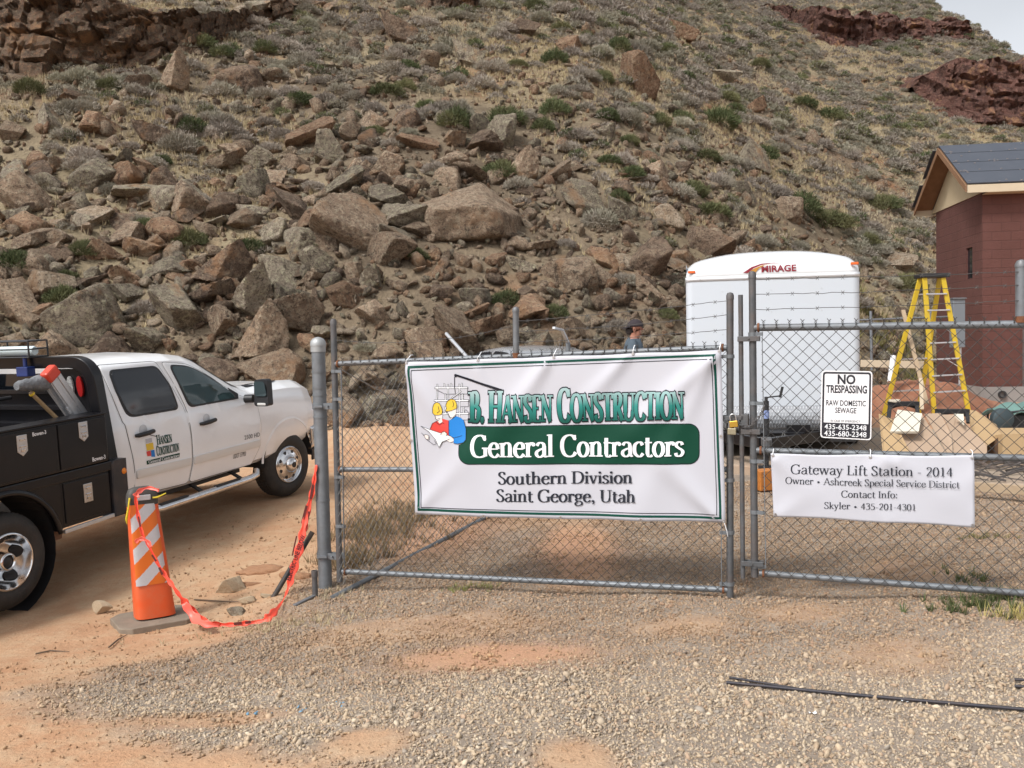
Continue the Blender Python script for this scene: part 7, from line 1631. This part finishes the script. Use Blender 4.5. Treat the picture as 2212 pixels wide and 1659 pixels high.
# roof
OV, EV = .42, .32; zr = bpx(2094, 421, 'front')[2] - .02; half = D_ / 2; pitch = .62; zrid = ZT + .12 + (half + EV) * pitch
def rfz(y): return zrid - abs(y - half) * pitch
TP_ = mat('roof_felt', (.062, .07, .088), .6, spec=.4, noise=(1.6, .5, (.082, .09, .108)), bump=.12, bscale=8)
mb = MB()
for y0, y1 in ((-EV, half), (D_ + EV, half)):
    vs = [(-OV, y0, rfz(y0)), (LB + OV, y0, rfz(y0)), (LB + OV, y1, rfz(y1)), (-OV, y1, rfz(y1))]; mb.add(vs, [(0, 1, 2, 3)])
rf = mb.build('roof', TP_, bld, solid=.025)
mb = MB()
for k, f_ in enumerate((.27, .52, .77)):
    y0 = -EV + (half + EV) * f_; mb.bar((-OV, y0, rfz(y0) + .032), (LB, y0 + .01, rfz(y0) + .036), .035, .006, (0, -.5, 1))
mb.build('felt_lap', mat('felt_lap', (.044, .050, .063), .7), rf)
mb = MB(); r_ = random.Random(4)
for k in range(70):
    f_ = r_.choice((.03, .27, .52, .77, .97)) + r_.uniform(-.03, .05); f_ = min(.99, f_) if r_.random() < .7 else r_.random(); y0 = -EV + (half + EV) * f_; x_ = r_.uniform(-OV, LB * .5); 
    if r_.random() < .25: x_ = -OV + .05 + r_.random() * .12
    mb.box((x_, y0, rfz(y0) + .034), (.034, .028, .012))
mb.build('felt_cap', mat('cap_nail', (.26, .23, .22), .6), rf)
FAS = mat('fascia_wood', (.55, .46, .33), .7, noise=(5, .4, (.47, .38, .26))); CED = mat('cedar_soffit', (.235, .13, .07), .7, noise=(6, .6, (.17, .09, .045)))
mb = MB(); mb.box((LB / 2, -EV - .012, rfz(-EV) - .105), (LB + 2 * OV, .024, .17)); mb.box((LB / 2, D_ + EV + .012, rfz(-EV) - .105), (LB + 2 * OV, .024, .17)); mb.build('fascia', FAS, bld)
mb = MB()
for y0 in (-EV, D_ + EV):
    a, b = Vector((-OV - .012, y0, rfz(y0) - .03 - .07)), Vector((-OV - .012, half, rfz(half) - .03 - .07)); m2 = Vector((0, 0, .07)); mb.add([a - m2, b - m2, b + m2, a + m2, a - m2 - Vector((.024, 0, 0)), b - m2 - Vector((.024, 0, 0)), b + m2 - Vector((.024, 0, 0)), a + m2 - Vector((.024, 0, 0))], [(0, 1, 2, 3), (4, 7, 6, 5), (0, 4, 5, 1), (3, 2, 6, 7), (1, 5, 6, 2), (0, 3, 7, 4)])
mb.build('rake_board', CED, bld)
mb = MB()
for y0 in (-EV, D_ + EV): mb.add([(-OV, y0, rfz(y0) - .045), (0, y0, rfz(y0) - .045), (0, half, rfz(half) - .045), (-OV, half, rfz(half) - .045)], [(0, 1, 2, 3)])
mb.build('soffit', CED, bld)
mb = MB()
for y0 in (-EV, D_ + EV): mb.box((LB / 2, (y0 + (0 if y0 < 0 else D_)) / 2, rfz(y0) - .19), (LB, EV, .015))
mb.build('eave_soffit', FAS, bld)
mb = MB(); mb.prism([(-EV + .02, rfz(-EV) - .15), (D_ + EV - .02, rfz(-EV) - .15), (half, rfz(half) - .05)], -.02, .01, lambda u, v, h: (h, u, v)); mb.build('gable_panel', mat('gable_sheathing', (.50, .40, .26), .75, noise=(3, .5, (.42, .33, .20))), bld)
mb = MB()
for f0_, f1_ in ((.08, .5), (.62, .97)):
    y0, y1 = half + (half + EV) * f0_, half + (half + EV) * f1_; mb.add([(-OV - .10, y0, rfz(y0) + .035), (-OV + .05, y0, rfz(y0) + .04), (-OV + .05, y1, rfz(y1) + .04), (-OV - .10, y1, rfz(y1) - .0)], [(0, 1, 2, 3)])
mb.build('felt_edge', TP_, rf, solid=.006)
# electrical pedestal in front of the gable
pe = P(2068, 851, 19.6); pe[2] = gz(pe[0], pe[1]); ph = lambda y: 1.8 + (729 - y) / FX * 19.6
o = empty('meter_pedestal', 'grey electrical box on a conduit in front of the red gable wall', 'electrical box', (pe[0], pe[1], pe[2])); z1, z2 = ph(752) - pe[2], ph(648) - pe[2]
MB().box((0, 0, (z1 + z2) / 2), (.25, .18, z2 - z1)).build('cabinet', mat('grey_enamel', (.17, .19, .21), .45), o, bevel=.012); MB().box((0, -.01, z2 + .012), (.28, .22, .03)).build('lid', GALV, o, bevel=.005)
MB().tube([(.05, 0, .45), (.06, 0, z1)], .028, 10).build('conduit', ALU, o, 60); MB().tube([(-.02, 0, -.1), (.01, 0, .48)], .045, 12).build('sleeve', BLACK_PLASTIC, o, 60)
# step ladder
YF = mat('yellow_fibreglass', (.58, .40, .022), .4, dirt=((.40, .26, .08), .4, 5))
lt = empty('step_ladder', 'tall yellow fibreglass stepladder standing before the red building', 'ladder', tuple(P(2000, 890, 17)))
lo_ = Vector(P(2000, 890, 17)); LV = lambda px, py, d: Vector(P(px, py, d)) - lo_
def foot(px, py, d): q = P(px, py, d); return Vector((q[0], q[1], gz(q[0], q[1]) )) - lo_
F2, F4, F1, F3 = [LV(*q) for q in ((2018, 894, 16.9), (2092, 889, 16.9), (1911, 891, 17.3), (1985, 886, 17.7))]; T2, T4, T1, T3 = [LV(*q) for q in ((1997, 600, 16.95), (2037, 600, 16.95), (1988, 601, 17.15), (2030, 600, 17.25))]
for a, b in ((T2, F2), (T4, F4), (T1, F1), (T3, F3)): MB().bar(a, b + (b - a) * .03, .085, .035, (0, 1, 0)).build('rail', YF, lt, bevel=.006)
for k in range(1, 8):
    t = k / 8.3
    MB().bar(T2 + (F2 - T2) * t, T4 + (F4 - T4) * t, .085, .025).build('step', ALU, lt, bevel=.004)
    if k % 2 == 1: MB().bar(T1 + (F1 - T1) * t, T3 + (F3 - T3) * t, .03, .03).build('brace', ALU, lt, bevel=.004)
for k in (3, 5): t = k / 8.3; MB().bar(T2 + (F2 - T2) * t + (T4 - T2) * .9, T4 + (F4 - T4) * (t + .07), .02, .012).build('spreader', ALU, lt)
c = (T2 + T4 + T1 + T3) / 4; MB().box(c + Vector((0, 0, .035)), (.50, .36, .075)).build('top_cap', BLACK_PLASTIC, lt, bevel=.012)
# ================================================================== CLUTTER ROUND THE LADDER
K = lambda x, y: (1856.9 + .16751 * x, 779.4 + .16751 * y)
CARD = mat('cardboard', (.40, .265, .15), .85, noise=(2.5, .5, (.33, .215, .12))); CARDP = mat('cardboard_faded', (.40, .29, .205), .85, noise=(2, .5, (.34, .24, .165))); CARDY = mat('cardboard_fresh', (.42, .285, .15), .8); FOAM = mat('cream_foam', (.66, .61, .50), .7)
def sheet(name, pts, m_, label, cat, th=.008, group=None):
    mb = MB(); vs = [P(*K(x, y), d) for x, y, d in pts]; n_ = np.cross(vs[1] - vs[0], vs[2] - vs[0]); n_ = n_ / np.linalg.norm(n_) * th; k = len(vs)
    mb.add(list(vs) + [v - n_ for v in vs], [tuple(range(k)), tuple(range(k, 2 * k))[::-1]] + [(i, (i + 1) % k, k + (i + 1) % k, k + i) for i in range(k)]); return prop(name, mb, m_, label, cat, group)
CG_ = 'flattened cardboard by the trailer'
sheet('cardboard_sheet', [(245, 690, 11.4), (440, 770, 11.4), (660, 1215, 10.75), (300, 1215, 10.75)], CARDY, 'tan cardboard sheet leaning at the left below the cream board', 'cardboard', group=CG_)
sheet('cardboard_sheet', [(560, 690, 11.7), (800, 690, 11.7), (1130, 1230, 10.9), (560, 1230, 10.9), (540, 960, 11.2)], CARDP, 'faded cardboard sheet left of the dark split', 'cardboard', group=CG_)
sheet('cardboard_sheet', [(835, 690, 11.75), (1040, 680, 11.75), (1180, 960, 11.3), (1200, 1230, 10.95), (1150, 1230, 10.95)], CARDP, 'narrow faded cardboard sheet right of the dark split', 'cardboard', group=CG_)
sheet('cardboard_sheet', [(1060, 700, 11.8), (1240, 700, 11.8), (1400, 850, 11.6), (1640, 1100, 11.1), (1640, 1230, 11.0), (1215, 1230, 11.0), (1190, 960, 11.35)], CARDP, 'wide faded cardboard sheet in the middle of the pile', 'cardboard', group=CG_)
sheet('board', [(480, 655, 11.55), (795, 705, 11.55), (752, 938, 11.1), (383, 938, 11.1)], FOAM, 'cream foam board lying on top of the cardboard', 'board', .03)
sheet('foam_offcut', [(1215, 700, 11.6), (1335, 703, 11.6), (1345, 835, 11.4)], FOAM, 'small white foam wedge on the cardboard', 'foam', .02)
sheet('cardboard_sheet', [(1420, 640, 12.), (1500, 650, 12.), (1760, 830, 11.8), (1840, 960, 11.5), (1640, 1100, 11.2), (1500, 1075, 11.25), (1420, 820, 11.6)], CARDY, 'golden cardboard flap bending toward the open box', 'cardboard', group=CG_)
bxo = empty('cardboard_box', 'open cardboard box cut by the right picture edge', 'box', tuple(P(*K(1980, 1210), 11.2))); ob_ = Vector(P(*K(1980, 1210), 11.2)); BV = lambda x, y, d: Vector(P(*K(x, y), d)) - ob_
mb = MB()
for q in ([(1840, 945, 11.2), (2330, 955, 11.1), (2330, 1215, 11.1), (1840, 1215, 11.2)], [(1840, 945, 11.2), (1630, 985, 11.6), (1630, 1215, 11.6), (1840, 1215, 11.2)], [(1630, 975, 11.6), (2250, 940, 11.6), (2250, 1215, 11.6), (1630, 1215, 11.6)]): mb.add([BV(*p_) for p_ in q], [(0, 1, 2, 3)])
mb.build('side', CARDY, bxo, solid=.008)
mb = MB(); mb.add([BV(*p_) for p_ in [(1700, 865, 11.9), (2300, 865, 11.85), (2330, 945, 11.5), (1830, 945, 11.55)]], [(0, 1, 2, 3)]); mb.build('flap', CARDY, bxo, solid=.008)
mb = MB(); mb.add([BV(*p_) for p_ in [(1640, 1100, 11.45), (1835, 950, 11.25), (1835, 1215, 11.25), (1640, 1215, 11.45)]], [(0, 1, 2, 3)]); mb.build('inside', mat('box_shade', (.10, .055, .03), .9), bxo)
def sawhorse(x0, x1, y0, y1, d, label):
    mb = MB(); mb.bar(P(*K(x0, y0), d), P(*K(x1, y0), d), .10, .06); 
    for x, sx_ in ((x0 + 20, -25), (x1 - 20, 25)):
        for dd in (-.22, .22): mb.bar(P(*K(x, y0), d), P(*K(x + sx_, y1), d + dd), .05, .035)
    mb.tube([P(*K(x0 + 10, y0 + 60), d)] + [P(*K(x0 + 30 + (x1 - x0 - 60) * t, y0 + 55 - 35 * math.sin(t * math.pi)), d) for t in np.linspace(0, 1, 9)] + [P(*K(x1 - 10, y0 + 60), d)], .018, 6)
    prop('sawhorse', mb, BLACK_PLASTIC, label, 'sawhorse', 'plastic sawhorses', bevel=.006)
sawhorse(375, 755, 552, 760, 12.6, 'black folding sawhorse behind the cream board'); sawhorse(990, 1400, 650, 800, 12.6, 'black folding sawhorse between the right ladder legs')
mb = MB(); r_ = random.Random(3)
for k in range(5): q = P(*K(400 + 25 * k, 520 + r_.uniform(-8, 8)), 12.55); mb.box(q, (.05, .04, .035), Matrix.Rotation(r_.uniform(0, 3), 3, 'Z'))
prop('rags', mb, FOAM, 'white scraps lying on the left sawhorse', 'rags', bevel=.008)
def gen():
    o_ = Vector(P(*K(1950, 860), 13.4)); o_.z = slabz; o = empty('generator', 'green generator with black frame right of the ladder', 'generator', tuple(o_)); Q = lambda x, y, d=13.4: Vector(P(*K(x, y), d)) - o_
    mb = MB(); a, b = Q(1700, 590), Q(2250, 600); w_ = (b - a).length; c = (a + b) / 2; zt_ = Q(1900, 532).z
    mb.grid([[(c.x - w_ / 2 + w_ * i / 12, c.y + yy, zt_ - .10 * (abs(yy) / .3) ** 2 - .09 * (1 - i / 12) ** 3 - .02 * math.sin(i)) for i in range(13)] for yy in np.linspace(-.32, .32, 9)]); mb.build('cover', mat('teal_cover', (.14, .25, .22), .6, noise=(5, .5, (.08, .15, .14))), o, 60, solid=.02)
    mb = MB(); zz = zt_ - .2; mb.box((c.x + .05, c.y, zz / 2 + .12), (w_ * .72, .42, zz * .62)); mb.build('engine', BLACK_PLASTIC, o, bevel=.03)
    mb = MB(); x0, x1 = c.x - w_ / 2 + .1, c.x + w_ / 2
    for yy in (-.3, .3): mb.tube([(x0, c.y + yy, 0.05), (x0, c.y + yy, zt_ - .12), (x1, c.y + yy, zt_ - .08), (x1, c.y + yy, .05)], .018, 8)
    mb.build('tube_frame', BLACK_PLASTIC, o, 60)
    mb = MB(); q = Q(1700, 730); mb.lathe([(.0, -.06), (.10, -.06), (.15, -.03), (.15, .06), (0, .07)], (q.x, q.y - .3, q.z), 'Y', 20); mb.build('muffler', mat('blue_grey_metal', (.05, .07, .078), .55, .3), o, 50)
gen()
C5 = lambda x, y: (1545.2 + .30147 * x, 528.6 + .30147 * y)
a, b = P(*C5(1345, 470), 17.8), P(*C5(1515, 1140), 16.6); prop('stake', MB().bar(a, b, .07, .03), LUM, 'long wooden stake slanting behind the yellow ladder', 'stake')
a, b = P(*C5(1472, 960), 16.4), P(*C5(1480, 1180), 16.2); prop('stake', MB().bar(a, b, .06, .03), LUMW, 'short upright wooden stake between the ladder legs', 'stake')
a, b = P(*C5(1040, 850), 18.6), P(*C5(1530, 862), 18.2); prop('board', MB().bar(a, b, .05, .14), LUMW, 'long pale board held level behind the ladder', 'board', bevel=.004)
a, b = P(*C5(1276, 800), 18.2), P(*C5(1252, 985), 18.0); prop('white_post', MB().tube([a, b], .055, 12), mat('white_plastic', (.74, .74, .74), .4), 'white plastic pipe post under the level board', 'post', smooth=40)
ff = empty('chain_link_fence', 'distant grey fence behind the yellow ladder', 'fence', tuple(P(1880, 795, 22))); fo_ = Vector(P(1880, 795, 22)); FV = lambda px, py, d: Vector(P(px, py, d)) - fo_
mb = MB(); mb.tube([FV(1820, 693, 22), FV(2080, 683, 22)], .025, 8); mb.build('rail', GALV, ff, 60); mb = MB(); mb.tube([FV(1881, 672, 22), FV(1883, 800, 22)], .035, 10); mb.build('post', GALV, ff, 60); mb = MB(); mb.tube([FV(2010, 668, 22), FV(2012, 798, 22)], .035, 10); mb.build('post', GALV, ff, 60)
# red dirt mounds behind the ladder
X, Y = np.meshgrid(np.linspace(-1, 1, 60), np.linspace(-1, 1, 60))
for (px, py, d, rx, ry, h_, nm_) in ((1960, 850, 18.9, 2.0, 1.3, .62, 'a'), (2075, 870, 19.2, 1.3, .9, .35, 'b')):
    q = P(px, py, d); x_, y_ = q[0] + X * rx, q[1] + Y * ry; zz = H(x_, y_) - .06 + h_ * np.clip(1 - (X ** 2 + Y ** 2), 0, 1) ** .8 * (1 + .5 * fbm2(x_, y_, .5, 4)) 
    idx = np.arange(3600).reshape(60, 60); Fq = np.stack([idx[:-1, :-1], idx[:-1, 1:], idx[1:, 1:], idx[1:, :-1]], -1).reshape(-1, 4)
    tag(link('dirt_mound', npmesh('dirt_mound', np.stack([x_, y_, zz], -1).reshape(-1, 3), Fq, mat('red_dirt' + nm_, (.30, .125, .07), .95, noise=(2.2, .7, (.22, .10, .06), 6), dirt=((.38, .22, .14), .6, 5), bump=.8, bscale=9), True)), kind='structure')
# scrap bars on the pad and rebar on the gravel
mb = MB(); r_ = random.Random(9)
for k in range(34):
    a = Vector(at_z(r_.uniform(2085, 2230), r_.uniform(1005, 1040), slabz + .02)); an = r_.choice((.1, .3, 2.7, 2.4)) + r_.uniform(-.3, .3); v_ = Vector((math.cos(an), math.sin(an) * .8, r_.uniform(-.02, .22))) * r_.uniform(.4, 1.1)
    mb.tube([a, a + v_ * .5 + Vector((0, 0, .05)), a + v_], r_.uniform(.005, .014), 5)
prop('scrap_pile', mb, mat('scrap_steel', (.09, .085, .085), .6, .5, noise=(4, .7, (.20, .15, .12))), 'tangled scrap wire and bars on the pad behind the right leaf', 'scrap')
RB = mat('rebar', (.045, .045, .055), .55, .5, noise=(7, .6, (.085, .065, .06)))
def rod(a, b, r, label):
    a, b = Vector(ground_hit(*a)[0]), Vector(ground_hit(*b)[0]); mb = MB(); pth = [a + (b - a) * t for t in np.linspace(0, 1, 14)]
    pth = [Vector((q.x, q.y, gz(q.x, q.y) + r + .008)) for q in pth]; mb.tube(pth, r, 10); L = (b - a).length
    for k in range(int(L / .02)):
        t = k * .02 / L * 13; i = min(12, int(t)); c = pth[i] + (pth[i + 1] - pth[i]) * (t - i); dv = (b - a).normalized(); mb.tube([c - dv * .003, c + dv * .003], r * 1.14, 8, False)
    prop('rebar', mb, RB, label, 'rebar', 'steel bars on the gravel', smooth=50)
rod((1571, 1481), (2330, 1549), .0085, 'long dark steel bar lying on the gravel at lower right'); rod((1577, 1469), (1720, 1493), .006, 'thin dark rod lying against the left end of the long steel bar')
rod((2193, 1474), (2330, 1484), .007, 'upper of two bar ends at the right picture edge'); rod((2193, 1489), (2330, 1500), .008, 'lower of two bar ends at the right picture edge')
TW_ = mat('twig', (.13, .09, .06), .9)
for (pts, lab) in ((((77, 1416), (110, 1409), (150, 1411)), 'dry curved twig at the left edge of the gravel'), (((235, 1402), (255, 1385), (275, 1374)), 'thin dry twig left of the straw below the channelizer'), (((300, 1484), (322, 1477)), 'short dark twig on the left part of the gravel'), (((420, 1298), (480, 1302), (560, 1304)), 'long thin straw stem lying behind the drooping tape')):
    mb = MB(); mb.tube([Vector(ground_hit(*q)[0]) + Vector((0, 0, .012)) for q in pts], [.006] * (len(pts) - 1) + [.002], 6); prop('twig', mb, TW_, lab, 'twig', 'twigs on the ground')
for (px, py, lab) in ((1748, 1546, 'white paper scrap below the long steel bar'), (1948, 1520, 'white scrap touching the long steel bar')):
    q = ground_hit(px, py)[0]; mb = MB(); mb.grid([[(i * .012, j * .008, .012 + .006 * math.sin(i * 2 + j)) for i in range(4)] for j in range(3)]); o = prop('paper_scrap', mb, INK_W, lab, 'litter', 'white scraps on the gravel'); o.location = q
# ================================================================== SILVER CAR BEHIND THE BANNER
cp_ = P(1160, 800, 15.2); cp_[2] = gz(cp_[0], cp_[1]); car = empty('parked_car', 'silver car with its roof showing above the banner', 'car', mat=Matrix.Translation(cp_) @ Matrix.Rotation(math.radians(-64), 4, 'Z'))
CPAINT = mat('silver_paint', (.55, .57, .60), .25, .6, coat=.5); zr_ = 1.8 + (747 - 748.5) / FX * 14.8 - cp_[2]; kz = zr_ / 1.46
CS = [(-2.2, .55, .62, .62), (-2.05, .78, .80, .82), (-1.5, .86, .92, .95), (-.9, .88, .97, 1.0), (0, .89, .97, 1.0), (.9, .88, .95, .97), (1.6, .85, .85, .88), (2.1, .72, .70, .73), (2.25, .5, .6, .62)]
mb = MB(); mb.grid([[(x, y, z) for y, z in [(-w_ * .9, .2), (-w_, .45), (-w_, .7 * zb), (-w_ * .93, zb), (-w_ * .5, zt), (0, zt + .01), (w_ * .5, zt), (w_ * .93, zb), (w_, .7 * zb), (w_, .45), (w_ * .9, .2)]] for x, w_, zb, zt in CS]); mb.build('body', CPAINT, car, 40)
GS = [(-1.75, .80, .93, 0), (-1.15, .70, 1.30, 1), (-.8, .64, 1.42, 1), (-.2, .62, 1.46, 1), (.3, .63, 1.43, 1), (.65, .68, 1.34, 1), (1.35, .80, .95, 0)]
mb = MB(); mb.grid([[(x, y, z * kz if z > 1 else z) for y, z in [(-.86, .93), (-.5 * (.86 + w_) - .0, .93 + (zz - .93) * .45), (-w_, zz - .05 * f_), (-w_ * .8, zz - .005), (0, zz + .015 * f_), (w_ * .8, zz - .005), (w_, zz - .05 * f_), (.5 * (.86 + w_), .93 + (zz - .93) * .45), (.86, .93)]] for x, w_, zz, f_ in GS]); mb.build('cabin', CPAINT, car, 50)
def gy_(x, z):
    w_ = np.interp(x, [g[0] for g in GS], [g[1] for g in GS]); zz = np.interp(x, [g[0] for g in GS], [g[2] for g in GS]); return float(np.interp(z, [.93, zz - .04], [.86, w_])) + .012
for sg_ in (-1, 1):
    for pl in ([(-1.3, .98), (-.3, .98), (-.3, 1.38), (-.85, 1.36), (-1.15, 1.2)], [(-.22, .98), (1.05, .98), (.6, 1.26), (.3, 1.36), (-.22, 1.39)]):
        mb = MB(); mb.flat([tuple(q) for q in rpoly(pl, .08, 4, .1)], lambda u, v: (u, sg_ * gy_(u, v), v * kz if v > 1 else v)); mb.build('window', GLASS_DARK, car)
mb = MB(); mb.grid([[(x + .02, y * k, (z + .015) * (kz if z > 1 else 1)) for y in np.linspace(-.74, .74, 7)] for x, z, k in ((1.30, .98, 1), (1.0, 1.15, .94), (.72, 1.31, .88))]); mb.build('windshield', GLASS_DARK, car)
mb = MB(); mb.grid([[(x - .02, y * k, (z + .015) * (kz if z > 1 else 1)) for y in np.linspace(-.74, .74, 7)] for x, z, k in ((-1.68, .98, 1), (-1.4, 1.15, .92), (-1.18, 1.28, .88))]); mb.build('rear_window', GLASS_DARK, car)
for x in (-1.35, 1.35):
    for y in (-.78, .78): mb = MB(); mb.lathe([(0, -.1), (.2, -.1), (.31, -.08), (.31, .08), (.2, .1), (0, .1)], (x, y, .31), 'Y', 24); mb.build('wheel', RUBBER, car, 40)
# ================================================================== PERSON
pp_ = P(1371, 800, 13.2); pp_[2] = gz(pp_[0], pp_[1]); hs = (1.8 + (742 - 689) / FX * 13.2 - pp_[2]) / 1.745
per = empty('person', 'person in dark cap and grey-blue shirt standing behind the gate', 'person', mat=Matrix.Translation(pp_) @ Matrix.Rotation(math.radians(-12), 4, 'Z') @ Matrix.Scale(hs, 4))
def skin(name, verts, edges, m_, parent, lev=2):
    me = bpy.data.meshes.new(name); me.from_pydata([v[:3] for v in verts], edges, []); o = bpy.data.objects.new(name, me); COL.objects.link(o); md = o.modifiers.new('s', 'SKIN')
    for i, v in enumerate(verts): me.skin_vertices[0].data[i].radius = (v[3], v[4] if len(v) > 4 else v[3]); me.skin_vertices[0].data[i].use_root = i == 0
    md.use_smooth_shade = True; ss = o.modifiers.new('u', 'SUBSURF'); ss.levels = ss.render_levels = lev
    dg = bpy.context.evaluated_depsgraph_get(); dg.update(); nm = bpy.data.meshes.new_from_object(o.evaluated_get(dg)); bpy.data.objects.remove(o); nm.name = name; nm.materials.clear(); nm.materials.append(m_); return link(name, nm, parent, 180)
SK = mat('skin', (.36, .165, .105), .6, noise=(12, .4, (.30, .10, .065)))
V_ = [(0, 0, .95, .12, .15), (-.01, 0, 1.15, .11, .15), (.0, 0, 1.36, .12, .17), (-.01, 0, 1.47, .07, .08), (.02, 0, 1.51, .052), (.035, 0, 1.565, .062, .06), (.025, 0, 1.63, .085, .072), (.01, 0, 1.685, .07, .06), (.085, 0, 1.545, .026, .024), (.112, 0, 1.605, .012), (.128, 0, 1.592, .010)]
E_ = [(0, 1), (1, 2), (2, 3), (3, 4), (4, 5), (5, 6), (6, 7), (5, 8), (6, 9), (9, 10)]
for sg_ in (-1, 1):
    k = len(V_); V_ += [(0, sg_ * .19, 1.42, .06), (-.03, sg_ * .25, 1.14, .045), (.16, sg_ * .20, 1.06, .036), (.23, sg_ * .13, 1.07, .022, .034), (.29, sg_ * .10, 1.08, .012, .03), (0, sg_ * .10, .86, .085), (.01, sg_ * .11, .50, .055), (-.02, sg_ * .115, .12, .04), (.10, sg_ * .12, .045, .03, .04)]
    E_ += [(2, k), (k, k + 1), (k + 1, k + 2), (k + 2, k + 3), (k + 3, k + 4), (0, k + 5), (k + 5, k + 6), (k + 6, k + 7), (k + 7, k + 8)]
    for j, (dy, dz) in enumerate(((.02, .016), (.007, .02), (-.007, .02), (-.02, .014))):
        i_ = len(V_); V_ += [(.325 - .006 * j, sg_ * .10 + dy, 1.085 + dz * .4, .0085), (.35 - .01 * abs(j - 1.5), sg_ * .095 + dy, 1.075, .007)]; E_ += [(k + 4, i_), (i_, i_ + 1)]
    i_ = len(V_); V_ += [(.255, sg_ * .155, 1.09, .009), (.29, sg_ * .15, 1.115, .008)]; E_ += [(k + 3, i_), (i_, i_ + 1)]
skin('body', V_, E_, SK, per)
SH = mat('grey_blue_shirt', (.075, .10, .125), .85, noise=(7, .5, (.05, .07, .09)))
V_ = [(0, 0, .88, .135, .175), (-.01, 0, 1.12, .125, .172), (0, 0, 1.35, .138, .19), (-.01, 0, 1.465, .085, .11), (-.003, 0, 1.505, .062, .066)]; E_ = [(0, 1), (1, 2), (2, 3), (3, 4)]
for sg_ in (-1, 1): k = len(V_); V_ += [(0, sg_ * .19, 1.415, .082), (-.02, sg_ * .235, 1.25, .068), (-.03, sg_ * .25, 1.14, .062), (.06, sg_ * .228, 1.10, .058)]; E_ += [(2, k), (k, k + 1), (k + 1, k + 2), (k + 2, k + 3)]
skin('shirt', V_, E_, SH, per)
V_ = [(0, 0, .95, .13, .165), (0, 0, .88, .13, .165)]; E_ = [(0, 1)]
for sg_ in (-1, 1): k = len(V_); V_ += [(0, sg_ * .10, .82, .098), (.01, sg_ * .11, .50, .075), (-.02, sg_ * .115, .08, .065)]; E_ += [(1, k), (k, k + 1), (k + 1, k + 2)]
skin('trousers', V_, E_, mat('denim', (.05, .065, .10), .9), per)
for sg_ in (-1, 1): MB().box((.045, sg_ * .115, .04), (.29, .10, .085)).build('boot', mat('boot%d' % sg_, (.10, .065, .04), .7), per, bevel=.03)
CAPM = mat('dark_cap', (.028, .020, .024), .85); mb = MB(); rows = []
for t in np.linspace(0, 1, 9): rows.append([(.015 + (.108 * math.cos(a)) * math.cos(t * 1.5), .09 * math.sin(a) * math.cos(t * 1.5), 1.64 + .10 * math.sin(t * 1.5)) for a in np.linspace(0, 2 * math.pi, 25)])
mb.grid(rows); mb.grid([[(.015 - .10 * math.cos(a) - k, .085 * math.sin(a) * (1 - k), 1.645 - k * .25) for a in np.linspace(-1.2, 1.2, 11)] for k in (0, .05, .08)]); mb.build('cap', CAPM, per, 60, solid=.006)
V_ = [(-.05, 0, 1.63, .05, .068), (-.06, 0, 1.575, .042, .06), (-.055, 0, 1.53, .03, .05)]; skin('hair', V_, [(0, 1), (1, 2)], mat('hair', (.022, .014, .012), .8), per)
V_ = [(.07, 0, 1.525, .03, .038), (.088, 0, 1.552, .018, .026)]; skin('beard', V_, [(0, 1)], mat('beard', (.16, .055, .032), .9), per)
for sg_ in (-1, 1):
    mb = MB(); mb.lathe([(0, 0), (.018, .004), (.022, .012), (.012, .016)], (0, 0, 0), 'Y', 10); o = mb.build('ear', SK, per, 60); o.location = (.01, sg_ * .072, 1.60); o.scale = (.8, sg_, 1.5)
    MB().lathe([(0, .004), (.007, .003), (.010, 0)], (0, 0, 0), 'X', 10).build('eye', INK_K, per, 60).location = (.108, sg_ * .031, 1.617)
MB().box((.112, 0, 1.57), (.012, .045, .007)).build('mouth', mat('lips', (.22, .07, .06), .6), per, bevel=.003)
